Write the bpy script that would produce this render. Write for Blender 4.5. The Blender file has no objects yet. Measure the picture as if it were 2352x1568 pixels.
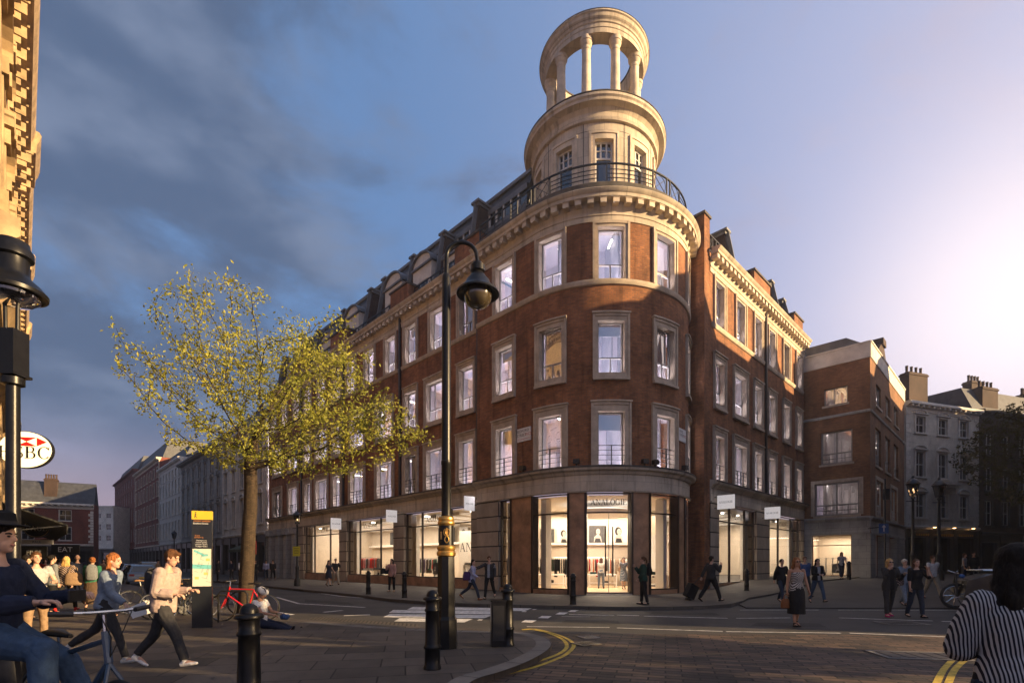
import bpy, bmesh, math, random
import numpy as np
from mathutils import Vector, Matrix, noise as mnoise
R_ = math.radians
SC = bpy.context.scene
COL = SC.collection
# ---------------------------------------------------------------- camera, sky, sun, exposure
EYE = 1.5
cam_d = bpy.data.cameras.new("camera")
cam = bpy.data.objects.new("camera", cam_d); COL.objects.link(cam)
cam.location = (0, 0, EYE); cam.rotation_euler = (R_(90), 0, 0)
cam_d.sensor_width = 36; cam_d.lens = 17.64
cam_d.shift_y = 0.2154
cam_d.clip_start = 0.1; cam_d.clip_end = 3000
SC.camera = cam
SUN_AZ, SUN_EL = 106.0, 13.5          # degrees clockwise from +Y
world = bpy.data.worlds.new("World"); SC.world = world; world.use_nodes = True
def build_world():
    nt = world.node_tree; N = nt.nodes; L = nt.links
    for n in list(N): N.remove(n)
    out = N.new('ShaderNodeOutputWorld'); bg = N.new('ShaderNodeBackground')
    sky = N.new('ShaderNodeTexSky'); sky.sky_type = 'NISHITA'; sky.sun_disc = False
    sky.sun_elevation = R_(SUN_EL); sky.sun_rotation = R_(SUN_AZ)
    sky.air_density = 1.0; sky.dust_density = 1.2; sky.ozone_density = 2.5
    tc = N.new('ShaderNodeTexCoord')
    def math_(op, a, b=None, c=None, clamp=False):
        n = N.new('ShaderNodeMath'); n.operation = op; n.use_clamp = clamp
        for i, x in enumerate((a, b, c)):
            if x is None: continue
            if isinstance(x, (int, float)): n.inputs[i].default_value = x
            else: L.new(x, n.inputs[i])
        return n.outputs[0]
    def mix(f, a, b, mode='MIX'):
        n = N.new('ShaderNodeMix'); n.data_type = 'RGBA'; n.blend_type = mode
        for s, x in ((n.inputs[0], f), (n.inputs[6], a), (n.inputs[7], b)):
            if isinstance(x, (int, float)): s.default_value = x
            elif isinstance(x, tuple): s.default_value = (*x, 1)
            else: L.new(x, s)
        return n.outputs[2]
    def ramp(x, lo, hi):
        n = N.new('ShaderNodeMapRange'); n.interpolation_type = 'SMOOTHSTEP'
        L.new(x, n.inputs[0]); n.inputs[1].default_value = lo; n.inputs[2].default_value = hi
        return n.outputs[0]
    sep = N.new('ShaderNodeSeparateXYZ'); L.new(tc.outputs['Generated'], sep.inputs[0])
    x, y, z = sep.outputs
    # evening blue over the Nishita base, so that the far side from the sun stays deep
    col = mix(0.8, sky.outputs[0], (1.22, 2.3, 4.5))
    right = ramp(x, -0.25, 0.75)
    col = mix(math_('MULTIPLY', right, 0.9), col, (3.5, 3.9, 5.7))
    # warm lilac low band
    low = math_('SUBTRACT', 1.0, ramp(z, 0.07, 0.26))
    col = mix(math_('MULTIPLY', low, 0.8), col, (5.0, 3.5, 4.1))
    # cloud layer
    den = math_('ADD', math_('MAXIMUM', z, 0.0), 0.22)
    cv = N.new('ShaderNodeCombineXYZ')
    L.new(math_('MULTIPLY', x, 1.15), cv.inputs[0]); L.new(math_('MULTIPLY', y, 1.15), cv.inputs[1]); L.new(math_('MULTIPLY', z, 2.3), cv.inputs[2])
    n1 = N.new('ShaderNodeTexNoise'); n1.inputs['Scale'].default_value = 2.1; n1.inputs['Detail'].default_value = 9
    n1.inputs['Roughness'].default_value = 0.64; n1.inputs['Distortion'].default_value = 0.35
    mp = N.new('ShaderNodeMapping'); mp.inputs['Location'].default_value = CLOUD_OFF; mp.inputs['Scale'].default_value = (1.0, 1.0, 1)
    L.new(cv.outputs[0], mp.inputs[0]); L.new(mp.outputs[0], n1.inputs[0])
    leftw = math_('SUBTRACT', 1.0, ramp(x, -0.62, 0.10))
    cl = ramp(math_('ADD', n1.outputs[0], math_('MULTIPLY', leftw, 0.20)), 0.48, 0.69)
    n2 = N.new('ShaderNodeTexNoise'); n2.inputs['Scale'].default_value = 4.5; n2.inputs['Detail'].default_value = 7
    L.new(mp.outputs[0], n2.inputs[0])
    ccol = mix(ramp(n2.outputs[0], 0.40, 0.68), (0.68, 0.96, 1.62), (1.6, 1.95, 2.8))
    ccol = mix(math_('MULTIPLY', low, 0.5), ccol, (2.6, 2.2, 2.8))
    ccol = mix(right, ccol, (3.9, 3.8, 5.1))
    col = mix(math_('MULTIPLY', cl, math_('SUBTRACT', 0.80, math_('MULTIPLY', low, 0.5))), col, ccol)
    # bright veil of cloud lit from behind, low on the right
    def glow(az, el, p, colr, amt, col):
        d = Vector((math.sin(R_(az))*math.cos(R_(el)), math.cos(R_(az))*math.cos(R_(el)), math.sin(R_(el))))
        vm = N.new('ShaderNodeVectorMath'); vm.operation = 'DOT_PRODUCT'
        L.new(tc.outputs['Generated'], vm.inputs[0]); vm.inputs[1].default_value = d
        g = math_('POWER', math_('MAXIMUM', vm.outputs['Value'], 0.0), p)
        return mix(math_('MULTIPLY', g, amt, clamp=True), col, colr)
    col = glow(50, 16, 9, (6.0, 5.5, 7.0), 0.5, col)
    col = glow(47, 20, 55, (9.4, 8.3, 8.8), 0.95, col)
    col = glow(100, 16, 6, (10, 8.3, 7.5), 0.8, col)
    L.new(col, bg.inputs[0]); bg.inputs[1].default_value = 0.05
    L.new(bg.outputs[0], out.inputs[0])
CLOUD_OFF = (7.7, 2.9, 1.1)
build_world()
sun_d = bpy.data.lights.new("sun", 'SUN'); sun = bpy.data.objects.new("sun", sun_d); COL.objects.link(sun)
sun_d.energy = 5.0; sun_d.angle = R_(0.5); sun_d.color = (1.0, 0.70, 0.36)
sv = Vector((math.sin(R_(SUN_AZ))*math.cos(R_(SUN_EL)), math.cos(R_(SUN_AZ))*math.cos(R_(SUN_EL)), math.sin(R_(SUN_EL))))
sun.rotation_euler = sv.to_track_quat('Z', 'Y').to_euler(); sun.location = sv*100
SC.view_settings.view_transform = 'Standard'; SC.view_settings.look = 'None'
SC.view_settings.exposure = 1.4; SC.view_settings.gamma = 1.0
SC.cycles.use_denoising = True
SC.cycles.max_bounces = 6; SC.cycles.transparent_max_bounces = 12; SC.cycles.diffuse_bounces = 3; SC.cycles.glossy_bounces = 3
SC.cycles.caustics_reflective = False; SC.cycles.caustics_refractive = False; SC.cycles.sample_clamp_indirect = 4
# ---------------------------------------------------------------- helpers
FD, CX, HZ = 1152.5, 1176.0, 1290.8    # focal length, centre and horizon of the photograph at 2352 px width
def at(x, y=None, Y=None, z=0.0):
    if Y is None: Y = (EYE - z)*FD/(y - HZ)
    return Vector((Y*(x - CX)/FD, Y, z))
def tag(o, label=None, cat=None, group=None, kind=None):
    if label: o['label'] = label
    if cat: o['category'] = cat
    if group: o['group'] = group
    if kind: o['kind'] = kind
    return o
def thing(name, label, cat, loc=(0, 0, 0), rz=0.0, group=None):
    o = bpy.data.objects.new(name, None); COL.objects.link(o); o.empty_display_size = 0.2
    o.location = loc; o.rotation_euler = (0, 0, rz)
    return tag(o, label, cat, group)
def copy_tree(o, parent=None):
    kids = [c for c in o.children]
    c = o.copy(); COL.objects.link(c)
    if parent is not None: c.parent = parent
    for k in kids: copy_tree(k, c)
    return c
def relabel(o, label, loc=None, rz=None, group=None):
    o['label'] = label
    if loc is not None: o.location = loc
    if rz is not None: o.rotation_euler = (0, 0, rz)
    if group: o['group'] = group
    return o
SPLIT = {'stone_pier': 0.3, 'roof_railing': 0.35, 'wall_cap': 0.3, 'raking_wall': 0.3, 'gold_ring': 0.1, 'rain_pipe': 0.3, 'quoins': 0.6, 'stone_base': 0.05, 'coping': 0.06, 'parapet': 0.04, 'bracket_course': 0.8, 'copper_pier': 0.03, 'pier_edge': 0.05,
         'display_column': 0.1, 'ceiling_strip': 0.3, 'office_light': 0.2, 'added_wash_light': 0.3, 'moulding': 0.5, 'string_course': 0.3, 'stone_pilaster': 0.1, 'tower_joint': 0.3, 'sill_capping': 0.2, 'roof_fascia': 0.12, 'picture_lamp': 0.3, 'lamp_bulb': 0.2, 'gable': 0.5, 'awning_arm': 0.2, 'parapet_band': 0.2}
class MB:
    def __init__(s): s.v = []; s.f = []; s.uv = []; s.mi = []; s.cur = 0
    def face(s, pts, uv=None):
        b = len(s.v); s.v.extend([tuple(p) for p in pts]); s.f.append(tuple(range(b, b+len(pts)))); s.uv.append(uv); s.mi.append(s.cur)
    def idx(s, base, f): s.f.append(tuple(base+i for i in f)); s.uv.append(None); s.mi.append(s.cur)
    def hexa(s, p):   # 8 points: bottom 0-3 ccw, top 4-7
        b = len(s.v); s.v.extend([tuple(q) for q in p])
        for f in ((3, 2, 1, 0), (4, 5, 6, 7), (0, 1, 5, 4), (1, 2, 6, 5), (2, 3, 7, 6), (3, 0, 4, 7)): s.idx(b, f)
    def box(s, c, size, rz=0.0, rot=None):
        x, y, z = size[0]/2, size[1]/2, size[2]/2
        m = rot if rot is not None else Matrix.Rotation(rz, 3, 'Z')
        c = Vector(c)
        s.hexa([c + m @ Vector(q) for q in ((-x,-y,-z),(x,-y,-z),(x,y,-z),(-x,y,-z),(-x,-y,z),(x,-y,z),(x,y,z),(-x,y,z))])
    def bar(s, p, q, w, h=None):
        p, q = Vector(p), Vector(q); d = q-p
        if d.length < 1e-6: return
        m = d.to_track_quat('Z', 'X').to_matrix()
        s.box((p+q)/2, (w, h or w, d.length), rot=m)
    def tube(s, pts, rad, n=8, cap=True, flat=1.0, up=None):
        pts = [Vector(p) for p in pts]
        if not isinstance(rad, (list, tuple)): rad = [rad]*len(pts)
        b = len(s.v); m = len(pts); prev = None
        for i, p in enumerate(pts):
            t = (pts[min(i+1, m-1)] - pts[max(i-1, 0)])
            t = t.normalized() if t.length > 1e-9 else Vector((0, 0, 1))
            if prev is None:
                ref = Vector(up) if up is not None else (Vector((0, 0, 1)) if abs(t.z) < 0.9 else Vector((1, 0, 0)))
                u = t.cross(ref).normalized()
            else:
                u = (prev - t*prev.dot(t)); u = u.normalized() if u.length > 1e-6 else t.orthogonal().normalized()
            w = t.cross(u); prev = u
            r = rad[i]; ru, rw = (r if isinstance(r, tuple) else (r, r*flat))
            for k in range(n):
                an = 2*math.pi*k/n
                s.v.append(tuple(p + u*(ru*math.cos(an)) + w*(rw*math.sin(an))))
        for i in range(m-1):
            for k in range(n):
                k2 = (k+1) % n
                s.idx(b, (i*n+k, i*n+k2, (i+1)*n+k2, (i+1)*n+k))
        if cap:
            s.idx(b, tuple(range(n-1, -1, -1))); s.idx(b, tuple((m-1)*n+k for k in range(n)))
    def lathe(s, prof, c=(0, 0, 0), n=20, a0=0.0, a1=None, axis=None):
        full = a1 is None; a1 = a0+2*math.pi if full else a1
        b = len(s.v); m = len(prof); cols = n if full else n+1
        for k in range(cols):
            an = a0 + (a1-a0)*k/n; ca, sa = math.cos(an), math.sin(an)
            for r, z in prof:
                q = Vector((r*ca, r*sa, z))
                if axis is not None: q = axis @ q
                s.v.append((c[0]+q.x, c[1]+q.y, c[2]+q.z))
        for k in range(n):
            k2 = (k+1) % cols
            for i in range(m-1): s.idx(b, (k*m+i, k2*m+i, k2*m+i+1, k*m+i+1))
    def ell(s, c, r, n=14, m=9, rot=None):
        b = len(s.v); c = Vector(c)
        for i in range(m+1):
            th = math.pi*i/m
            for k in range(n):
                an = 2*math.pi*k/n
                q = Vector((r[0]*math.sin(th)*math.cos(an), r[1]*math.sin(th)*math.sin(an), -r[2]*math.cos(th)))
                if rot is not None: q = rot @ q
                s.v.append(tuple(c+q))
        for i in range(m):
            for k in range(n):
                k2 = (k+1) % n
                s.idx(b, (i*n+k, i*n+k2, (i+1)*n+k2, (i+1)*n+k))
    def prism(s, poly, o, ex, ey, ez, depth):
        """polygon (u,v) in plane (ex,ey) at o extruded along ez by depth"""
        o, ex, ey, ez = Vector(o), Vector(ex), Vector(ey), Vector(ez)
        A = [o+ex*u+ey*v for u, v in poly]; B = [p+ez*depth for p in A]
        s.face(A[::-1]); s.face(B)
        for i in range(len(A)):
            j = (i+1) % len(A); s.face([A[i], A[j], B[j], B[i]])
    def clusters(s, tol):
        """faces grouped into pieces that stand more than tol apart"""
        par = list(range(len(s.f))); cell = {}
        def find(i):
            while par[i] != i: par[i] = par[par[i]]; i = par[i]
            return i
        for i, f in enumerate(s.f):
            P = [np.array(s.v[k]) for k in f]; n = len(P)
            for k in range(n):
                a, b = P[k], P[(k+1) % n]; m = max(1, int(np.linalg.norm(b-a)/tol)+1)
                for j in range(m):
                    q = a+(b-a)*(j/m); c = tuple(np.floor(q/tol).astype(int)); fr = q/tol-np.floor(q/tol)
                    for dx in ((0, 1) if fr[0] > 0.5 else (0, -1)):
                        for dy in ((0, 1) if fr[1] > 0.5 else (0, -1)):
                            for dz in ((0, 1) if fr[2] > 0.5 else (0, -1)):
                                e = (c[0]+dx, c[1]+dy, c[2]+dz)
                                if e in cell: par[find(i)] = find(cell[e])
                                else: cell[e] = i
        g = {}
        for i in range(len(s.f)): g.setdefault(find(i), []).append(i)
        return list(g.values())
    def build(s, name, mat, parent=None, off=(0, 0, 0), smooth=True, ang=40, merge=True, split=None):
        if split is None and parent is not None: split = SPLIT.get(name)
        if split:
            first = None
            for fs in s.clusters(split):
                m = MB()
                for i in fs:
                    m.face([s.v[k] for k in s.f[i]], s.uv[i])
                o = m.build(name, mat, parent, off, smooth, ang, merge, split=0); first = first or o
            return first
        me = bpy.data.meshes.new(name)
        off = Vector(off)
        me.from_pydata([(p[0]-off.x, p[1]-off.y, p[2]-off.z) for p in s.v], [], s.f)
        uvl = me.uv_layers.new(name="uv"); data = np.zeros((len(me.loops), 2), dtype=np.float32)
        V = np.array(s.v, dtype=np.float64).reshape(-1, 3)
        li = 0
        for f, uv in zip(s.f, s.uv):
            n = len(f)
            if uv is not None: data[li:li+n] = uv
            else:
                P = V[list(f)]
                nr = np.cross(P[1]-P[0], P[2]-P[0]) if n < 4 else np.cross(P[2]-P[0], P[3]-P[1])
                ln = np.linalg.norm(nr); nr = nr/ln if ln > 0 else np.array((0, 0, 1.0))
                if abs(nr[2]) > 0.75: data[li:li+n] = P[:, :2]
                else:
                    h = math.hypot(nr[0], nr[1]); t = np.array((-nr[1]/h, nr[0]/h))
                    data[li:li+n, 0] = P[:, :2] @ t; data[li:li+n, 1] = P[:, 2]
            li += n
        uvl.data.foreach_set("uv", data.ravel())
        mats = mat if isinstance(mat, (list, tuple)) else [mat]
        for m in mats: me.materials.append(m)
        if len(mats) > 1: me.polygons.foreach_set("material_index", s.mi)
        if merge or smooth:
            bm = bmesh.new(); bm.from_mesh(me)
            if merge: bmesh.ops.remove_doubles(bm, verts=bm.verts, dist=1e-4)
            if smooth:
                for f in bm.faces: f.smooth = True
                for e in bm.edges:
                    if len(e.link_faces) == 2:
                        if e.calc_face_angle(0) > R_(ang): e.smooth = False
                    else: e.smooth = False
            bm.to_mesh(me); bm.free()
        me.update()
        o = bpy.data.objects.new(name, me); COL.objects.link(o)
        if parent is not None: o.parent = parent
        return o
def srgb(r, g, b):
    f = lambda c: (c/255/12.92 if c <= 10 else ((c/255+0.055)/1.055)**2.4)
    return (f(r), f(g), f(b))
# ---------------------------------------------------------------- materials
M = {}
def nodes_of(name):
    m = bpy.data.materials.new(name); m.use_nodes = True; nt = m.node_tree
    p = nt.nodes['Principled BSDF']
    return m, nt.nodes, nt.links, p
def mat(name, col, rough=0.6, metal=0.0, var=0.25, scale=3.0, bump=0.0, spec=0.5, emit=None, es=0.0, alpha=None, col2=None, coat=0.0):
    m, N, L, p = nodes_of(name)
    p.inputs['Roughness'].default_value = rough; p.inputs['Metallic'].default_value = metal
    p.inputs['Specular IOR Level'].default_value = spec
    if coat: p.inputs['Coat Weight'].default_value = coat; p.inputs['Coat Roughness'].default_value = 0.08
    tc = N.new('ShaderNodeTexCoord'); nz = N.new('ShaderNodeTexNoise'); nz.inputs['Scale'].default_value = scale
    nz.inputs['Detail'].default_value = 6; nz.inputs['Roughness'].default_value = 0.65
    L.new(tc.outputs['Object'], nz.inputs['Vector'])
    mx = N.new('ShaderNodeMix'); mx.data_type = 'RGBA'
    a = tuple(c*(1-var) for c in col); b = col2 or tuple(min(1, c*(1+var)) for c in col)
    mr = N.new('ShaderNodeMapRange'); mr.inputs[1].default_value = 0.32; mr.inputs[2].default_value = 0.68
    L.new(nz.outputs[0], mr.inputs[0]); L.new(mr.outputs[0], mx.inputs[0])
    mx.inputs[6].default_value = (*a, 1); mx.inputs[7].default_value = (*b, 1)
    L.new(mx.outputs[2], p.inputs['Base Color'])
    if bump:
        bp = N.new('ShaderNodeBump'); bp.inputs['Strength'].default_value = bump; bp.inputs['Distance'].default_value = 0.02
        L.new(nz.outputs[0], bp.inputs['Height']); L.new(bp.outputs[0], p.inputs['Normal'])
    if emit: p.inputs['Emission Color'].default_value = (*emit, 1); p.inputs['Emission Strength'].default_value = es
    M[name] = m; return m
def brickmat(name, c1, c2, mort, bw=0.225, rh=0.075, ms=0.010, rough=0.85, bump=0.5, var=0.5, nscale=0.55, off=0.5, streak=0.0, spec=0.3, fine=0.0):
    m, N, L, p = nodes_of(name)
    tc = N.new('ShaderNodeTexCoord'); b = N.new('ShaderNodeTexBrick')
    L.new(tc.outputs['UV'], b.inputs['Vector'])
    b.inputs['Scale'].default_value = 1.0; b.inputs['Brick Width'].default_value = bw; b.inputs['Row Height'].default_value = rh
    b.inputs['Mortar Size'].default_value = ms; b.inputs['Mortar Smooth'].default_value = 0.2; b.offset = off
    b.inputs['Color1'].default_value = (*c1, 1); b.inputs['Color2'].default_value = (*c2, 1); b.inputs['Mortar'].default_value = (*mort, 1)
    b.inputs['Bias'].default_value = 0.0
    nz = N.new('ShaderNodeTexNoise'); nz.inputs['Scale'].default_value = nscale; nz.inputs['Detail'].default_value = 8; nz.inputs['Roughness'].default_value = 0.68
    mpn = N.new('ShaderNodeMapping'); mpn.inputs['Scale'].default_value = (1.0, 0.55, 1.0); L.new(tc.outputs['UV'], mpn.inputs[0])
    L.new(mpn.outputs[0], nz.inputs['Vector'])
    if streak:      # soot and rain runs down the wall
        ns = N.new('ShaderNodeTexNoise'); ns.inputs['Scale'].default_value = 1.0; ns.inputs['Detail'].default_value = 7
        ms_ = N.new('ShaderNodeMapping'); ms_.inputs['Scale'].default_value = (3.2, 0.22, 1.0); L.new(tc.outputs['UV'], ms_.inputs[0]); L.new(ms_.outputs[0], ns.inputs['Vector'])
    mr = N.new('ShaderNodeMapRange'); mr.inputs[1].default_value = 0.3; mr.inputs[2].default_value = 0.7
    mr.inputs[3].default_value = 1-var; mr.inputs[4].default_value = 1+var*0.6
    L.new(nz.outputs[0], mr.inputs[0])
    mx = N.new('ShaderNodeMix'); mx.data_type = 'RGBA'; mx.blend_type = 'MULTIPLY'; mx.inputs[0].default_value = 1
    L.new(b.outputs['Color'], mx.inputs[6]); L.new(mr.outputs[0], mx.inputs[7]); last = mx.outputs[2]
    if streak:
        m2 = N.new('ShaderNodeMapRange'); m2.inputs[1].default_value = 0.52; m2.inputs[2].default_value = 0.72; m2.inputs[3].default_value = 1.0; m2.inputs[4].default_value = 1-streak; L.new(ns.outputs[0], m2.inputs[0])
        m3 = N.new('ShaderNodeMix'); m3.data_type = 'RGBA'; m3.blend_type = 'MULTIPLY'; m3.inputs[0].default_value = 1; L.new(last, m3.inputs[6]); L.new(m2.outputs[0], m3.inputs[7]); last = m3.outputs[2]
    L.new(last, p.inputs['Base Color'])
    p.inputs['Roughness'].default_value = rough; p.inputs['Specular IOR Level'].default_value = spec
    h = b.outputs['Fac']
    bp = N.new('ShaderNodeBump'); bp.inputs['Strength'].default_value = bump; bp.inputs['Distance'].default_value = 0.012; bp.invert = True
    L.new(h, bp.inputs['Height']); L.new(bp.outputs[0], p.inputs['Normal'])
    if fine:
        n3 = N.new('ShaderNodeTexNoise'); n3.inputs['Scale'].default_value = 45; L.new(tc.outputs['UV'], n3.inputs['Vector'])
        bp2 = N.new('ShaderNodeBump'); bp2.inputs['Strength'].default_value = fine; bp2.inputs['Distance'].default_value = 0.01
        L.new(n3.outputs[0], bp2.inputs['Height']); L.new(bp.outputs[0], bp2.inputs['Normal']); L.new(bp2.outputs[0], p.inputs['Normal'])
    M[name] = m; return m
def glassmat(name, refl=0.3, tint=(1, 1, 1), rough=0.02):
    """pane: clear part + mirror part, more mirror at a slant"""
    m = bpy.data.materials.new(name); m.use_nodes = True; N = m.node_tree.nodes; L = m.node_tree.links
    for n in list(N): N.remove(n)
    o = N.new('ShaderNodeOutputMaterial'); t = N.new('ShaderNodeBsdfTransparent'); g = N.new('ShaderNodeBsdfGlossy')
    t.inputs[0].default_value = (*tint, 1); g.inputs['Roughness'].default_value = rough
    g.inputs[0].default_value = (0.92, 0.92, 0.95, 1)
    lw = N.new('ShaderNodeFresnel'); lw.inputs[0].default_value = 1.45
    # large faint waves of float glass
    nz = N.new('ShaderNodeTexNoise'); nz.inputs['Scale'].default_value = 0.9
    tc = N.new('ShaderNodeTexCoord'); L.new(tc.outputs['Object'], nz.inputs['Vector'])
    bp = N.new('ShaderNodeBump'); bp.inputs['Strength'].default_value = 0.06; bp.inputs['Distance'].default_value = 0.05
    L.new(nz.outputs[0], bp.inputs['Height']); L.new(bp.outputs[0], g.inputs['Normal'])
    ad = N.new('ShaderNodeMath'); ad.operation = 'MULTIPLY_ADD'; ad.use_clamp = True
    L.new(lw.outputs[0], ad.inputs[0]); ad.inputs[1].default_value = 1-refl; ad.inputs[2].default_value = refl
    mx = N.new('ShaderNodeMixShader'); L.new(ad.outputs[0], mx.inputs[0]); L.new(t.outputs[0], mx.inputs[1]); L.new(g.outputs[0], mx.inputs[2])
    L.new(mx.outputs[0], o.inputs[0]); M[name] = m; return m
def emitmat(name, col, s):
    m = bpy.data.materials.new(name); m.use_nodes = True; N = m.node_tree.nodes; L = m.node_tree.links
    for n in list(N): N.remove(n)
    o = N.new('ShaderNodeOutputMaterial'); e = N.new('ShaderNodeEmission'); e.inputs[0].default_value = (*col, 1); e.inputs[1].default_value = s
    L.new(e.outputs[0], o.inputs[0]); M[name] = m; return m
def woodmat(name, c1, c2, rough=0.35, plank=0.14):
    m = brickmat(name, c1, c2, tuple(c*0.55 for c in c1), bw=1.6, rh=plank, ms=0.004, rough=rough, bump=0.1, var=0.25, nscale=2.0, spec=0.5)
    return m
brickmat('brick', (0.37, 0.148, 0.058), (0.225, 0.088, 0.039), (0.20, 0.115, 0.075), bw=0.25, rh=0.088, var=0.6, ms=0.013, nscale=0.8, streak=0.45)
brickmat('brick_brown', (0.33, 0.15, 0.064), (0.22, 0.10, 0.046), (0.20, 0.13, 0.085), bw=0.25, rh=0.088, var=0.5, ms=0.012)
brickmat('brick_red', (0.25, 0.055, 0.030), (0.18, 0.040, 0.024), (0.20, 0.12, 0.09), var=0.45)
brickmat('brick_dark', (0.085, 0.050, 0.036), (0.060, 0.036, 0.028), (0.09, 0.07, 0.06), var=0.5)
brickmat('stone', (0.60, 0.51, 0.40), (0.52, 0.44, 0.345), (0.30, 0.25, 0.20), bw=1.1, rh=0.9, ms=0.008, var=0.35, nscale=0.8, bump=0.35, streak=0.4)
brickmat('stone_base', (0.46, 0.37, 0.275), (0.37, 0.30, 0.225), (0.05, 0.04, 0.032), bw=40, rh=0.78, ms=0.035, var=0.35, nscale=0.9, bump=1.0)
brickmat('stone_gold', (0.36, 0.25, 0.135), (0.29, 0.20, 0.11), (0.28, 0.2, 0.12), bw=1.2, rh=0.5, ms=0.012, var=0.55, nscale=0.9, bump=0.6)
brickmat('stucco', (0.68, 0.63, 0.54), (0.62, 0.57, 0.49), (0.36, 0.33, 0.29), bw=1.2, rh=0.6, ms=0.006, var=0.4, nscale=0.6, bump=0.2)
brickmat('stucco_grey', (0.42, 0.40, 0.37), (0.35, 0.335, 0.315), (0.20, 0.195, 0.19), bw=1.0, rh=0.45, ms=0.012, var=0.4, nscale=0.7, bump=0.5)
mat('stone_trim', (0.56, 0.47, 0.365), 0.8, var=0.28, scale=1.6, bump=0.15)
mat('stone_frame', (0.46, 0.375, 0.285), 0.8, var=0.25, scale=1.8, bump=0.12)
mat('stone_dark', (0.085, 0.075, 0.065), 0.85, var=0.4, scale=2.5, bump=0.2)
mat('gold_trim', (0.37, 0.255, 0.135), 0.8, var=0.4, scale=2.0, bump=0.3)
mat('white_stucco', (0.62, 0.58, 0.52), 0.8, var=0.18, scale=1.3)
mat('slate', (0.055, 0.058, 0.066), 0.55, var=0.4, scale=2.2, bump=0.2)
mat('lead', (0.13, 0.135, 0.145), 0.5, var=0.3, scale=1.5)
mat('tile_roof', (0.20, 0.085, 0.045), 0.8, var=0.4, scale=3.0, bump=0.3)
mat('iron', (0.012, 0.012, 0.013), 0.38, var=0.3, scale=8, spec=0.5)
mat('black_paint', (0.006, 0.006, 0.007), 0.34, var=0.4, scale=14, spec=0.30, bump=0.06)
mat('gold_paint', (0.62, 0.36, 0.10), 0.32, metal=0.85, var=0.25, scale=9)
mat('frame_metal', (0.34, 0.32, 0.30), 0.45, var=0.15, scale=4)
mat('frame_white', (0.62, 0.60, 0.57), 0.5, var=0.12, scale=4)
mat('frame_dark', (0.035, 0.03, 0.028), 0.4, var=0.2, scale=5)
mat('copper', (0.36, 0.19, 0.10), 0.45, metal=0.0, var=0.45, scale=1.4, spec=0.5)
mat('copper_edge', (0.030, 0.016, 0.011), 0.4, metal=0.3, var=0.3, scale=3)
mat('plaster', (0.80, 0.76, 0.70), 0.8, var=0.05, scale=1)
mat('plaster_warm', (0.66, 0.57, 0.46), 0.8, var=0.06, scale=1)
mat('office_wall', (0.66, 0.61, 0.68), 0.8, var=0.08, scale=0.7)
mat('blind', (0.66, 0.62, 0.66), 0.7, var=0.06, scale=1.0)
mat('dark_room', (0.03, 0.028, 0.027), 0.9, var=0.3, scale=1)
mat('white_sign', (0.74, 0.72, 0.69), 0.5, var=0.04, scale=2)
mat('ink', (0.010, 0.010, 0.011), 0.5, var=0.1)
mat('ink_red', (0.45, 0.03, 0.025), 0.5, var=0.1)
mat('kerb', (0.17, 0.155, 0.14), 0.8, var=0.3, scale=2.5, bump=0.3)
mat('road_white', (0.62, 0.60, 0.56), 0.7, var=0.45, scale=7)
mat('road_yellow', (0.52, 0.36, 0.04), 0.7, var=0.45, scale=9)
woodmat('shop_floor', (0.62, 0.46, 0.29), (0.54, 0.39, 0.24))
glassmat('pane_upper', 0.38)
glassmat('pane_shop', 0.035)
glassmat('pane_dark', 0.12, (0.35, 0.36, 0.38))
emitmat('lamp_strip', (1.0, 0.90, 0.78), 6.0)
emitmat('lamp_warm', (1.0, 0.55, 0.22), 5.0)
mat('sign_lit', (0.76, 0.74, 0.72), 0.5, var=0.03, scale=2, emit=(1.0, 0.93, 0.90), es=0.16)
# ---------------------------------------------------------------- facades: (a along, d outward, z up) -> world
class Flat:
    seg = None
    def __init__(s, o, t, n): s.o = Vector((o[0], o[1], 0)); s.t = Vector((t[0], t[1], 0)); s.n = Vector((n[0], n[1], 0))
    def P(s, a, d, z): return s.o + s.t*a + s.n*d + Vector((0, 0, z))
    def breaks(s, a0, a1): return [a0, a1]
CC = Vector((4.55, 28.0, 0)); RD = 5.0
EL = Vector((-0.6997, 0.7145, 0)); ER = Vector((0.7145, 0.6997, 0))
NL = Vector((-0.7145, -0.6997, 0)); NR = Vector((0.6997, -0.7145, 0))
TH0 = -R_(45.6)
class Drum:
    """a = arc length from the front; to the left of TH0 it runs on straight along EL"""
    def __init__(s, r=RD, straight=True): s.r = r; s.st = straight; s.a0 = r*TH0
    def P(s, a, d, z):
        if s.st and a < s.a0:
            q = CC + NL*(s.r+d) + EL*(s.a0-a)
        else:
            th = a/s.r
            q = CC + Vector((math.sin(th), -math.cos(th), 0))*(s.r+d)
        return Vector((q.x, q.y, z))
    def breaks(s, a0, a1):
        b = [a0, a1]; step = s.r*R_(4)
        lo = max(a0, s.a0) if s.st else a0
        if s.st and a0 < s.a0 < a1: b.append(s.a0)
        k = math.ceil(lo/step)
        while k*step < a1:
            if k*step > lo+1e-3: b.append(k*step)
            k += 1
        return sorted(set(b))
def solve_a(F, xD, lo, hi, d=0.0):
    f = lambda a: (lambda p: p.x/p.y - (xD-CX)/FD)(F.P(a, d, 0))
    flo = f(lo)
    for _ in range(50):
        m = (lo+hi)/2
        if (f(m) > 0) == (flo > 0): lo = m
        else: hi = m
    return (lo+hi)/2
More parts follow.
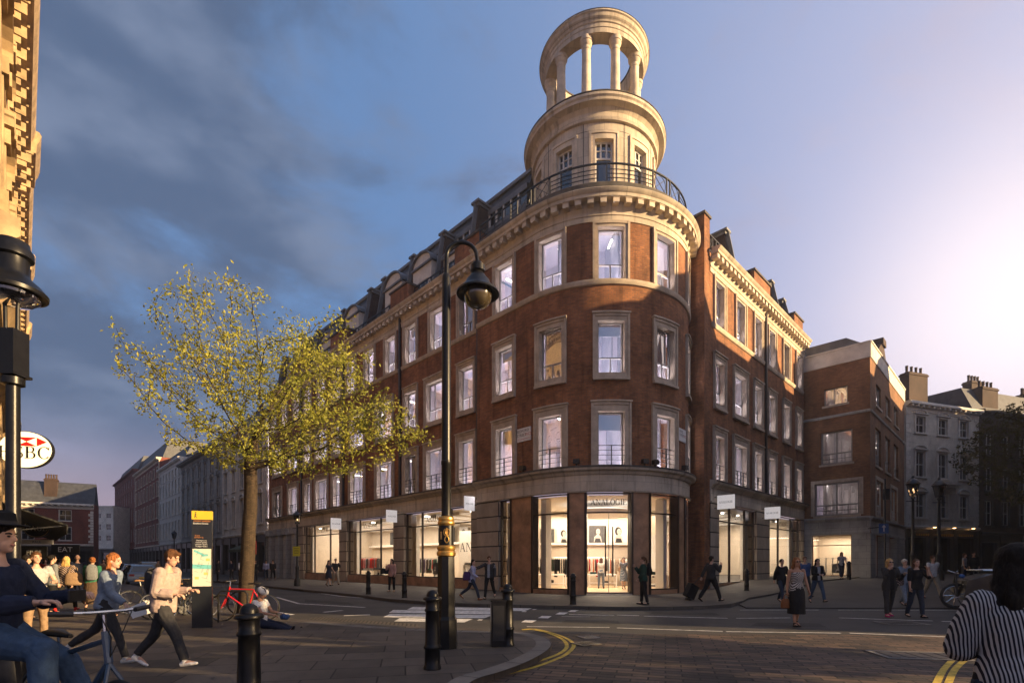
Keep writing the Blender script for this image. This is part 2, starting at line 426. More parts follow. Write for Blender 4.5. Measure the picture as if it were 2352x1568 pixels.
def fbox(mb, F, a0, a1, d0, d1, z0, z1):
    b = F.breaks(a0, a1)
    for i in range(len(b)-1):
        p, q = b[i], b[i+1]
        c = lambda a, d, z: F.P(a, d, z)
        mb.face([c(p,d1,z0), c(q,d1,z0), c(q,d1,z1), c(p,d1,z1)], [(p,z0),(q,z0),(q,z1),(p,z1)])
        mb.face([c(q,d0,z0), c(p,d0,z0), c(p,d0,z1), c(q,d0,z1)], [(q,z0),(p,z0),(p,z1),(q,z1)])
        mb.face([c(p,d1,z1), c(q,d1,z1), c(q,d0,z1), c(p,d0,z1)], [(p,d1),(q,d1),(q,d0),(p,d0)])
        mb.face([c(p,d0,z0), c(q,d0,z0), c(q,d1,z0), c(p,d1,z0)], [(p,d0),(q,d0),(q,d1),(p,d1)])
    for a, s in ((a0, 1), (a1, -1)):
        pts = [F.P(a,d0,z0), F.P(a,d1,z0), F.P(a,d1,z1), F.P(a,d0,z1)]; uv = [(d0,z0),(d1,z0),(d1,z1),(d0,z1)]
        if s < 0: pts.reverse(); uv.reverse()
        mb.face(pts, uv)
def fprof(mb, F, a0, a1, prof, cap=True):
    """profile of (d,z) from bottom to top, swept along a"""
    b = F.breaks(a0, a1); L = [0]
    for i in range(1, len(prof)): L.append(L[-1]+math.hypot(prof[i][0]-prof[i-1][0], prof[i][1]-prof[i-1][1]))
    for i in range(len(b)-1):
        p, q = b[i], b[i+1]
        for k in range(len(prof)-1):
            (d0, z0), (d1, z1) = prof[k], prof[k+1]
            mb.face([F.P(p,d0,z0), F.P(q,d0,z0), F.P(q,d1,z1), F.P(p,d1,z1)], [(p,prof[0][1]+L[k]),(q,prof[0][1]+L[k]),(q,prof[0][1]+L[k+1]),(p,prof[0][1]+L[k+1])])
    if cap and len(prof) > 3:
        for a, s in ((a0, 1), (a1, -1)):
            pts = [F.P(a, d, z) for d, z in prof]
            mb.face(pts if s > 0 else pts[::-1])
def fwall(mb, F, a0, a1, z0, z1, opens, depth=0.3, d=0.0):
    A = set([a0, a1]); Z = set([z0, z1])
    for (p, q, r, s) in opens:
        A.update((max(a0, p), min(a1, q))); Z.update((max(z0, r), min(z1, s)))
    A = sorted(A); full = []
    for i in range(len(A)-1): full += F.breaks(A[i], A[i+1])[:-1]
    full.append(A[-1]); Z = sorted(Z)
    for i in range(len(full)-1):
        p, q = full[i], full[i+1]; m = (p+q)/2
        for k in range(len(Z)-1):
            r, s = Z[k], Z[k+1]; n = (r+s)/2
            if any(o[0] < m < o[1] and o[2] < n < o[3] for o in opens): continue
            mb.face([F.P(p,d,r), F.P(q,d,r), F.P(q,d,s), F.P(p,d,s)], [(p,r),(q,r),(q,s),(p,s)])
    for (p, q, r, s) in opens:
        bb = F.breaks(p, q); e = d-depth
        for i in range(len(bb)-1):
            u, v = bb[i], bb[i+1]
            mb.face([F.P(u,d,r), F.P(v,d,r), F.P(v,e,r), F.P(u,e,r)][::-1], [(u,r),(v,r),(v,r-depth),(u,r-depth)][::-1])
            mb.face([F.P(u,d,s), F.P(v,d,s), F.P(v,e,s), F.P(u,e,s)], [(u,s),(v,s),(v,s+depth),(u,s+depth)])
        mb.face([F.P(p,d,r), F.P(p,d,s), F.P(p,e,s), F.P(p,e,r)][::-1], [(p,r),(p,s),(p-depth,s),(p-depth,r)][::-1])
        mb.face([F.P(q,d,r), F.P(q,d,s), F.P(q,e,s), F.P(q,e,r)], [(q,r),(q,s),(q+depth,s),(q+depth,r)])
def fpane(F, a0, a1, z0, z1, d, name, material, parent, off):
    mb = MB(); b = F.breaks(a0, a1)
    for i in range(len(b)-1):
        mb.face([F.P(b[i],d,z0), F.P(b[i+1],d,z0), F.P(b[i+1],d,z1), F.P(b[i],d,z1)])
    return mb.build(name, material, parent, off)
def frame_bars(mb, F, a0, a1, z0, z1, d0, d1, w, vs=(), hs=(), partial=()):
    fbox(mb, F, a0, a0+w, d0, d1, z0, z1); fbox(mb, F, a1-w, a1, d0, d1, z0, z1)
    fbox(mb, F, a0+w, a1-w, d0, d1, z0, z0+w); fbox(mb, F, a0+w, a1-w, d0, d1, z1-w, z1)
    for h in hs: fbox(mb, F, a0+w, a1-w, d0+0.004, d1-0.004, h-w/2, h+w/2)
    for v in vs: fbox(mb, F, v-w/2, v+w/2, d0+0.008, d1-0.008, z0+w, z1-w)
    for v, lo, hi in partial: fbox(mb, F, v-w/2, v+w/2, d0+0.008, d1-0.008, lo, hi)
def railing(mb, F, a0, a1, d, z0, z1, nv=2, bars=4, t=0.022):
    for k in range(bars):
        z = z0+0.05+(z1-z0-0.07)*k/(bars-1); tt = t*1.5 if k == bars-1 else t
        fbox(mb, F, a0, a1, d-tt/2, d+tt/2, z-tt/2, z+tt/2)
    for i in range(nv+1):
        a = a0+(a1-a0)*i/nv
        fbox(mb, F, a-t, a+t, d-t*1.2, d+t*1.2, z0, z1)
# ---------------------------------------------------------------- ground, roads, pavements
def gz(x, y):
    t = x*0.7145 + y*0.6997 - 22.85
    a = min(1, max(0, (t-0.5)/12.0)); b = min(1, max(0, (y-17.5)/9.0))
    return 0.46*a*a*(3-2*a)*b
ROADZ = -0.12
def groundmat(name, base, var, scale, rough, bump=0.3, speck=0.0):
    m, N, L, p = nodes_of(name)
    tc = N.new('ShaderNodeTexCoord')
    n1 = N.new('ShaderNodeTexNoise'); n1.inputs['Scale'].default_value = scale; n1.inputs['Detail'].default_value = 8; n1.inputs['Roughness'].default_value = 0.6
    n2 = N.new('ShaderNodeTexNoise'); n2.inputs['Scale'].default_value = 60; n2.inputs['Detail'].default_value = 3
    L.new(tc.outputs['Object'], n1.inputs[0]); L.new(tc.outputs['Object'], n2.inputs[0])
    mr = N.new('ShaderNodeMapRange'); mr.inputs[1].default_value = 0.3; mr.inputs[2].default_value = 0.7; mr.inputs[3].default_value = 1-var; mr.inputs[4].default_value = 1+var
    L.new(n1.outputs[0], mr.inputs[0])
    m2 = N.new('ShaderNodeMapRange'); m2.inputs[3].default_value = 1-speck; m2.inputs[4].default_value = 1+speck; m2.inputs[1].default_value = 0.3; m2.inputs[2].default_value = 0.7
    L.new(n2.outputs[0], m2.inputs[0])
    mu = N.new('ShaderNodeMath'); mu.operation = 'MULTIPLY'; L.new(mr.outputs[0], mu.inputs[0]); L.new(m2.outputs[0], mu.inputs[1])
    mx = N.new('ShaderNodeMix'); mx.data_type = 'RGBA'; mx.blend_type = 'MULTIPLY'; mx.inputs[0].default_value = 1
    mx.inputs[6].default_value = (*base, 1); L.new(mu.outputs[0], mx.inputs[7]); L.new(mx.outputs[2], p.inputs['Base Color'])
    p.inputs['Roughness'].default_value = rough; p.inputs['Specular IOR Level'].default_value = 0.35
    bp = N.new('ShaderNodeBump'); bp.inputs['Strength'].default_value = bump; bp.inputs['Distance'].default_value = 0.01
    L.new(n2.outputs[0], bp.inputs['Height']); L.new(bp.outputs[0], p.inputs['Normal'])
    M[name] = m
groundmat('asphalt', (0.050, 0.046, 0.043), 0.35, 0.6, 0.75, 0.5, 0.35)
groundmat('asphalt_old', (0.055, 0.050, 0.046), 0.30, 0.5, 0.8, 0.4, 0.25)
brickmat('flagstones', (0.125, 0.102, 0.082), (0.066, 0.056, 0.048), (0.022, 0.019, 0.017), bw=0.95, rh=0.62, ms=0.012, rough=0.72, bump=0.5, var=0.5, nscale=0.6, off=0.37, fine=0.2)
brickmat('flagstones_far', (0.10, 0.086, 0.073), (0.075, 0.066, 0.057), (0.025, 0.022, 0.02), bw=0.9, rh=0.6, ms=0.012, rough=0.75, bump=0.4, var=0.4, nscale=0.5, off=0.4)
brickmat('setts', (0.150, 0.098, 0.068), (0.044, 0.036, 0.032), (0.012, 0.010, 0.009), bw=0.46, rh=0.17, ms=0.013, rough=0.7, bump=0.9, var=0.55, nscale=0.9, fine=0.3)
brickmat('tactile', (0.15, 0.125, 0.10), (0.12, 0.10, 0.082), (0.03, 0.026, 0.022), bw=0.10, rh=0.10, ms=0.022, rough=0.8, bump=1.0, var=0.3, off=0.0)
def sheet(name, poly, mat_, z=0.0, zf=None, skirt=0.0, kind='structure', rot=0.0, sub=None, thick=None):
    """flat polygon; zf gives its height, skirt adds a kerb face down"""
    bm = bmesh.new()
    vs = [bm.verts.new((p[0], p[1], 0)) for p in poly]; f = bm.faces.new(vs)
    bm.normal_update()
    if f.normal.z < 0: f.normal_flip()
    bmesh.ops.triangulate(bm, faces=bm.faces[:])
    if sub:
        for _ in range(8):
            ed = [e for e in bm.edges if e.calc_length() > sub]
            if not ed: break
            bmesh.ops.subdivide_edges(bm, edges=ed, cuts=1); bmesh.ops.triangulate(bm, faces=bm.faces[:])
    for v in bm.verts: v.co.z = z + (zf(v.co.x, v.co.y) if zf else 0)
    if skirt:
        be = [e for e in bm.edges if len(e.link_faces) == 1]
        r = bmesh.ops.extrude_edge_only(bm, edges=be)
        for g in r['geom']:
            if isinstance(g, bmesh.types.BMVert): g.co.z -= skirt
    bmesh.ops.recalc_face_normals(bm, faces=bm.faces[:])
    uvl = bm.loops.layers.uv.new("uv"); ca, sa = math.cos(rot), math.sin(rot)
    for f in bm.faces:
        up = abs(f.normal.z) > 0.5
        if up and f.normal.z < 0: f.normal_flip()
        for l in f.loops:
            c = l.vert.co
            l[uvl].uv = (c.x*ca+c.y*sa, -c.x*sa+c.y*ca) if up else (c.x+c.y, c.z)
    me = bpy.data.meshes.new(name); bm.to_mesh(me); bm.free(); me.materials.append(mat_)
    o = bpy.data.objects.new(name, me); COL.objects.link(o)
    if kind: o['kind'] = kind
    return o
sheet('ground', [(-1500,-200),(1500,-200),(1500,2500),(-1500,2500)], M['asphalt'], z=ROADZ)
def ppx(x, y, z=0.0): p = at(x, y, z=z); return (p.x, p.y)
near = [(-30, -20), (-0.7, -20), (-0.63, 6.2), ppx(1110,1550), ppx(1190,1523), ppx(1240,1502), ppx(1264,1486), ppx(1268,1475), ppx(1258,1463), ppx(1238,1454), ppx(1205,1448),
        ppx(1120,1444), ppx(1000,1441), ppx(860,1434), ppx(690,1422), ppx(640,1413), (-7.6, 15.4), (-7.6-0.6997*130, 15.4+0.7145*130), (-115, 90), (-40, 10)]
def inside_near(x, y):
    c = False; j = len(near)-1
    for i in range(len(near)):
        (xi, yi), (xj, yj) = near[i][:2], near[j][:2]
        if (yi > y) != (yj > y) and x < (xj-xi)*(y-yi)/(yj-yi)+xi: c = not c
        j = i
    return c
sheet('pavement_near', near, M['flagstones'], z=0.0, skirt=0.14, rot=R_(12))
# granite kerb band along the near edge
def band(name, pts, w, mat_, z, kind='structure', closed=False):
    mb = MB(); n = len(pts); L = []; Rr = []
    for i in range(n):
        p = Vector((*pts[i][:2], 0)); t = Vector((*pts[min(i+1, n-1)][:2], 0)) - Vector((*pts[max(i-1, 0)][:2], 0)); t.normalize()
        nn = Vector((-t.y, t.x, 0)); L.append(p+nn*w/2); Rr.append(p-nn*w/2)
    u = 0
    for i in range(n-1):
        d = (L[i+1]-L[i]).length
        zz = lambda q: z if not callable(z) else z(q.x, q.y)
        q = [Rr[i], Rr[i+1], L[i+1], L[i]]
        mb.face([(k.x, k.y, zz(k)) for k in q], [(u, 0), (u+d, 0), (u+d, w), (u, w)]); u += d
    o = mb.build(name, mat_, None, smooth=False)
    if kind: o['kind'] = kind
    return o
def smooth_path(pts, k=6):
    out = []; n = len(pts); P = [Vector((*p[:2], 0)) for p in pts]
    for i in range(n-1):
        a, b, c, d = P[max(i-1,0)], P[i], P[i+1], P[min(i+2,n-1)]
        for j in range(k):
            t = j/k
            out.append(0.5*((2*b)+(c-a)*t+(2*a-5*b+4*c-d)*t*t+(3*b-a-3*c+d)*t**3))
    out.append(P[-1]); return out
brickmat('kerb_stone', (0.20, 0.18, 0.155), (0.17, 0.15, 0.13), (0.03, 0.027, 0.024), bw=1.1, rh=4, ms=0.012, rough=0.8, bump=0.5, var=0.4, nscale=1.2)
kp = smooth_path([(-0.80, 5.0), ppx(1060,1563), ppx(1135,1538), ppx(1190,1518), ppx(1228,1499), ppx(1246,1485), ppx(1248,1475), ppx(1238,1465), ppx(1215,1457), ppx(1180,1452), ppx(1100,1450), ppx(990,1447), ppx(860,1440), ppx(700,1428)])
band('kerb', kp, 0.28, M['kerb_stone'], 0.004)
far = [(-7.3-0.6997*140, 23.4+0.7145*140), (-7.3, 23.4), (-5.0, 20.6), (-3.0, 19.0), (-0.97, 18.0), (2.05, 17.3), (3.6, 16.95), (5.2, 16.95), (6.6, 17.3), (7.9, 18.1), (9.0, 19.6), (10.1, 21.4), (13.5, 24.9), (26, 37.0), (30, 42), (20, 50), (4, 34), (-80, 125)]
sheet('pavement_far', far, M['flagstones_far'], z=0.0, zf=gz, skirt=0.16, rot=R_(45), sub=2.0)
square = [(8.2, 17.55), (20, 17.3), (70, 17.0), (90, 60), (60, 75), (30, 60), (14, 32), (9.5, 21.0), (8.6, 19.0)]
sheet('square_paving', square, M['asphalt_old'], z=-0.075, zf=gz, skirt=0.06, rot=R_(45), sub=2.5)
sheet('setts_paving', [(-0.62, -10), (40, -10), (40, 11.0), (9.5, 11.15), (1.0, 11.35), (0.2, 11.32), (-2.0, 11.2)], M['setts'], z=ROADZ+0.006, rot=R_(-17))
sheet('tactile_paving', [ppx(958,1439), ppx(855,1432), ppx(700,1421.5), ppx(735,1417), ppx(870,1427), ppx(965,1434)], M['tactile'], z=0.009, rot=R_(10))
# painted markings
LZ = ROADZ+0.010
def rp(x, y): p = at(x, y, z=LZ); return Vector((p.x, p.y, 0))
def mark(name, quads, m, label=None, z=LZ):
    mb = MB()
    for q in quads: mb.face([(p.x, p.y, z) for p in q])
    o = mb.build(name, m, None, smooth=False); o['kind'] = 'structure'; return o
def strip(x0, y0, x1, y1, w):
    a, b = rp(x0, y0), rp(x1, y1); t = (b-a).normalized(); n = Vector((-t.y, t.x, 0))*w/2
    return [a-n, b-n, b+n, a+n]
mark('road_marking', [strip(1417,1411.5,1468,1413,0.10), strip(1479,1414,1671,1419,0.10), strip(1691,1419,1815,1418,0.08), strip(1927,1418,2143,1425,0.10), strip(2163,1426,2330,1430,0.10),
     strip(1417,1441,1660,1449,0.09), strip(1668,1449.5,1931,1453,0.09), strip(1951,1453,2240,1464,0.09), strip(1700,1400,1880,1400,0.08), strip(1925,1400,2200,1400.5,0.08),
     strip(1307,1410,1411,1412.6,0.10), strip(1290,1415,1356,1415.5,0.06), strip(1210,1438,1400,1440,0.07),
     strip(634,1370.5,687,1385.6,0.12), strip(687,1385.6,838,1394,0.14), strip(683,1354,780,1368,0.12), strip(780,1368,890,1377,0.12), strip(744,1405,786,1401,0.18), strip(636,1405,672,1411,0.15),
     strip(790,1413,850,1411,0.15)], M['road_white'])
mark('crossing_stripes', [[rp(935,1399), rp(1205,1402.5), rp(1222,1396), rp(948,1393)], [rp(893,1406.5), rp(1130,1410), rp(1142,1402.5), rp(903,1399.8)],
     [rp(880,1416.5), rp(1112,1419), rp(1132,1411.5), rp(895,1409)], [rp(905,1426), rp(1066,1428.5), rp(1086,1420.5), rp(918,1418.5)],
     [rp(1197,1428), rp(1222,1429), rp(1233,1423.5), rp(1207,1422.5)], [rp(1235,1418.5), rp(1259,1419), rp(1267,1414), rp(1245,1413.5)], [rp(1275,1410), rp(1295,1410.5), rp(1305,1406), rp(1285,1405.5)],
     [rp(1304,1404), rp(1320,1404.2), rp(1330,1400.5), rp(1313,1400.3)], [rp(1333,1398.6), rp(1344,1398.8), rp(1354,1395.8), rp(1340,1395.6)],
     [rp(1096,1424), rp(1106,1424), rp(1110,1421.5), rp(1100,1421.5)], [rp(1198,1404.5), rp(1208,1404.5), rp(1210,1402.8), rp(1200,1402.8)], [rp(1222,1399.5), rp(1230,1399.5), rp(1233,1398), rp(1225,1398)]], M['road_white'])
yo = smooth_path([rp(1199,1444.5), rp(1228,1443.5), rp(1268,1452.5), rp(1303,1466), rp(1318,1481), rp(1301,1501), rp(1268,1516.5), rp(1224,1532), rp(1158,1548.5), rp(1076,1568.5), rp(1040,1580)])
yi = smooth_path([rp(1199,1445.5), rp(1224,1445), rp(1259,1452.7), rp(1290,1466), rp(1302,1481.3), rp(1290,1496.8), rp(1246,1514.4), rp(1180,1532), rp(1114,1549.5), rp(1045,1568.5), rp(1010,1580)])
for p in (yo, yi): band('yellow_line', p, 0.075, M['road_yellow'], LZ)
for p in ([rp(2140,1600), rp(2151,1568), rp(2173,1530), rp(2211,1497), rp(2260,1480)], [rp(2165,1600), rp(2178,1568), rp(2197,1532), rp(2235,1504), rp(2290,1488)]):
    band('yellow_line', smooth_path(p), 0.085, M['road_yellow'], LZ)
fk = [Vector((9.2, 19.0, 0)), Vector((10.4, 21.2, 0)), Vector((13.6, 24.5, 0)), Vector((20, 30.6, 0))]
band('yellow_line', [p for p in smooth_path([rp(1700,1381), rp(1718,1377.5), rp(1727,1374), rp(1722,1370)])], 0.10, M['road_yellow'], lambda x, y: gz(x, y)-0.066)
# manholes
def cover(name, label, c, sx, sy, rz, z, slots=6):
    t = thing(name, label, 'manhole cover', (c[0], c[1], z), rz)
    mb = MB(); mb.box((0,0,0.004), (sx, sy, 0.008))
    for i in range(slots):
        x = -sx/2+sx*(i+0.5)/slots
        mb.box((x, 0, 0.011), (sx/slots*0.55, sy*0.86, 0.006))
    mb.build('cover_plate', M['iron_road'], t)
    fr = MB()
    for sgn in (-1, 1):
        fr.box((sgn*(sx/2+0.04), 0, 0.006), (0.08, sy+0.16, 0.014)); fr.box((0, sgn*(sy/2+0.04), 0.006), (sx, 0.08, 0.013))
    fr.build('cover_frame', M['kerb'], t)
mat('iron_road', (0.045, 0.038, 0.033), 0.5, metal=0.3, var=0.4, scale=5, bump=0.3)
p = rp(2108,1505); cover('manhole_cover', 'long paved-over manhole panel set in the brick setts', (p.x, p.y), 1.15, 0.62, R_(-10), LZ, 5)
p = rp(2070,1431); cover('manhole_cover', 'ribbed iron manhole cover in the road below the blonde walker', (p.x, p.y), 0.9, 0.55, R_(-4), LZ, 8)
p = rp(1352,1463); cover('manhole_cover', 'small pale inspection cover by the yellow line bend', (p.x, p.y), 0.22, 0.22, R_(20), LZ, 2)

# repaired patches, drain and chewing gum spots
groundmat('asphalt_patch', (0.030, 0.028, 0.027), 0.3, 1.2, 0.8, 0.5, 0.3)
for i, q in enumerate((((1500, 1404), (1640, 1406), (1655, 1412), (1490, 1409.5)), ((1740, 1428), (1880, 1430), (1900, 1439), (1725, 1436)), ((700, 1375), (800, 1382), (815, 1388), (700, 1381)), ((1300, 1422), (1420, 1424), (1425, 1432), (1290, 1429)))):
    sheet('road_patch', [rp(*p).xy for p in q], M['asphalt_patch'], z=ROADZ+0.004)
mb = MB(); rg = random.Random(12)
for i in range(260):
    x, y = rg.uniform(-9, 0.2), rg.uniform(5.2, 13); r = rg.uniform(0.012, 0.028)
    if not inside_near(x, y): continue
    mb.face([(x+r*math.cos(k*1.047)*rg.uniform(.7, 1.2), y+r*math.sin(k*1.047)*rg.uniform(.7, 1.2), 0.0035) for k in range(6)])
mat('gum', (0.05, 0.045, 0.042), 0.8, var=0.4)
o = mb.build('gum_spots', M['gum'], None, smooth=False, merge=False); o['kind'] = 'stuff'; o['label'] = 'small dark chewing gum spots on the near pavement'
t = thing('drain_grate', 'iron drain grate in the gutter by the yellow lines', 'drain', (rp(1345, 1478).x, rp(1345, 1478).y, LZ), R_(30))
mb = MB()
for i in range(7): mb.box((-0.18+0.06*i, 0, 0.006), (0.032, 0.30, 0.012))
mb.build('bars', M['iron_road'], t); mb = MB()
for s in (-1, 1): mb.box((s*0.215, 0, 0.007), (0.04, 0.40, 0.014)); mb.box((0, s*0.175, 0.007), (0.39, 0.05, 0.013))
mb.build('frame', M['iron_road'], t)
# ---------------------------------------------------------------- serif lettering (polygons) and block text
def serif_glyphs():
    T, t, H = 0.17, 0.065, 1.0   # thick, thin, cap height
    def vs(x, w=T): return [[(x,0),(x+w,0),(x+w,H),(x,H)]]
    def sf(x0, x1, y): return [[(x0,y),(x1,y),(x1,y+0.05),(x0,y+0.05)]]
    def diag(x0, x1, w, y0=0, y1=H): return [[(x0,y0),(x0+w,y0),(x1+w,y1),(x1,y1)]]
    def arc(cx, cy, rx, ry, a0, a1, thick, thin, n=14):
        out = []
        for i in range(n):
            p, q = R_(a0+(a1-a0)*i/n), R_(a0+(a1-a0)*(i+1)/n)
            w = lambda a: thin+(thick-thin)*abs(math.cos(a))**1.3
            o = lambda a: (cx+rx*math.cos(a), cy+ry*math.sin(a))
            k = lambda a: (cx+(rx-w(a))*math.cos(a), cy+(ry-w(a)*0.75)*math.sin(a))
            out.append([o(p), o(q), k(q), k(p)])
        return out
    G = {}
    G['A'] = (diag(0.08,0.40,t)+[[(0.74,0),(0.92,0),(0.52,H),(0.38,H)]]+[[(0.20,0.32),(0.70,0.32),(0.70,0.38),(0.20,0.38)]]+sf(0,0.24,0)+sf(0.64,1.0,0), 1.0)
    G['N'] = (vs(0.10,t)+[[(0.10,H),(0.28,H),(0.92,0),(0.80,0)]]+vs(0.86,t)+sf(0,0.27,0)+sf(0,0.2,H-0.05)+sf(0.74,1.02,H-0.05), 1.04)
    G['L'] = (vs(0.10)+sf(0,0.37,H-0.05)+sf(0,0.75,0)+[[(0.66,0.05),(0.75,0.05),(0.78,0.28),(0.74,0.28)]], 0.82)
    G['O'] = (arc(0.50,0.5,0.48,0.52,0,360,T,t,28), 1.0)
    G['G'] = (arc(0.50,0.5,0.48,0.52,40,330,T,t,22)+vs(0.76,0.15)[:0]+[[(0.74,0.05),(0.89,0.10),(0.89,0.44),(0.74,0.44)]]+sf(0.62,1.0,0.42), 1.04)
    G['I'] = (vs(0.10)+sf(0,0.37,0)+sf(0,0.37,H-0.05), 0.40)
    G['E'] = (vs(0.10)+sf(0,0.78,0)+sf(0,0.74,H-0.05)+sf(0.2,0.58,0.49)+[[(0.70,0.05),(0.78,0.05),(0.81,0.28),(0.77,0.28)],[(0.67,0.78),(0.71,0.78),(0.74,0.95),(0.67,0.95)],[(0.54,0.38),(0.58,0.38),(0.58,0.65),(0.54,0.65)]], 0.84)
    G['H'] = (vs(0.10)+vs(0.70)+sf(0,0.37,0)+sf(0,0.37,H-0.05)+sf(0.6,0.97,0)+sf(0.6,0.97,H-0.05)+sf(0.25,0.72,0.49), 1.02)
    G['S'] = (arc(0.36,0.74,0.30,0.28,30,270,0.12,0.09,14)+arc(0.36,0.26,0.33,0.28,-150,90,0.12,0.09,14)+[[(0.58,0.74),(0.63,0.74),(0.63,1.0),(0.59,1.0)],[(0.04,0.0),(0.08,0.0),(0.10,0.28),(0.05,0.28)]], 0.74)
    G['B'] = (vs(0.10)+sf(0,0.4,0)+sf(0,0.4,H-0.05)+sf(0.2,0.45,0.51)+arc(0.42,0.75,0.30,0.26,-90,90,0.15,t,10)+arc(0.44,0.27,0.36,0.28,-90,90,0.16,t,10), 0.86)
    G['C'] = (arc(0.50,0.5,0.48,0.52,42,318,T,t,22)+[[(0.80,0.72),(0.85,0.72),(0.87,1.0),(0.83,1.0)]], 0.96)
    G['P'] = (vs(0.10)+sf(0,0.37,0)+sf(0,0.4,H-0.05)+sf(0.2,0.45,0.42)+arc(0.42,0.72,0.34,0.29,-90,90,0.16,t,10), 0.80)
    G['U'] = (vs(0.10)[:0]+[[(0.10,0.3),(0.27,0.3),(0.27,H),(0.10,H)],[(0.78,0.3),(0.845,0.3),(0.845,H),(0.78,H)]]+arc(0.475,0.32,0.37,0.33,180,360,0.13,t,12)+sf(0,0.37,H-0.05)+sf(0.68,0.95,H-0.05), 0.98)
    return G
SERIF = serif_glyphs()
def serif_text(mb, text, o, ex, ey, h, gap=0.06, centre=True, xs=1.0):
    W = sum(SERIF[c][1]+gap for c in text)-gap
    x = -W/2 if centre else 0.0
    o, ex, ey = Vector(o), Vector(ex), Vector(ey); nz = ex.cross(ey)
    k = 0
    for c in text:
        polys, w = SERIF[c]
        for pl in polys:
            pts = [o+ex*((x+u)*h*xs)+ey*(v*h)+nz*(0.0006*(k % 3)) for u, v in pl]
            a = sum(pl[i][0]*pl[(i+1) % len(pl)][1]-pl[(i+1) % len(pl)][0]*pl[i][1] for i in range(len(pl)))
            mb.face(pts if a > 0 else pts[::-1]); k += 1
        x += w+gap
    return W*h
_tc = {}
def text_polys(text):
    if text not in _tc:
        cu = bpy.data.curves.new('t', 'FONT'); cu.body = text; cu.size = 1.0; cu.resolution_u = 3
        ob = bpy.data.objects.new('t', cu); COL.objects.link(ob); bpy.context.view_layer.update()
        me = bpy.data.meshes.new_from_object(ob.evaluated_get(bpy.context.evaluated_depsgraph_get()))
        _tc[text] = ([tuple(v.co) for v in me.vertices], [tuple(p.vertices) for p in me.polygons])
        bpy.data.objects.remove(ob); bpy.data.curves.remove(cu); bpy.data.meshes.remove(me)
    return _tc[text]
def block_text(mb, text, o, ex, ey, h, centre=True, wmax=None, bold=0):
    V, F = text_polys(text)
    if not V: return
    xs = [v[0] for v in V]; w = max(xs)-min(xs); s = h/0.72
    sx = s if wmax is None else min(s, wmax/w)
    o, ex, ey = Vector(o), Vector(ex), Vector(ey); x0 = min(xs)+(w/2 if centre else 0)
    b = len(mb.v); mb.v.extend([tuple(o+ex*((v[0]-x0)*sx)+ey*(v[1]*s)) for v in V])
    for f in F: mb.idx(b, f)
# ---------------------------------------------------------------- the corner building
MAIN = Drum()
A0 = CC + NL*RD                       # where the drum meets the straight left facade
SB = 0.30                             # set-back of the wings
LW = Flat(A0 - NL*SB, EL, NL)         # a = distance along the left street (mirrored: a grows to the left)
A1 = CC + NR*RD
RW = Flat(A1, ER, NR)
class Mirror:
    """the left wing with a growing to the right, so that faces look outwards"""
    def __init__(s, F): s.F = F
    def P(s, a, d, z): return s.F.P(-a, d, z)
    def breaks(s, a0, a1): return [a0, a1]
LWm = Mirror(LW)
sD = lambda x: solve_a(LW, x, 0.0, 80.0)
cb = thing('corner_building', 'red brick corner building with a rounded end and a stone rotunda on its roof', 'building', CC)
OB = CC
mat('wall_join', (0.2, 0.1, 0.05))
ZS, ZF, ZT, ZFR, ZC = 5.86, 4.72, 14.40, 17.12, 17.72     # sill course, shop head, third floor sill, frieze, cornice
END_L, BAY = 37.2, 8.2
W1, W2, W3 = (5.92, 8.42), (10.18, 12.56), (14.48, 16.86)
FIN = [4.1 + BAY*k for k in range(5)]
a_step = MAIN.a0 - 4.1
a_hide = RD*R_(100)
main_c = [MAIN.a0-1.95, -2.90, 0.0, 2.90, 5.80]
HW = 0.61
opens = []
for c in main_c:
    for (z0, z1) in (W1, W2, W3): opens.append((c-HW, c+HW, z0, z1))
wb = MB(); fwall(wb, MAIN, a_step, a_hide, ZS, ZFR, opens, 0.34)
def win_list(off):
    r = []
    for k in range(4):
        b = 4.1+BAY*k; alt = k % 2 == 1
        r += [(b+1.3, HW, W3), (b+4.15, HW, W3), (b+7.0, HW, W3)]
        if not alt: r += [(b+1.3, HW, w) for w in (W1, W2)]+[(b+4.15, 1.05, w) for w in (W1, W2)]+[(b+7.0, HW, w) for w in (W1, W2)]
        else: r += [(b+2.1, 0.98, w) for w in (W1, W2)]+[(b+6.1, 0.98, w) for w in (W1, W2)]
    return r
lw = win_list(0)
lop = [(-c-h, -c+h, z[0], z[1]) for c, h, z in lw]
fwall(wb, LWm, -END_L, -4.1, ZS, ZFR, lop, 0.34)
# return of the step
p = [MAIN.P(a_step,0,ZS), MAIN.P(a_step,-SB,ZS), MAIN.P(a_step,-SB,ZFR), MAIN.P(a_step,0,ZFR)]
wb.face(p)
RT0, RT1 = 3.6, 20.0
def rlist():
    r = []
    for k in range(2):
        b = RT0+BAY*k
        for z in (W1, W2, W3):
            r += [(b+1.2, 0.56, z), (b+4.1, 0.60 if z is W3 or k else 0.86, z), (b+6.9, 0.56, z)]
    return r
rw = rlist()
rop = [(c-h, c+h, z[0], z[1]) for c, h, z in rw]
fwall(wb, RW, RT0, RT1, ZS, ZFR, rop, 0.34)
# brick end wall of the right wing, and the raised brick pier above it
fbox(wb, RW, RT0-0.65, RT0, -5.0, 0.0, 4.72, 19.9); fbox(wb, RW, RT0-0.65, RT0, -1.3, 0.0, 0.0, 4.72)
wall = wb.build('brick_wall', M['brick'], cb, OB)
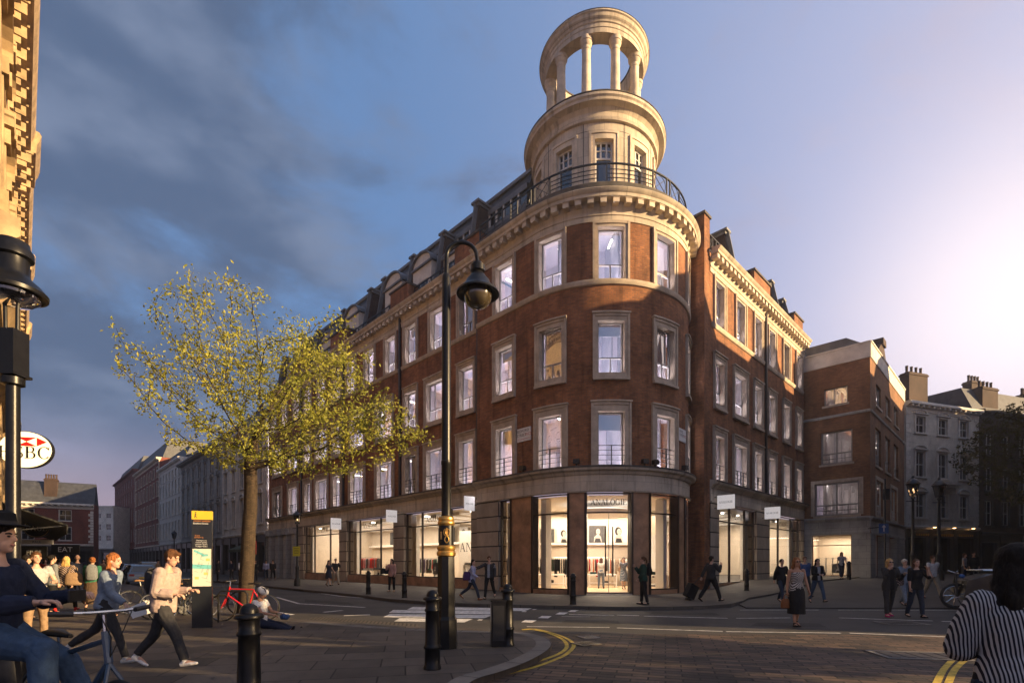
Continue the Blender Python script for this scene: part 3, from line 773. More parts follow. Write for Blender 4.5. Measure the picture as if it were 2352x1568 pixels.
# ---- windows
ROOMS = []
def facade_window(F, c, hw, z0, z1, kind, level, n=0):
    D = -0.25
    f = MB(); vs = []; tr = z0+(z1-z0)*0.32
    if level > 1: frame_bars(f, F, c-hw, c+hw, z0, z1, D-0.06, D+0.03, 0.055, (), (tr,), [(c if hw < 0.8 else c-hw*0.4, z0+0.05, tr-0.02)])
    else: frame_bars(f, F, c-hw, c+hw, z0, z1, D-0.06, D+0.03, 0.055, (c,) if hw > 0.8 else (), ())
    if hw > 0.8 and level > 1:
        fbox(f, F, c-hw*0.5-0.03, c-hw*0.5+0.03, D-0.05, D+0.02, tr+0.02, z1-0.05)
    w = f.build('window', M['frame_metal'], cb, OB)
    fpane(F, c-hw+0.03, c+hw-0.03, z0+0.03, z1-0.03, D-0.02, 'pane', M['pane_upper'], w, OB)
    s = MB(); t = 0.27 if level == 1 else 0.20
    top = z1+(0.42 if level == 1 else 0.33); bot = z0-(0.02 if level == 1 else 0.22)
    if level == 3: top = ZFR-0.004; bot = z0-0.004
    e = 0.07
    fbox(s, F, c-hw-t, c-hw+0.002, -0.30, e, bot, top); fbox(s, F, c+hw-0.002, c+hw+t, -0.30, e, bot, top)
    fbox(s, F, c-hw+0.002, c+hw-0.002, -0.30, e, z1-0.002, top)
    # raised outer fillet
    fbox(s, F, c-hw-t-0.03, c-hw-t+0.07, -0.02, e+0.05, bot, top-0.003); fbox(s, F, c+hw+t-0.07, c+hw+t+0.03, -0.02, e+0.05, bot, top-0.003)
    fbox(s, F, c-hw-t+0.09, c+hw+t-0.09, -0.02, e+0.045, top-0.13, top-0.003)
    if level != 3: fbox(s, F, c-hw-t-0.06, c+hw+t+0.06, -0.02, e+0.11, top-0.002, top+0.07)
    if level == 2: fbox(s, F, c-hw-t-0.02, c+hw+t+0.02, -0.28, e+0.10, bot-0.12, bot+0.002); fbox(s, F, c-hw+0.002, c+hw-0.002, -0.28, e, bot+0.002, z0-0.002)
    s.build('surround', M['stone_frame'], w, OB)
    if level == 1:
        r = MB(); railing(r, F, c-hw-0.02, c+hw+0.02, 0.03, z0, z0+0.95, 2 if hw < 0.8 else 4, 5, 0.02)
        r.build('window_guard', M['iron'], w, OB)
    rng = random.Random(int(c*97+z0*13+n*7+level))
    if rng.random() < 0.42:        # roller blind drawn part of the way
        zb = z1-(z1-z0)*rng.choice((0.22, 0.3, 0.45, 0.66, 0.97)); bl = MB()
        fbox(bl, F, c-hw+0.05, c+hw-0.05, -0.42, -0.41, zb, z1+0.02); fbox(bl, F, c-hw+0.05, c+hw-0.05, -0.43, -0.40, zb-0.03, zb); bl.build('blind', M['blind'], w, OB)
    return w
for i, c in enumerate(main_c):
    for lv, (z0, z1) in enumerate((W1, W2, W3)): facade_window(MAIN, c, HW, z0, z1, 'm', lv+1, i)
for c, h, z in lw: facade_window(LWm, -c, h, z[0], z[1], 'l', (W1, W2, W3).index(z)+1)
for c, h, z in rw: facade_window(RW, c, h, z[0], z[1], 'r', (W1, W2, W3).index(z)+1)
# ---- rooms behind the upper windows: floor slab, ceiling and back wall in one shell per floor
for (z0, z1) in ((5.3, 9.15), (9.55, 13.35), (13.8, 17.6)):
    mb = MB()
    for F, a0, a1 in ((MAIN, a_step, RD*R_(86)), (LWm, -END_L+0.2, -4.3), (RW, RT0+0.1, RT1-0.2)):
        dd = -3.4 if F is not MAIN else -3.0
        b = F.breaks(a0, a1)
        for i in range(len(b)-1):
            p, q = b[i], b[i+1]
            mb.face([F.P(p,dd,z0), F.P(q,dd,z0), F.P(q,dd,z1), F.P(p,dd,z1)])
            mb.face([F.P(p,-0.36,z1), F.P(q,-0.36,z1), F.P(q,dd,z1), F.P(p,dd,z1)])
            mb.face([F.P(p,-0.36,z0), F.P(q,-0.36,z0), F.P(q,dd,z0), F.P(p,dd,z0)])
    mb.build('office_room', M['office_wall'], cb, OB, smooth=False)
mat('office_grey', (0.34, 0.33, 0.37), 0.7, var=0.3, scale=0.8)
emitmat('added_wash', (0.97, 0.90, 1.0), 25.0)
lt = MB(); ul = MB()
rng = random.Random(4)
for (z0, z1) in ((5.3, 9.15), (9.55, 13.35), (13.8, 17.6)):
    for a in (-7.2, -3.3, 0.35): fbox(lt, MAIN, a, a+0.10, -2.0, -1.3, z1-0.50, z1-0.46)
    for k in range(8):
        if rng.random() < 0.6: a = -5.4-k*4.1; fbox(lt, LWm, a-0.10, a, -2.2, -1.5, z1-0.50, z1-0.46)
    for k in range(4): a = RT0+1.3+k*4.0; fbox(lt, RW, a-0.10, a, -2.2, -1.5, z1-0.50, z1-0.46)
    zu = z0+0.50      # unseen glowing strips added below the sills to brighten walls and ceilings
    fbox(ul, MAIN, a_step+0.2, RD*R_(84), -0.75, -0.60, zu-0.05, zu); fbox(ul, LWm, -END_L+0.3, -4.5, -0.75, -0.60, zu-0.05, zu); fbox(ul, RW, RT0+0.3, RT1-0.4, -0.75, -0.60, zu-0.05, zu)
pt = MB()       # partitions between the offices
for (z0, z1) in ((5.3, 9.15), (9.55, 13.35), (13.8, 17.6)):
    for F, lo, hi, st_ in ((MAIN, -7.0, 6.5, 2.9), (LWm, -END_L+2, -5.5, 4.1), (RW, RT0+2.6, RT1-1, 2.75)):
        a = lo+rng.uniform(0, 1.5)
        while a < hi:
            fbox(pt, F, a-0.05, a+0.05, -3.0, -0.9, z0+0.01, z1-0.01)
            if rng.random() < 0.5: fbox(pt, F, a+0.1, a+rng.uniform(0.6, 1.4), -2.9, -2.5, z0+0.01, z0+rng.uniform(1.4, 2.4))
            a += st_*rng.uniform(0.7, 1.3)
pt.build('office_partition', M['office_grey'], cb, OB, smooth=False, split=0)
lt.build('office_light', M['lamp_strip'], cb, OB, smooth=False); ul.build('added_wash_light', M['added_wash'], cb, OB, smooth=False)
# ---- stone bands
st = MB()
prof_sill = [(0.0, ZS-0.34), (0.10, ZS-0.32), (0.16, ZS-0.20), (0.34, ZS-0.14), (0.38, ZS-0.02), (0.36, ZS+0.02), (0.0, ZS+0.10)]
fascia = [(-0.02, ZF), (0.10, ZF), (0.13, ZF+0.07), (0.05, ZF+0.10), (0.06, ZS-0.42), (0.02, ZS-0.34)]
cut = [(d, z) for d, z in fascia]+prof_sill[1:]
fprof(st, MAIN, a_step, a_hide, cut)
fprof(st, LWm, -END_L, -4.1-0.002, cut)
fprof(st, RW, RT0, RT1, cut)
fas = st.build('shop_fascia', M['stone'], cb, OB)
dk = MB()   # weathered, dirty top of the sill course
for F, a0, a1 in ((MAIN, a_step, a_hide), (LWm, -END_L, -4.104), (RW, RT0, RT1)):
    fprof(dk, F, a0, a1, [(0.385, ZS-0.05), (0.39, ZS+0.03), (0.02, ZS+0.11)])
dk.build('sill_capping', M['stone_dark'], cb, OB)
sc = MB()
fprof(sc, MAIN, a_step, a_hide, [(0.0, ZT-0.20), (0.07, ZT-0.17), (0.13, ZT-0.03), (0.12, ZT+0.05), (0.0, ZT+0.07)])
for k in range(4): fprof(sc, LWm, -(4.1+BAY*k+7.0+1.05), -(4.1+BAY*k+1.3-1.05), [(0.0, ZT-0.20), (0.07, ZT-0.17), (0.13, ZT-0.03), (0.12, ZT+0.05), (0.0, ZT+0.07)])
for k in range(2): fprof(sc, RW, RT0+BAY*k+0.2, RT0+BAY*k+7.9, [(0.0, ZT-0.20), (0.07, ZT-0.17), (0.13, ZT-0.03), (0.12, ZT+0.05), (0.0, ZT+0.07)])
sc.build('string_course', M['stone_frame'], cb, OB)
fz = MB(); cor = [(0.0, ZFR), (0.04, ZFR), (0.04, ZFR+0.24), (0.075, ZFR+0.26), (0.075, ZFR+0.31), (0.02, ZFR+0.33), (0.02, ZC-0.10), (0.09, ZC), (0.09, ZC+0.24), (0.46, ZC+0.26), (0.47, ZC+0.40), (0.55, ZC+0.46), (0.60, ZC+0.56), (0.585, ZC+0.585), (0.10, ZC+0.66)]
fprof(fz, MAIN, a_step-0.0, a_hide, cor)
fprof(fz, LWm, -END_L, -4.104, cor)
fprof(fz, RW, RT0, RT1, cor)
fz.build('cornice', M['stone'], cb, OB)
md = MB(); a = a_step+0.2
while a < a_hide: fbox(md, MAIN, a-0.13, a+0.13, 0.05, 0.41, ZC+0.02, ZC+0.22); fbox(md, MAIN, a-0.15, a+0.15, 0.05, 0.43, ZC+0.222, ZC+0.256); a += 0.535
a = -END_L+0.2
while a < -4.2: fbox(md, LWm, a-0.14, a+0.14, 0.05, 0.41, ZC+0.02, ZC+0.22); a += 0.55
a = RT0+0.2
while a < RT1: fbox(md, RW, a-0.14, a+0.14, 0.05, 0.41, ZC+0.02, ZC+0.25); a += 0.55
md.build('bracket_course', M['stone_trim'], cb, OB)
# ---- rain pipes
dp = MB()
for k in range(1, 4): fbox(dp, LWm, -(4.1+BAY*k)-0.07, -(4.1+BAY*k)+0.07, 0.02, 0.16, ZS+0.1, ZC)
fbox(dp, LWm, -4.36, -4.22, 0.02, 0.16, ZS+0.1, ZC)
fbox(dp, RW, RT0+BAY-0.07, RT0+BAY+0.07, 0.02, 0.14, ZS+0.1, ZC)
dp.build('rain_pipe', M['frame_dark'], cb, OB)
for a in (-4.4, -1.55, 1.5, 2.05, 4.2):      # small floodlights standing on the sill course
    f = MB(); fbox(f, MAIN, a-0.13, a+0.13, 0.12, 0.34, ZS+0.16, ZS+0.36); fbox(f, MAIN, a-0.03, a+0.03, 0.18, 0.24, ZS+0.05, ZS+0.17); f.build('floodlight', M['iron'], cb, OB)
# ---- parapet, kerb, railings
ZP = ZC+0.66
pb = MB()
fprof(pb, MAIN, a_step, a_hide, [(-0.02, ZP-0.05), (-0.02, ZP+0.30), (-0.35, ZP+0.30)])
blocks_l = [(4.15, 6.4), (11.4, 13.5), (20.2, 22.8), (28.4, 31.0)]
for a0, a1 in blocks_l: fbox(pb, LWm, -a1, -a0, -0.75, 0.08, ZP-0.04, ZP+1.35)
for a0, a1 in ((RT0+6.2, RT0+9.0), (RT0+14.0, RT0+16.0)): fbox(pb, RW, a0, a1, -0.9, 0.05, ZP-0.04, ZP+1.3)
fbox(pb, LWm, -END_L, -4.1, -0.55, -0.25, ZP-0.08, ZP+0.22); fbox(pb, RW, RT0, RT1, -0.55, -0.25, ZP-0.08, ZP+0.22)
pb.build('parapet', M['brick'], cb, OB)
cp = MB()
fprof(cp, MAIN, a_step, a_hide, [(0.0, ZP+0.30), (0.10, ZP+0.30), (0.11, ZP+0.48), (0.08, ZP+0.52), (-0.36, ZP+0.53), (-0.36, ZP+0.2)])
for a0, a1 in blocks_l: fbox(cp, LWm, -a1-0.08, -a0+0.08, -0.83, 0.16, ZP+1.352, ZP+1.47)
for a0, a1 in ((RT0+6.2, RT0+9.0), (RT0+14.0, RT0+16.0)): fbox(cp, RW, a0-0.08, a1+0.08, -0.98, 0.13, ZP+1.302, ZP+1.42)
fbox(cp, RW, RT0-0.74, RT0+0.08, -5.05, 0.07, 19.902, 20.03)
cp.build('coping', M['stone_dark'], cb, OB)
def ornate_rail(mb, F, a0, a1, d, z0, h, pat):
    z1 = z0+h
    fbox(mb, F, a0, a1, d-0.035, d+0.035, z1-0.06, z1)
    fbox(mb, F, a0, a1, d-0.02, d+0.02, z0+0.06, z0+0.10)
    a = a0; i = 0
    while a < a1-0.3:
        w, k = pat[i % len(pat)]; w = min(w, a1-a)
        fbox(mb, F, a-0.028, a+0.028, d-0.028, d+0.028, z0, z1-0.06)
        if k == 'x':
            p = [F.P(a, d, z0+0.1), F.P(a+w, d, z1-0.06), F.P(a, d, z1-0.06), F.P(a+w, d, z0+0.1)]
            mb.bar(p[0], p[1], 0.024); mb.bar(p[2], p[3], 0.024)
            c = (a+w/2); r = min(w, h)*0.40; pts = [F.P(c+r*math.cos(q*math.pi/8), d, (z0+z1)/2+r*math.sin(q*math.pi/8)) for q in range(17)]
            mb.tube(pts, 0.013, 5, cap=False)
        elif k == 'h':
            for j in (0.30, 0.5, 0.7): fbox(mb, F, a, a+w, d-0.014, d+0.014, z0+h*j-0.014, z0+h*j+0.014)
        a += w; i += 1
    fbox(mb, F, a1-0.028, a1+0.028, d-0.028, d+0.028, z0, z1-0.06)
rl = MB()
ornate_rail(rl, MAIN, -5.1, a_hide-0.6, -0.10, ZP+0.52, 0.98, [(0.95, 'x'), (0.24, 'p'), (0.95, 'x'), (2.35, 'h'), (0.42, 'p'), (2.35, 'h')])
ornate_rail(rl, MAIN, a_step+0.1, -5.1, -0.10, ZP+0.52, 0.98, [(0.6, 'h'), (0.6, 'p')])
for a0, a1 in ((6.5, 11.3), (13.6, 20.1), (22.9, 28.3), (31.1, 37.0)): ornate_rail(rl, LWm, -a1, -a0, -0.4, ZP+0.22, 0.95, [(1.1, 'h'), (0.8, 'x')])
for a0, a1 in ((RT0+0.1, RT0+6.1), (RT0+9.1, RT0+13.9)): ornate_rail(rl, RW, a0, a1, -0.3, ZP+0.22, 0.95, [(0.45, 'p'), (0.45, 'x')])
rl.build('roof_railing', M['iron'], cb, OB)
# ---- mansard roofs, raking party walls, dormers
rf = MB()
ZR = 23.5
fprof(rf, LWm, -END_L, -2.6, [(-1.0, ZP-0.15), (-2.0, 21.4), (-2.05, 21.4)])
fprof(rf, LWm, -END_L, -2.6, [(-2.25, 22.7), (-2.5, ZR)])
fprof(rf, RW, RT0-0.3, RT1, [(-1.2, ZP-0.15), (-3.4, 21.6), (-9, 21.8)])
fprof(rf, LWm, -END_L, -4.1, [(-0.2, ZP+0.15), (-1.05, ZP+0.16)]); fprof(rf, RW, RT0, RT1, [(-0.2, ZP+0.15), (-1.25, ZP+0.16)])
fprof(rf, LWm, -END_L, -2.6, [(-2.5, ZR+0.18), (-9.0, ZR+0.5)])
rf.build('roof', M['slate'], cb, OB)
# terrace round the tower, behind the railing
tf = MB(); tf.lathe([(0.0, ZP+0.20), (RD-0.33, ZP+0.18)], (CC.x, CC.y, 0), 40)
tf.build('terrace', M['lead'], cb, OB)
# strip of small top windows
tw = MB(); tl = MB()
fprof(tl, LWm, -END_L, -2.6, [(-2.05, 21.4), (-2.05, 21.65), (-2.30, 21.66)]); fprof(tl, LWm, -END_L, -2.6, [(-2.05, 22.4), (-2.05, 22.72), (-2.30, 22.74)])
fprof(tl, LWm, -END_L, -2.6, [(-2.35, ZR-0.02), (-2.35, ZR+0.18), (-2.6, ZR+0.2)])
tl.build('roof_fascia', M['lead'], cb, OB)
a = -END_L+0.4
while a < -3.0:
    fbox(tw, LWm, a-0.05, a+0.05, -2.2, -2.08, 21.6, 22.45); a += 0.62
tz = tw.build('top_window', M['frame_white'], cb, OB)
fpane(LWm, -END_L+0.3, -2.7, 21.6, 22.45, -2.15, 'pane', M['pane_dark'], tz, OB)
rb = MB(); fprof(rb, LWm, -END_L, -2.6, [(-2.3, 21.5), (-2.6, 22.8)]); rb.build('top_room', M['dark_room'], cb, OB)
fins_l = [5.9, 9.2, 12.7, 16.5, 18.6, 23.1, 28.2, 31.2, 36.6]
fin = MB(); fcap = MB()
def rake(F, a0, a1, d0, d1, zt, capd=0.16):
    for a, b in ((a0, a1),):
        pts = [(-0.62, ZP+0.15), (d0-0.1, ZP+1.6), (d0-0.55, zt), (d1, zt), (d1, ZP+0.15)]
        A = [F.P(a, d, z) for d, z in pts]; B = [F.P(b, d, z) for d, z in pts]
        fin.face(A); fin.face(B[::-1])
        for i in range(len(A)):
            j = (i+1) % len(A); fin.face([A[j], A[i], B[i], B[j]])
        fbox(fcap, F, a-0.14, b+0.14, d1-0.1, d0-0.28, zt+0.002, zt+0.14)
        fbox(fcap, F, a-0.06, b+0.06, d1-0.05, d0-0.40, zt-0.18, zt+0.002)
        cp_ = [F.P((a+b)/2, -0.62, ZP+0.22), F.P((a+b)/2, d0-0.08, ZP+1.65), F.P((a+b)/2, d0-0.50, zt-0.1)]
        fcap.bar(cp_[0], cp_[1], b-a+0.1, 0.1); fcap.bar(cp_[1], cp_[2], b-a+0.1, 0.1)
for k, a in enumerate(fins_l): rake(LWm, -a-0.38, -a, -0.9, -2.4, 22.9 if k in (0,) else 22.6)
for a, h in ((RT0+5.2, 22.3), (RT0+13.2, 22.2), (RT1-0.6, 21.8)): rake(RW, a, a+0.38, -0.9, -3.4, h)
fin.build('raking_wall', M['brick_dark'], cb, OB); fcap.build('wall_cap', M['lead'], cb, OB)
def dormer(F, c, w, z0, z1, seg):
    f = MB(); D0, D1 = -0.85, -2.6
    fwall(f, F, c-w/2, c+w/2, z0, z1, [(c-w*0.34, c+w*0.34, z0+0.35, z0+1.55)], 0.15, d=D0)
    for sgn in (-1, 1):
        a = c+sgn*w/2; q = [F.P(a, D0, z0), F.P(a, D1, z0), F.P(a, D1, z1), F.P(a, D0, z1)]
        f.face(q if sgn > 0 else q[::-1])
    n = 10; top = [F.P(c-w/2*math.cos(math.pi*i/n), D0, z1+seg*math.sin(math.pi*i/n)) for i in range(n+1)]
    f.face(top[::-1])
    d = f.build('dormer', M['white_stucco'], cb, OB)
    r = MB(); hi, lo = [], []
    for i in range(n+1):
        u = -1.0*math.cos(math.pi*i/n); hi.append((c+u*(w/2+0.12), z1+0.03+(seg+0.10)*math.sin(math.pi*i/n)))
    for i in range(n):
        (p, pz), (q, qz) = hi[i], hi[i+1]
        r.face([F.P(p,D0+0.16,pz), F.P(q,D0+0.16,qz), F.P(q,D1,qz), F.P(p,D1,pz)])
        r.face([F.P(p,D0+0.16,pz-0.12), F.P(q,D0+0.16,qz-0.12), F.P(q,D0+0.16,qz), F.P(p,D0+0.16,pz)])
        r.face([F.P(q,D0+0.16,qz-0.12), F.P(p,D0+0.16,pz-0.12), F.P(p,D0,pz-0.12), F.P(q,D0,qz-0.12)])
    fbox(r, F, c-w/2-0.10, c+w/2+0.10, D0-0.02, D0+0.14, z1-0.10, z1+0.02)
    r.build('dormer_roof', M['lead'], d, OB)
    g = MB(); frame_bars(g, F, c-w*0.34, c+w*0.34, z0+0.35, z0+1.55, D0-0.14, D0-0.07, 0.05, (c-w*0.12, c+w*0.12), (z0+1.15,))
    g.build('dormer_frame', M['frame_white'], d, OB)
    fpane(F, c-w*0.34, c+w*0.34, z0+0.35, z0+1.55, D0-0.10, 'pane', M['pane_dark'], d, OB)
for c, w, z1, sg in ((7.6, 2.2, 20.5, 0.0), (11.1, 2.1, 21.1, 0.75), (14.7, 2.2, 21.2, 0.8), (20.9, 2.2, 21.2, 0.7), (25.6, 2.3, 20.8, 0.5), (33.5, 2.3, 20.8, 0.5)):
    dormer(LWm, -c, w, ZP+0.16, z1, max(sg, 0.12))
# ---- rotunda: drum with windows, big cornice, ring of columns, open entablature
TW = Drum(3.28, straight=False)
tm = MB(); step = 3.28*R_(36)
tops = []
for k in range(-3, 4):
    c = step*k; tops.append((c-0.46, c+0.46, ZP+0.3, 22.34))
half = 3.28*math.pi
fwall(tm, TW, -half, half, ZP+0.15, 24.0, tops, 0.28)
for k in range(-3, 4):     # thin dark joints
    pass
tm.build('tower_wall', M['stone'], cb, OB)
tj = MB()
for k in range(-4, 4):
    a = step*(k+0.5); fbox(tj, TW, a-0.018, a+0.018, -0.01, 0.006, ZP+0.3, 23.2)
fbox(tj, TW, -half*0.6, half*0.6, -0.01, 0.005, 22.78, 22.80)
tj.build('tower_joint', M['frame_dark'], cb, OB)
for k in range(-3, 4):
    c = step*k; D = -0.20
    f = MB(); frame_bars(f, TW, c-0.46, c+0.46, ZP+0.3, 22.34, D-0.06, D+0.02, 0.085, (), (21.50,), [(c-0.15, 21.52, 22.30), (c+0.15, 21.52, 22.30)])
    fbox(f, TW, c-0.40, c+0.40, D-0.05, D+0.01, 21.88, 21.92)
    w = f.build('tower_window', M['frame_white'], cb, OB)
    fpane(TW, c-0.43, c+0.43, ZP+0.33, 22.32, D-0.03, 'pane', M['pane_dark'], w, OB)
    s = MB()
    for sg in (-1, 1):
        e0, e1 = sorted((c+sg*0.458, c+sg*0.70)); fbox(s, TW, e0, e1, -0.26, 0.05, ZP+0.3, 22.60)
        e0, e1 = sorted((c+sg*0.62, c+sg*0.73)); fbox(s, TW, e0, e1, -0.02, 0.085, ZP+0.3, 22.64)
    fbox(s, TW, c-0.458, c+0.458, -0.26, 0.05, 22.338, 22.60); fbox(s, TW, c-0.73, c+0.73, -0.02, 0.09, 22.602, 22.72)
    s.build('surround', M['stone_trim'], w, OB)
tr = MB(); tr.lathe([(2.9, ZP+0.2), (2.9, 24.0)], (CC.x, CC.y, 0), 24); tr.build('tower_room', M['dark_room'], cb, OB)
tcn = MB(); c3 = (CC.x, CC.y, 0)
tcn.lathe([(3.27, 23.18), (3.42, 23.20), (3.45, 23.30), (3.36, 23.34), (3.36, 23.62), (3.42, 23.70), (3.50, 23.78), (3.78, 23.86), (3.80, 23.97), (3.87, 24.04), (3.87, 24.16), (3.80, 24.22), (2.0, 24.40)], c3, 72)
tcn.build('tower_cornice', M['stone'], cb, OB, ang=25)
tcp = MB(); tcp.lathe([(3.81, 24.22), (3.89, 24.19), (3.88, 24.24), (2.0, 24.43)], c3, 72); tcp.build('lead_edge', M['stone_dark'], cb, OB)
RC = 2.40
for k in range(10):
    th = R_(18+36*k); p = CC + Vector((math.sin(th), -math.cos(th), 0))*RC
    col_ = MB()
    col_.lathe([(0.33, 24.30), (0.33, 24.46), (0.29, 24.50), (0.255, 24.60), (0.25, 25.5), (0.215, 27.62), (0.24, 27.66), (0.215, 27.70), (0.215, 27.82), (0.25, 27.86), (0.30, 27.98), (0.30, 28.03), (0.33, 28.04), (0.33, 28.24)], (p.x, p.y, 0), 18)
    col_.build('column', M['stone_trim'], cb, OB, ang=30)
en = MB()
en.lathe([(2.08, 28.22), (2.70, 28.22), (2.70, 28.46), (2.73, 28.48), (2.73, 28.66), (2.78, 28.69), (2.80, 28.76), (2.90, 28.86), (2.94, 28.99), (3.0, 29.03), (3.0, 29.12), (2.2, 29.25), (2.08, 29.2), (2.08, 28.22)], c3, 72)
en.build('entablature', M['stone'], cb, OB, ang=25)
ecp = MB(); ecp.lathe([(2.98, 29.09), (3.025, 29.11), (2.97, 29.17), (2.05, 29.30), (2.05, 29.22)], c3, 72); ecp.build('lead_edge', M['stone_dark'], cb, OB)
# small stone chimney caps seen over the drum's right shoulder
ch = MB(); q = RW.P(RT0-1.0, -3.3, 0); ch.box((q.x, q.y, 19.6), (0.8, 0.8, 2.4), rz=R_(45)); ch.box((q.x, q.y, 20.9), (1.05, 1.05, 0.2), rz=R_(45)); ch.build('chimney', M['stone_trim'], cb, OB)
# ---------------------------------------------------------------- shopfronts
mD = lambda x: solve_a(MAIN, x, -9.0, 7.2, 0.0)
rD = lambda x: solve_a(RW, x, RT0-1, RT1+4)
bm_ = MB()    # rusticated stone piers
def rust(F, a0, a1, z0, z1, d1=0.05): fbox(bm_, F, a0, a1, -0.6, d1, z0, z1)
rust(MAIN, a_step, mD(1145), 0.0, ZF)
lpier = [(4.12, 5.0), (11.75, 13.0), (19.95, 21.1), (28.15, 29.6)]
lpier = [(4.104, 4.95), (11.8, 13.1), (20.0, 21.2), (28.2, 29.7)]
for a0, a1 in lpier: rust(LWm, -a1, -a0, 0.0, ZF, 0.10 if a0 > 5 else 0.05)
rpier = [(RT0, RT0+1.05), (RT0+BAY-1.6, RT0+BAY+0.7), (RT1-0.9, RT1)]
for a0, a1 in rpier: fbox(bm_, RW, a0, a1, -0.6, 0.06, 0.0, ZF)
bm_.build('stone_pier', M['stone_base'], cb, OB)
# grey stone end part (next shop) beyond the lit windows
gs = MB()
for a0 in (29.9, 31.9, 34.0, 36.1): fbox(gs, LWm, -a0-0.75, -a0, -0.3, 0.25, 0.0, ZF-0.3); fbox(gs, LWm, -a0-0.9, -a0+0.15, -0.3, 0.42, ZF-0.6, ZF-0.02)
gs.build('stone_pilaster', M['stucco_grey'], cb, OB)
gsg = MB(); fbox(gsg, LWm, -END_L, -29.7, -0.55, -0.35, 0.0, ZF); gsg.build('end_shop_glass', M['pane_dark'], cb, OB)
TRZ = 3.80
def shop_window(F, a0, a1, zs, mulls, text=None, door=False, th=0.36, tz=4.02, riser=True, transom=True, tc=None, edge='copper_edge'):
    D = -0.16; f = MB(); w = 0.06
    frame_bars(f, F, a0, a1, zs, ZF-0.01, D-0.08, D+0.06, w, mulls, (TRZ,) if transom else ())
    fr = f.build('shop_window' if not door else 'shop_door', M[edge], cb, OB)
    fpane(F, a0+0.03, a1-0.03, zs+0.03, ZF-0.04, D-0.02, 'pane', M['pane_shop'], fr, OB)
    if text:
        t = MB(); c = tc if tc is not None else (a0+a1)/2
        o = F.P(c, D+0.012, tz); ex = (F.P(c+0.05, D, 0)-F.P(c-0.05, D, 0)).normalized()
        serif_text(t, 'ANALOGIE', o, ex, (0, 0, 1), th, gap=0.05, xs=0.84); t.build('lettering', M['ink'], fr, OB, merge=False, smooth=False)
    if door:
        h = MB(); c = (a0+a1)/2
        for s in (-0.17, 0.17):
            fbox(h, F, c+s-0.028, c+s+0.028, D+0.08, D+0.13, 0.85, 3.15)
            for z in (1.1, 2.9): fbox(h, F, c+s-0.012, c+s+0.012, D, D+0.08, z-0.012, z+0.012)
        h.build('door_handle', M['copper_edge'], fr, OB)
        j = MB(); fbox(j, F, c-0.012, c+0.012, D-0.05, D+0.01, zs+0.05, TRZ-0.04); j.build('door_joint', M['frame_metal'], fr, OB)
    if riser:
        r = MB(); fbox(r, F, a0-0.02, a1+0.02, -0.35, -0.02, 0.0, zs-0.002); r.build('stall_riser', M['copper'], fr, OB)
    return fr
gz0 = 0.20
xs = {k: mD(k) for k in (1147, 1173, 1222, 1305, 1345, 1452, 1489)}
shop_window(MAIN, xs[1147], xs[1173], gz0, ())
shop_window(MAIN, xs[1222], xs[1305], gz0, ())
shop_window(MAIN, xs[1345], xs[1452], 0.06, (), 'ANALOGIE', True, th=0.265, tz=4.15, riser=False)
shop_window(MAIN, -xs[1305]-0.06, -xs[1222], gz0, ())
shop_window(MAIN, -xs[1222]+0.85, -xs[1222]+2.2, gz0, ())
cpm = MB()   # copper-clad piers of the drum
for a0, a1 in ((xs[1173], xs[1222]), (xs[1305], xs[1345]), (xs[1452], -xs[1305]-0.06), (-xs[1222], -xs[1222]+0.85), (-xs[1222]+2.2, a_hide)):
    fbox(cpm, MAIN, a0+0.03, a1-0.03, -0.5, -0.02, 0.0, ZF)
cpm.build('copper_pier', M['copper'], cb, OB)
cps = MB()
for a0, a1 in ((xs[1173], xs[1222]), (xs[1305], xs[1345]), (xs[1452], -xs[1305]-0.06), (-xs[1222], -xs[1222]+0.85)):
    for a in (a0, a1): fbox(cps, MAIN, a-0.05, a+0.05, -0.4, 0.03, 0.0, ZF)
cps.build('pier_edge', M['copper_edge'], cb, OB)
sp = MB(); fbox(sp, MAIN, xs[1345]+0.05, xs[1452]-0.05, -0.5, 0.12, -0.02, 0.055); sp.build('doorstep', M['stone_trim'], cb, OB)
for (a0, a1) in ((4.95, 11.8), (13.1, 20.0), (21.2, 28.2)):
    L_ = a1-a0; m = (a0+L_*0.30, a0+L_*0.74)
    shop_window(LWm, -a1, -a0, 0.55, tuple(-x for x in m), 'ANALOGIE', th=0.34, tz=4.03, tc=-(m[0]+m[1])/2)
for k, (a0, a1) in enumerate(((RT0+1.05, RT0+BAY-1.6), (RT0+BAY+0.7, RT1-0.9))):
    L_ = a1-a0; m = (a0+L_*0.34, a0+L_*0.74)
    shop_window(RW, a0, a1, 0.30+0.15*k, m, 'ANALOGIE', th=0.33, tz=4.03, tc=(m[0]+m[1])/2-0.1)
# ---------------------------------------------------------------- shop interior shell
def nlp(dist_l, dist_r):
    """point that lies dist_l behind the left facade and dist_r behind the right one"""
    a = 17.84+0.0+dist_l; b = -11.82-dist_r
    return Vector((0.7145*a+0.6997*b, 0.6997*a-0.7145*b, 0))
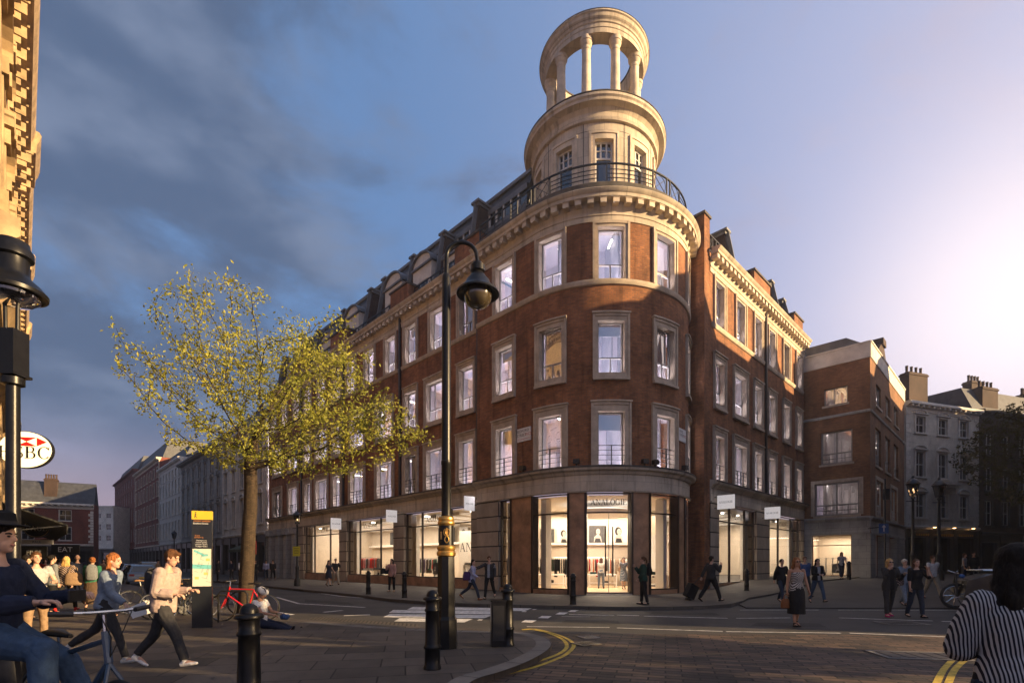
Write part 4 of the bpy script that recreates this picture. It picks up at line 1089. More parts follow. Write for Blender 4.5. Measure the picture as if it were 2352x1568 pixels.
# measured from the real facade planes
kL = -(A0.x*NL.x+A0.y*NL.y); kR = (A1.x*NR.x+A1.y*NR.y)
def nlp(dl, dr):
    a = kL+dl; b = kR-dr
    return Vector((0.7145*a+0.6997*b, 0.6997*a-0.7145*b, 0))
outer = [LW.P(29.4, -0.45, 0), LW.P(4.3, -0.45, 0)]
b = MAIN.breaks(MAIN.a0-4.0, RD*R_(84)); outer += [MAIN.P(a, -0.45, 0) for a in b]
outer += [RW.P(RT0+0.2, -1.6, 0), RW.P(RT0+0.2, -0.45, 0), RW.P(RT1-0.2, -0.45, 0), RW.P(RT1-0.2, -7.0, 0)]
back = nlp(7.6, 7.0)
outer += [back, LW.P(29.4, -7.3, 0)]
def ngon(mb, pts, z, up=True):
    bm = bmesh.new(); vs = [bm.verts.new((p.x, p.y, z)) for p in pts]; f = bm.faces.new(vs); bm.normal_update()
    bmesh.ops.triangulate(bm, faces=[f])
    for g in bm.faces:
        q = [v.co.copy() for v in g.verts]
        mb.face(q if (g.normal.z > 0) == up else q[::-1])
    bm.free()
fl = MB(); ngon(fl, outer, 0.07); fl.build('shop_floor', M['shop_floor'], cb, OB, smooth=False)
ce = MB(); ngon(ce, outer, 4.64, False); ce.build('shop_ceiling', M['plaster'], cb, OB, smooth=False)
wl = MB(); pts = outer[-4:]
seq = [RW.P(RT0+0.2, -0.5, 0), ] if False else []
def wallseg(mb, p, q, z0=0.07, z1=4.64): mb.face([(q.x,q.y,z0),(p.x,p.y,z0),(p.x,p.y,z1),(q.x,q.y,z1)])
wallseg(wl, RW.P(RT1-0.2,-0.45,0), RW.P(RT1-0.2,-7.0,0)); wallseg(wl, RW.P(RT1-0.2,-7.0,0), back); wallseg(wl, back, LW.P(29.4,-7.3,0)); wallseg(wl, LW.P(29.4,-7.3,0), LW.P(29.4,-0.45,0))
wl.build('shop_wall', M['plaster_warm'], cb, OB, smooth=False)
# bulkheads, beams and inner columns
bk = MB()
for s in np.arange(5.5, 29, 2.4): fbox(bk, LWm, -s-0.35, -s+0.35, -7.0, -1.2, 4.42, 4.60)
for s in np.arange(RT0+1.5, RT1-0.5, 2.4): fbox(bk, RW, s-0.35, s+0.35, -6.6, -1.2, 4.42, 4.60)
bk.lathe([(0.0, 4.02), (1.9, 4.02), (1.9, 4.26), (0.0, 4.27)], (CC.x+0.2, CC.y-0.6, 0), 32)
fbox(bk, LWm, -28.9, -4.6, -7.2, -6.7, 2.95, 3.12)
fbox(bk, RW, RT0+0.4, RT1-0.5, -6.95, -6.4, 2.95, 3.12)
ic = MB()
for s in (7.4, 15.6, 23.8):
    q = LW.P(s, -2.6, 0); ic.lathe([(0.26, 0.07), (0.26, 4.6)], (q.x, q.y, 0), 20)
for a in (xs[1222]+0.28, xs[1305]-0.0, -xs[1305]+0.2, -xs[1222]-0.3, xs[1147]+0.2): fbox(ic, MAIN, a-0.17, a+0.17, -1.0, -0.55, 0.07, 4.6)
for a0, a1 in ((4.95, 11.8), (13.1, 20.0), (21.2, 28.2)):
    for a in (a0+0.35, a1-0.35): fbox(ic, LWm, -a-0.25, -a+0.25, -0.75, -0.48, 0.07, 4.6)
for a in (RT0+1.4, RT0+BAY-1.9, RT0+BAY+1.0, RT1-1.2): fbox(ic, RW, a-0.25, a+0.25, -0.75, -0.48, 0.07, 4.6)
ic.build('display_column', M['plaster'], cb, OB)
bk.build('ceiling_raft', M['plaster'], cb, OB, smooth=False)
sl = MB()   # ceiling strips
emitmat('added_glow', (1.0, 0.9, 0.8), 1.1); cv_ = MB(); cv_.lathe([(1.45, 4.275), (1.75, 4.275), (1.75, 4.30), (1.45, 4.30), (1.45, 4.275)], (CC.x+0.2, CC.y-0.6, 0), 28); cv_.build('added_ring_light', M['added_glow'], cb, OB)  # glowing ring added out of sight on the raft to brighten the ceiling
for s in np.arange(6.7, 29, 2.4): fbox(sl, LWm, -s-0.06, -s+0.06, -6.4, -1.4, 4.56, 4.60)
for s in np.arange(RT0+2.7, RT1-0.5, 2.4): fbox(sl, RW, s-0.06, s+0.06, -6.0, -1.4, 4.56, 4.60)
sl.build('ceiling_strip', M['lamp_strip'], cb, OB, smooth=False)
def area(name, loc, sx, sy, power, col, rz=0.0):
    d = bpy.data.lights.new(name, 'AREA'); d.shape = 'RECTANGLE'; d.size = sx; d.size_y = sy; d.energy = power; d.color = col
    o = bpy.data.objects.new(name, d); COL.objects.link(o); o.location = loc; o.rotation_euler = (0, 0, rz); return o
WARM = (1.0, 0.79, 0.56)
aL = math.atan2(EL.y, EL.x); aR = math.atan2(ER.y, ER.x)
for s in (8.4, 16.6, 24.8):
    q = LW.P(s, -3.8, 4.38); area('shop_light', q, 7.0, 3.6, 165, WARM, aL)
for s in (RT0+4.2, RT0+12.2):
    q = RW.P(s, -3.6, 4.38); area('shop_light', q, 6.5, 3.2, 160, WARM, aR)
area('shop_light', (CC.x+0.2, CC.y-0.6, 4.0), 3.0, 3.0, 250, WARM)
q = Vector((CC.x+0.2, CC.y+2.3, 0)); area('shop_light', (q.x, q.y, 4.38), 6.0, 0.8, 130, WARM)
# ---------------------------------------------------------------- other buildings
def house(name, label, F, a0, a1, H, rows, cols, hw, wallm, trim, cat='building', shop=4.4, roof=None, depth=10, cornice=0.5, frame='frame_white', bars=2, quoin=False, arch=False, pane='pane_dark', surround=0.14, group=None, roofm='slate', loc=None, opens_extra=(), shopm='frame_dark', sign=None):
    c = F.P((a0+a1)/2, -depth/2, 0); t = thing(name, label, cat, c, 0, group)
    O = c
    op = []
    for (z0, z1) in rows:
        for a in cols: op.append((a-hw, a+hw, z0, z1))
    b = MB(); fwall(b, F, a0, a1, shop, H, op, 0.22)
    for a in (a0, a1): b.face([F.P(a,0,0), F.P(a,-depth,0), F.P(a,-depth,H), F.P(a,0,H)])
    b.face([F.P(a0,-depth,0), F.P(a1,-depth,0), F.P(a1,-depth,H), F.P(a0,-depth,H)])
    b.build('wall', M[wallm], t, O)
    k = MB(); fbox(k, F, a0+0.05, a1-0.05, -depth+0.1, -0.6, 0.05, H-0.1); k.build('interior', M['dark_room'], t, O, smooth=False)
    for (z0, z1) in rows:
        for a in cols:
            f = MB(); frame_bars(f, F, a-hw, a+hw, z0, z1, -0.20, -0.12, 0.055, (a,) if bars > 1 else (), ((z0+z1)/2,) if bars > 0 else ())
            w = f.build('window', M[frame], t, O)
            fpane(F, a-hw+0.02, a+hw-0.02, z0+0.02, z1-0.02, -0.17, 'pane', M[pane], w, O)
            if surround:
                s = MB(); e = surround
                fbox(s, F, a-hw-e, a-hw, -0.05, 0.06, z0-0.02, z1+e); fbox(s, F, a+hw, a+hw+e, -0.05, 0.06, z0-0.02, z1+e)
                fbox(s, F, a-hw+0.002, a+hw-0.002, -0.05, 0.06, z1+0.002, z1+e); fbox(s, F, a-hw-e-0.06, a+hw+e+0.06, -0.05, 0.14, z0-0.16, z0-0.02)
                if arch:
                    n = 8; pts = [(-(hw+e+0.1), 0), ]+[(-(hw+e)*math.cos(math.pi*i/n), 0.42*math.sin(math.pi*i/n)+0.02) for i in range(n+1)]+[(hw+e+0.1, 0)]
                    for i in range(len(pts)-1):
                        (u0, v0), (u1, v1) = pts[i], pts[i+1]
                        s.bar(F.P(a+u0, 0.06, z1+e+v0), F.P(a+u1, 0.06, z1+e+v1), 0.12, 0.14)
                    fbox(s, F, a-hw-e-0.1, a+hw+e+0.1, -0.04, 0.2, z1+e-0.02, z1+e+0.08)
                s.build('surround', M[trim], w, O)
    cn = MB(); sc_ = MB(); q = cornice
    fprof(cn, F, a0-0.02, a1+0.02, [(0.0, H-0.9), (0.06, H-0.88), (0.06, H-0.55), (q*0.5, H-0.40), (q, H-0.32), (q, H-0.14), (q*0.9, H-0.06), (-0.4, H)])
    fprof(sc_, F, a0-0.01, a1+0.01, [(0.0, shop-0.02), (0.10, shop), (0.2, shop+0.16), (0.19, shop+0.26), (0.0, shop+0.32)])
    n = max(1, int((a1-a0)/0.7))
    for i in range(n):
        a = a0+(a1-a0)*(i+0.5)/n; fbox(cn, F, a-0.11, a+0.11, 0.03, q*0.85, H-0.52, H-0.33)
    cn.build('cornice', M[trim], t, O); sc_.build('shop_cornice', M[trim], t, O)
    if quoin:
        qn = MB()
        for a, sg in ((a0, 1), (a1, -1)):
            z = shop+0.5; i = 0
            while z < H-1.2:
                w = 0.62 if i % 2 == 0 else 0.38
                fbox(qn, F, min(a, a+sg*w), max(a, a+sg*w), -0.02, 0.05, z, z+0.36); z += 0.42; i += 1
        qn.build('quoins', M[trim], t, O)
    sf = MB(); w = (a1-a0); nb = max(1, round(w/3.2))
    for i in range(nb+1):
        a = a0+w*i/nb; fbox(sf, F, max(a0, a-0.28), min(a1, a+0.28), -0.5, 0.06, 0.0, shop-0.02)
    fbox(sf, F, a0+0.28, a1-0.28, -0.35, -0.02, shop-0.75, shop-0.03); fbox(sf, F, a0+0.28, a1-0.28, -0.35, -0.05, 0.0, 0.5)
    s = sf.build('shopfront', M[shopm], t, O)
    fpane(F, a0+0.2, a1-0.2, 0.5, shop-0.75, -0.25, 'pane', M['pane_dark'], s, O)
    if roof:
        r = MB()
        if roof[0] == 'mansard':
            h = roof[1]; fprof(r, F, a0, a1, [(-0.5, H-0.02), (-1.6, H+h), (-depth+1.5, H+h+0.3), (-depth, H-0.02)])
        elif roof[0] == 'pitch':
            h = roof[1]; fprof(r, F, a0-0.1, a1+0.1, [(0.1, H-0.03), (-depth/2, H+h), (-depth-0.1, H-0.03), (-depth+0.1, H-0.1)])
        elif roof[0] == 'flat': fprof(r, F, a0, a1, [(-0.3, H-0.04), (-0.3, H+0.02), (-depth, H+0.04), (-depth, H-0.04)])
        ro = r.build('roof', M[roofm], t, O)
        for (a, d, w, hh, pots) in roof[2] if len(roof) > 2 else ():
            m = MB(); z = H+0.1; fbox(m, F, a-w/2, a+w/2, d-0.45, d+0.45, z, z+hh); fbox(m, F, a-w/2-0.07, a+w/2+0.07, d-0.52, d+0.52, z+hh-0.28, z+hh-0.12)
            for i in range(pots):
                u = a-w/2+w*(i+0.5)/pots; p = F.P(u, d, z+hh); m.lathe([(0.13, 0), (0.15, 0.1), (0.11, 0.15), (0.12, 0.65), (0.145, 0.7), (0.10, 0.72)], p, 10)
            m.build('chimney', M['brick_dark'], ro, O)
    return t, O
def bars(a0, a1, n, m=0.0): return [a0+m+(a1-a0-2*m)*(i+0.5)/n for i in range(n)]
LS = Mirror(Flat(A0, EL, NL))       # the street front further down the left street
house('stucco_house', 'pale stucco townhouse with quoins next door to the brick corner building', LS, -52.6, -37.3, 16.2, [(5.6, 8.6), (9.8, 12.2), (13.2, 14.8)], bars(-52.6, -37.3, 5), 0.55, 'stucco', 'white_stucco', quoin=True, roof=('mansard', 2.5, [(-45, -2, 1.6, 2.6, 4)]), arch=True)
house('classical_block', 'grey stone classical block with pedimented windows beside the white terrace', LS, -74.8, -52.75, 16.6, [(5.4, 8.8), (9.8, 12.4), (13.2, 14.9)], bars(-74.8, -52.75, 7), 0.62, 'stucco_grey', 'stucco_grey', roof=('mansard', 2.2), arch=True, surround=0.22, cornice=0.8)
house('white_terrace', 'white painted terrace front between grey stone and red brick blocks', LS, -92, -75, 18.0, [(5.4, 8.2), (9.2, 11.8), (12.6, 14.8), (15.3, 16.6)], bars(-92, -75, 7), 0.5, 'white_stucco', 'white_stucco', roof=('mansard', 2.4))
house('gabled_block', 'red brick block with stone bands and curved gable down the street', LS, -119, -92.2, 20.5, [(5.6, 8.4), (9.6, 12.4), (13.6, 16.2), (17, 18.8)], bars(-119, -92.2, 8), 0.65, 'brick_red', 'stone_trim', roof=('mansard', 3.4, [(-112, -3, 2, 2.5, 4), (-97, -3, 2, 3.2, 5)]), quoin=True)
house('red_block', 'plain red brick block beyond the curved gable block', LS, -152, -119.2, 22.0, [(6, 9), (10.4, 13.4), (14.8, 17.6), (18.6, 20.4)], bars(-152, -119.2, 9), 0.7, 'brick_red', 'brick_red', roof=('mansard', 3.0, [(-148, -2, 2, 2.6, 4), (-126, -2, 2, 2.6, 4)]), surround=0)
# the houses that close the street
F1 = Flat((-74.0, 74.0), (0.87, 0.49), (0.49, -0.87))
house('brick_house', 'brick house with white sashes and dark hipped roof closing the street', F1, 0.0, 9.6, 10.6, [(4.9, 6.9), (7.9, 9.5)], [1.9, 6.2], 0.72, 'brick_red', 'white_stucco', quoin=True, roof=('mansard', 3.1, [(4.3, -1.3, 1.5, 3.6, 5)]), shop=4.0, surround=0.05, depth=3.6)
F1d = thing('white_dormer', 'white dormer window on the dark roof of the brick house', 'window', F1.P(6.2, -1.0, 11.0)) if False else None
F2 = Flat((-96.0, 110.0), (1, 0.0), (0, -1))
house('white_block', 'white flat roofed modern block far behind the brick house', F2, 0.0, 8.6, 13.9, [(8.6, 9.9), (11.2, 12.2), (6.2, 7.4)], bars(0, 8.6, 4), 0.5, 'white_stucco', 'white_stucco', roof=('flat',), surround=0, quoin=False, cornice=0.15)
F3 = Flat((-89.5, 118.0), (1, 0.0), (0, -1))
house('grey_block', 'narrow grey stone block between white block and red brick', F3, 2.4, 9.5, 14.6, [(5.5, 7.5), (8.5, 10.5), (11.5, 13)], bars(2.4, 9.5, 4), 0.45, 'stucco_grey', 'stucco_grey', roof=('flat',), surround=0)
# far left: the sunlit ornate bank beside the camera
FB = Flat((-0.45*0.7145, -0.45*0.6997), (EL.x, EL.y), (0.7145, 0.6997))
ob = FB.P(40, -5, 0)
bank = thing('ornate_building', 'ornate golden stone building with deep bracketed cornice', 'building', ob)
b = MB(); op = []
for k in range(12):
    c = 14+4.6*k; op += [(c-0.85, c+0.85, 8.2, 12.0), (c-0.8, c+0.8, 13.6, 17.2)]
fwall(b, FB, 11.0, 68.0, 6.6, 20.3, op, 0.5); b.build('wall', M['stone_gold'], bank, ob)
for k in range(12):
    c = 14+4.6*k
    for (z0, z1, hw) in ((8.2, 12.0, 0.85), (13.6, 17.2, 0.8)):
        f = MB(); frame_bars(f, FB, c-hw, c+hw, z0, z1, -0.42, -0.32, 0.08, (c,), ((z0+z1)/2,)); w = f.build('window', M['frame_dark'], bank, ob)
        fpane(FB, c-hw+0.02, c+hw-0.02, z0+0.02, z1-0.02, -0.38, 'pane', M['pane_dark'], w, ob)
        s = MB()
        for sg in (-1, 1):
            e0, e1 = sorted((c+sg*(hw+0.02), c+sg*(hw+0.42))); fbox(s, FB, e0, e1, -0.1, 0.20, z0-0.1, z1+0.05)
            e0, e1 = sorted((c+sg*(hw-0.05), c+sg*(hw+0.5))); fbox(s, FB, e0, e1, -0.05, 0.28, z1-0.35, z1+0.0); fbox(s, FB, e0, e1, -0.05, 0.3, z0-0.5, z0-0.1)
        n = 10; pr = None
        for i in range(n+1):
            u = -math.cos(math.pi*i/n)*(hw+0.3); v = 0.75*math.sin(math.pi*i/n); p = FB.P(c+u, 0.16, z1+0.05+v)
            if pr is not None: s.bar(pr, p, 0.42, 0.36)
            pr = p
        fbox(s, FB, c-0.22, c+0.22, -0.05, 0.36, z1+0.5, z1+1.2)
        s.build('surround', M['gold_trim'], w, ob)
bd = MB()
fprof(bd, FB, 11.0, 68.0, [(0.0, 6.0), (0.2, 6.1), (0.34, 6.5), (0.45, 6.6), (0.45, 6.85), (0.0, 7.0)])
fprof(bd, FB, 11.0, 68.0, [(0.0, 12.9), (0.18, 13.0), (0.22, 13.2), (0.0, 13.3)])
fprof(bd, FB, 11.0, 68.0, [(0.0, 18.4), (0.14, 18.5), (0.16, 18.9), (0.05, 19.0), (0.05, 20.2)])
bd.build('moulding', M['gold_trim'], bank, ob)
cn = MB(); fprof(cn, FB, 11.0, 68.0, [(0.05, 20.25), (0.12, 20.3), (0.12, 21.25), (0.80, 21.3), (0.82, 21.75), (0.90, 21.9), (0.97, 22.2), (0.95, 22.3), (-0.2, 22.5)])
for k in range(4):
    a = 20.0+k*13.5; fprof(cn, FB, a, a+3.2, [(0.12, 21.26), (0.98, 21.28), (1.02, 21.74), (1.10, 21.9), (1.18, 22.24), (1.1, 22.36), (0.2, 22.5)])
cn.build('cornice', M['gold_trim'], bank, ob)
mm = MB(); a = 11.4; i = 0
while a < 67.5:
    e = 0.2 if any(20.0+k*13.5-0.1 < a < 23.3+k*13.5 for k in range(4)) else 0.0
    fbox(mm, FB, a-0.26, a+0.26, 0.10, 0.62+e, 20.75, 21.27); fbox(mm, FB, a-0.20, a+0.20, 0.10, 0.46+e, 20.50, 20.748); fbox(mm, FB, a-0.32, a+0.32, 0.10, 0.70+e, 21.16, 21.275)
    a += 1.12
mm.build('bracket_course', M['gold_trim'], bank, ob)
gp = MB()
for k in range(13): fbox(gp, FB, 11.2+4.6*k, 12.4+4.6*k, -0.6, 0.06, 0.0, 6.05)
gp.build('stone_pier', M['stone_gold'], bank, ob)
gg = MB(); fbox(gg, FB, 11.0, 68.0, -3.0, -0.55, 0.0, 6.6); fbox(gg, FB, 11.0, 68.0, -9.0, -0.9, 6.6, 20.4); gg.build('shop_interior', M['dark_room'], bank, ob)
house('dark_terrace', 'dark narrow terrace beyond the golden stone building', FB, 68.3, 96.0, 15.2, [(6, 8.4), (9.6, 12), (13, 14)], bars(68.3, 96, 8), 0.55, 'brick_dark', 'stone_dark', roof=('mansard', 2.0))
# ---- right: brick annex of the corner block
AX0 = RW.P(RT1, 0, 0); axc = AX0 + Vector((0.6997, -0.7145, 0))*4.2
FA = Flat(AX0, (0.6997, -0.7145), (-0.7145, -0.6997)); FR = Flat(axc, (ER.x, ER.y), (NR.x, NR.y))
oa = axc + ER*7 - NR*3
an = thing('brick_annex', 'four storey brown brick annex with a pale stone parapet band', 'building', oa)
HA = 16.0
opA = [(1.35, 2.85, 13.1, 14.35), (1.15, 3.15, 8.75, 11.15), (0.75, 3.55, 4.95, 7.35)]
opB = [(2.0, 3.9, 13.0, 14.6), (5.6, 7.5, 13.0, 14.6), (9.3, 11.2, 13.0, 14.6), (1.8, 3.9, 8.6, 11.4), (5.4, 7.5, 8.6, 11.4), (9.2, 11.3, 8.6, 11.4), (2.0, 4.7, 4.95, 7.6), (7.8, 10.6, 4.95, 7.6)]
b = MB(); fwall(b, FA, 0.0, 4.2, 4.7, HA, opA, 0.28); fwall(b, FR, 0.0, 14.4, 4.7, HA, opB, 0.28)
b.face([FR.P(14.4,0,0), FR.P(14.4,-9,0), FR.P(14.4,-9,HA), FR.P(14.4,0,HA)]); b.build('wall', M['brick_brown'], an, oa)
for F, ops in ((FA, opA), (FR, opB)):
    for (p, q, r, s) in ops:
        f = MB(); mid = (p+q)/2; w = 0.06
        big = q-p > 1.9
        frame_bars(f, F, p, q, r, s, -0.24, -0.15, 0.065 if not big else 0.10, (mid,) if (q-p > 1.6 and s-r > 1.5) else (), (r+(s-r)*0.32,) if s-r > 1.7 else ())
        if s-r > 1.7:
            n = 4 if q-p > 1.5 else 1
            for i in range(1, n): f_ = p+(q-p)*i/n; fbox(f, F, f_-0.02, f_+0.02, -0.23, -0.17, r+0.06, r+(s-r)*0.32)
            fbox(f, F, p+0.06, q-0.06, -0.23, -0.17, r+(s-r)*0.16-0.02, r+(s-r)*0.16+0.02)
        wd = f.build('window', M['frame_metal'], an, oa)
        fpane(F, p+0.03, q-0.03, r+0.03, s-0.03, -0.2, 'pane', M['pane_upper'], wd, oa)
        sm = MB(); fbox(sm, F, p-0.1, q+0.1, -0.22, 0.10, r-0.14, r-0.002)
        if r < 5.2:
            fbox(sm, F, p-0.25, p-0.002, -0.2, 0.05, r-0.002, s+0.25); fbox(sm, F, q+0.002, q+0.25, -0.2, 0.05, r-0.002, s+0.25); fbox(sm, F, p-0.002, q+0.002, -0.2, 0.05, s+0.002, s+0.25)
        sm.build('sill', M['stone_frame'], wd, oa)
st = MB()
for F, a1 in ((FA, 4.2), (FR, 14.4)):
    fprof(st, F, 0.0, a1+(0.06 if F is FA else 0), [(0.02, HA-0.02), (0.06, HA), (0.06, HA+1.02), (0.12, HA+1.04), (0.12, HA+1.14), (-0.35, HA+1.16), (-0.35, HA)])
st.build('stone_band', M['white_stucco'], an, oa)
st = MB()
for F, a1 in ((FA, 4.2), (FR, 14.4)):
    fprof(st, F, 0.0, a1, [(0.0, 12.15), (0.08, 12.17), (0.10, 12.3), (0.0, 12.36)])
    fprof(st, F, 0.0, a1, [(0.04, 3.5), (0.08, 3.52), (0.08, 3.72), (0.04, 3.76), (0.05, 4.5), (0.12, 4.56), (0.2, 4.66), (0.19, 4.74), (0.0, 4.8)])
fbox(st, FA, 0.0, 0.55, -0.4, 0.05, 0.0, 3.5); fbox(st, FA, 3.1, 4.2, -0.4, 0.05, 0.0, 3.5)
for p, q in ((-0.04, 1.6), (5.0, 7.0), (10.2, 14.4)): fbox(st, FR, p, q, -0.4, 0.048, 0.0, 3.5)
st.build('stone_base', M['stucco_grey'], an, oa)
sw = MB(); frame_bars(sw, FA, 0.55, 3.1, 0.52, 3.5, -0.22, -0.1, 0.06, (), (2.75,)); sw = sw.build('shop_window', M['copper'], an, oa)
fpane(FA, 0.58, 3.07, 0.55, 3.47, -0.17, 'pane', M['pane_shop'], sw, oa)
rm = MB()
rm.face([FA.P(0.1,-3.5,0.45), FA.P(4.0,-3.5,0.45), FA.P(4.0,-3.5,3.6), FA.P(0.1,-3.5,3.6)]); rm.face([FA.P(0.1,-0.3,3.6), FA.P(4.0,-0.3,3.6), FA.P(4.0,-3.5,3.6), FA.P(0.1,-3.5,3.6)])
rm.face([FA.P(0.1,-0.3,0.46), FA.P(4.0,-0.3,0.46), FA.P(4.0,-3.5,0.46), FA.P(0.1,-3.5,0.46)]); rm.face([FA.P(0.1,-0.3,0.46), FA.P(0.1,-3.5,0.46), FA.P(0.1,-3.5,3.6), FA.P(0.1,-0.3,3.6)]); rm.face([FA.P(4.0,-0.3,0.46), FA.P(4.0,-3.5,0.46), FA.P(4.0,-3.5,3.6), FA.P(4.0,-0.3,3.6)])
rm.build('shop_interior', M['plaster_warm'], an, oa, smooth=False)
q = FA.P(2.0, -1.8, 3.5); area('shop_light', q, 2.6, 2.2, 75, WARM, math.atan2(-0.7145, 0.6997))
for z0, z1 in ((4.85, 7.9), (8.2, 11.9), (12.5, 15.6)):
    r = MB()
    for F, a0, a1 in ((FA, 0.1, 4.0), (FR, 0.4, 14.2)):
        r.face([F.P(a0,-3.0,z0), F.P(a1,-3.0,z0), F.P(a1,-3.0,z1), F.P(a0,-3.0,z1)]); r.face([F.P(a0,-0.3,z1), F.P(a1,-0.3,z1), F.P(a1,-3.0,z1), F.P(a0,-3.0,z1)]); r.face([F.P(a0,-0.3,z0), F.P(a1,-0.3,z0), F.P(a1,-3.0,z0), F.P(a0,-3.0,z0)])
    r.build('office_room', M['office_wall'], an, oa, smooth=False)
lt = MB()
for z1 in (7.9, 11.9, 15.6):
    for a in (1.0, 2.6): fbox(lt, FA, a, a+0.7, -1.7, -1.45, z1-0.4, z1-0.35)
    for a in (3.6, 6.6, 9.8): fbox(lt, FR, a, a+0.9, -1.7, -1.45, z1-0.4, z1-0.35)
lt.build('office_light', M['lamp_strip'], an, oa, smooth=False)
rf = MB()
fprof(rf, FR, 0.3, 14.2, [(-0.36, HA+1.1), (-1.5, HA+1.9), (-8.5, HA+1.95), (-8.5, HA+1.0)])
rr = rf.build('roof', M['lead'], an, oa)
pk = MB(); [fbox(pk, FR, a, a+0.7, -2.2, -0.9, HA+1.0, HA+z) for a, z in ()]
q = [(5.5, HA+1.1), (9.6, HA+4.2), (10.6, HA+4.3), (13.6, HA+1.1)]
A = [FR.P(a, -0.9, z) for a, z in q]; B = [FR.P(a, -2.0, z) for a, z in q]
pk.face(A); pk.face(B[::-1])
for i in range(4): pk.face([A[i], A[(i+1) % 4], B[(i+1) % 4], B[i]])
fbox(pk, FR, 9.5, 10.8, -2.15, -0.75, HA+4.05, HA+4.6); pk.build('raking_wall', M['brick_dark'], an, oa)
# ---- right: white pub house and dark brick terrace
FW = Flat((36.1, 46.2), (0.951, 0.309), (0.309, -0.951))
wh, ow = house('white_pub', 'white stucco pub with quoins, bracketed balcony and flower baskets', FW, 0.2, 10.3, 16.4, [(13.6, 15.1), (9.5, 11.8), (5.7, 7.9)], [2.15, 5.2, 8.2], 0.62, 'stucco', 'white_stucco', quoin=True, arch=True, shop=4.6, surround=0.2, roof=('pitch', 1.9, [(4.6, -2.2, 2.6, 3.6, 4)]), roofm='tile_roof', depth=9)
bl = MB(); fbox(bl, FW, 3.9, 6.5, 0.0, 0.9, 8.75, 8.95); fbox(bl, FW, 4.1, 6.3, 0.0, 0.7, 8.5, 8.75)
for a in (4.2, 6.2): fbox(bl, FW, a-0.12, a+0.12, 0.0, 0.55, 8.0, 8.5)
bl.build('balcony', M['white_stucco'], wh, ow)
gl = MB()
for i in range(26): a = 1.6+i*0.31; fbox(gl, FW, a, a+0.17, -0.02, 0.03, 3.98, 4.2)
gl.build('gilt_lettering', M['gold_paint'], wh, ow)
pl = MB()
for a in (3.2, 5.9, 8.6): p = FW.P(a, 0.55, 4.75); pl.lathe([(0.02, 0.16), (0.16, 0.05), (0.20, 0.0)], p, 12); pl.bar(p+Vector((0,0,0.14)), FW.P(a, 0.0, 5.0), 0.03)
pl = pl.build('picture_lamp', M['gold_paint'], wh, ow)
pe = MB()
for a in (3.2, 5.9, 8.6): p = FW.P(a, 0.55, 4.76); pe.ell(p, (0.13, 0.13, 0.06), 10, 6)
pe.build('lamp_bulb', M['lamp_warm'], pl, ow)
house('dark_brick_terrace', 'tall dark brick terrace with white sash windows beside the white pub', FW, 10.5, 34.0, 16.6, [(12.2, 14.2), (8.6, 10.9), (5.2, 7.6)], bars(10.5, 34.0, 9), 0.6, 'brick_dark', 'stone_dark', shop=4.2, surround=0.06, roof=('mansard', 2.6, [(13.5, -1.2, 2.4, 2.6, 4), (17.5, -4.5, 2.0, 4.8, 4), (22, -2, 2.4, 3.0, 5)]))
# ---- out of the picture on the right: the long front across the street that keeps the lower walls in shade
FO = Flat((17.3, 13.7), (ER.x, ER.y), (-NR.x, -NR.y))
house('opposite_block', 'long brick block across the side street', FO, 0.0, 55.0, 17.6, [(5.6, 8), (9.4, 12), (13.6, 16)], bars(0, 55, 14), 0.7, 'brick_brown', 'stone_trim', roof=('flat',), depth=9)
gb = thing('shadow_gables', 'row of unseen brick gables added to slant the shadow edge', 'roof', FO.P(6, -4, 17.6))  # unseen gables, shaped to slant the shadow edge on the drum
m = MB()
for a, w, h in ((0.2, 5.0, 2.2), (9.0, 4.6, 3.0), (19.5, 5.5, 2.6), (30, 4.5, 3.2), (41, 5.5, 2.4)):
    for s in range(1):
        P = [FO.P(a, -0.2, 17.61), FO.P(a+w, -0.2, 17.61), FO.P(a+w/2, -0.2, 17.6+h)]; Q = [FO.P(a, -6, 17.61), FO.P(a+w, -6, 17.61), FO.P(a+w/2, -6, 17.6+h)]
        m.face(P); m.face(Q[::-1]); m.face([P[0], P[2], Q[2], Q[0]]); m.face([P[1], P[2], Q[2], Q[1]]); m.face([P[0], P[1], Q[1], Q[0]])
m.build('gable', M['brick_brown'], gb, FO.P(6, -4, 17.6))
# ---------------------------------------------------------------- trees (space colonisation)
def inpoly(x, y, P):
    c = np.zeros(len(x), bool); n = len(P); j = n-1
    for i in range(n):
        xi, yi = P[i]; xj, yj = P[j]
        m = ((yi > y) != (yj > y)) & (x < (xj-xi)*(y-yi)/(yj-yi+1e-12)+xi); c ^= m; j = i
    return c
def leafmat(name, c1, c2, trans=0.35):
    m = bpy.data.materials.new(name); m.use_nodes = True; N = m.node_tree.nodes; L = m.node_tree.links
    p = N['Principled BSDF']; p.inputs['Roughness'].default_value = 0.5; p.inputs['Specular IOR Level'].default_value = 0.3
    at_ = N.new('ShaderNodeVertexColor'); at_.layer_name = 'tint'
    mx = N.new('ShaderNodeMix'); mx.data_type = 'RGBA'; mx.inputs[6].default_value = (*c1, 1); mx.inputs[7].default_value = (*c2, 1)
    L.new(at_.outputs[0], mx.inputs[0]); L.new(mx.outputs[2], p.inputs['Base Color'])
    t = N.new('ShaderNodeBsdfTranslucent'); L.new(mx.outputs[2], t.inputs[0])
    ms = N.new('ShaderNodeMixShader'); ms.inputs[0].default_value = trans
    L.new(p.outputs[0], ms.inputs[1]); L.new(t.outputs[0], ms.inputs[2]); L.new(ms.outputs[0], N['Material Output'].inputs[0])
    M[name] = m
leafmat('leaf_spring', (0.16, 0.21, 0.04), (0.46, 0.42, 0.06), 0.42)
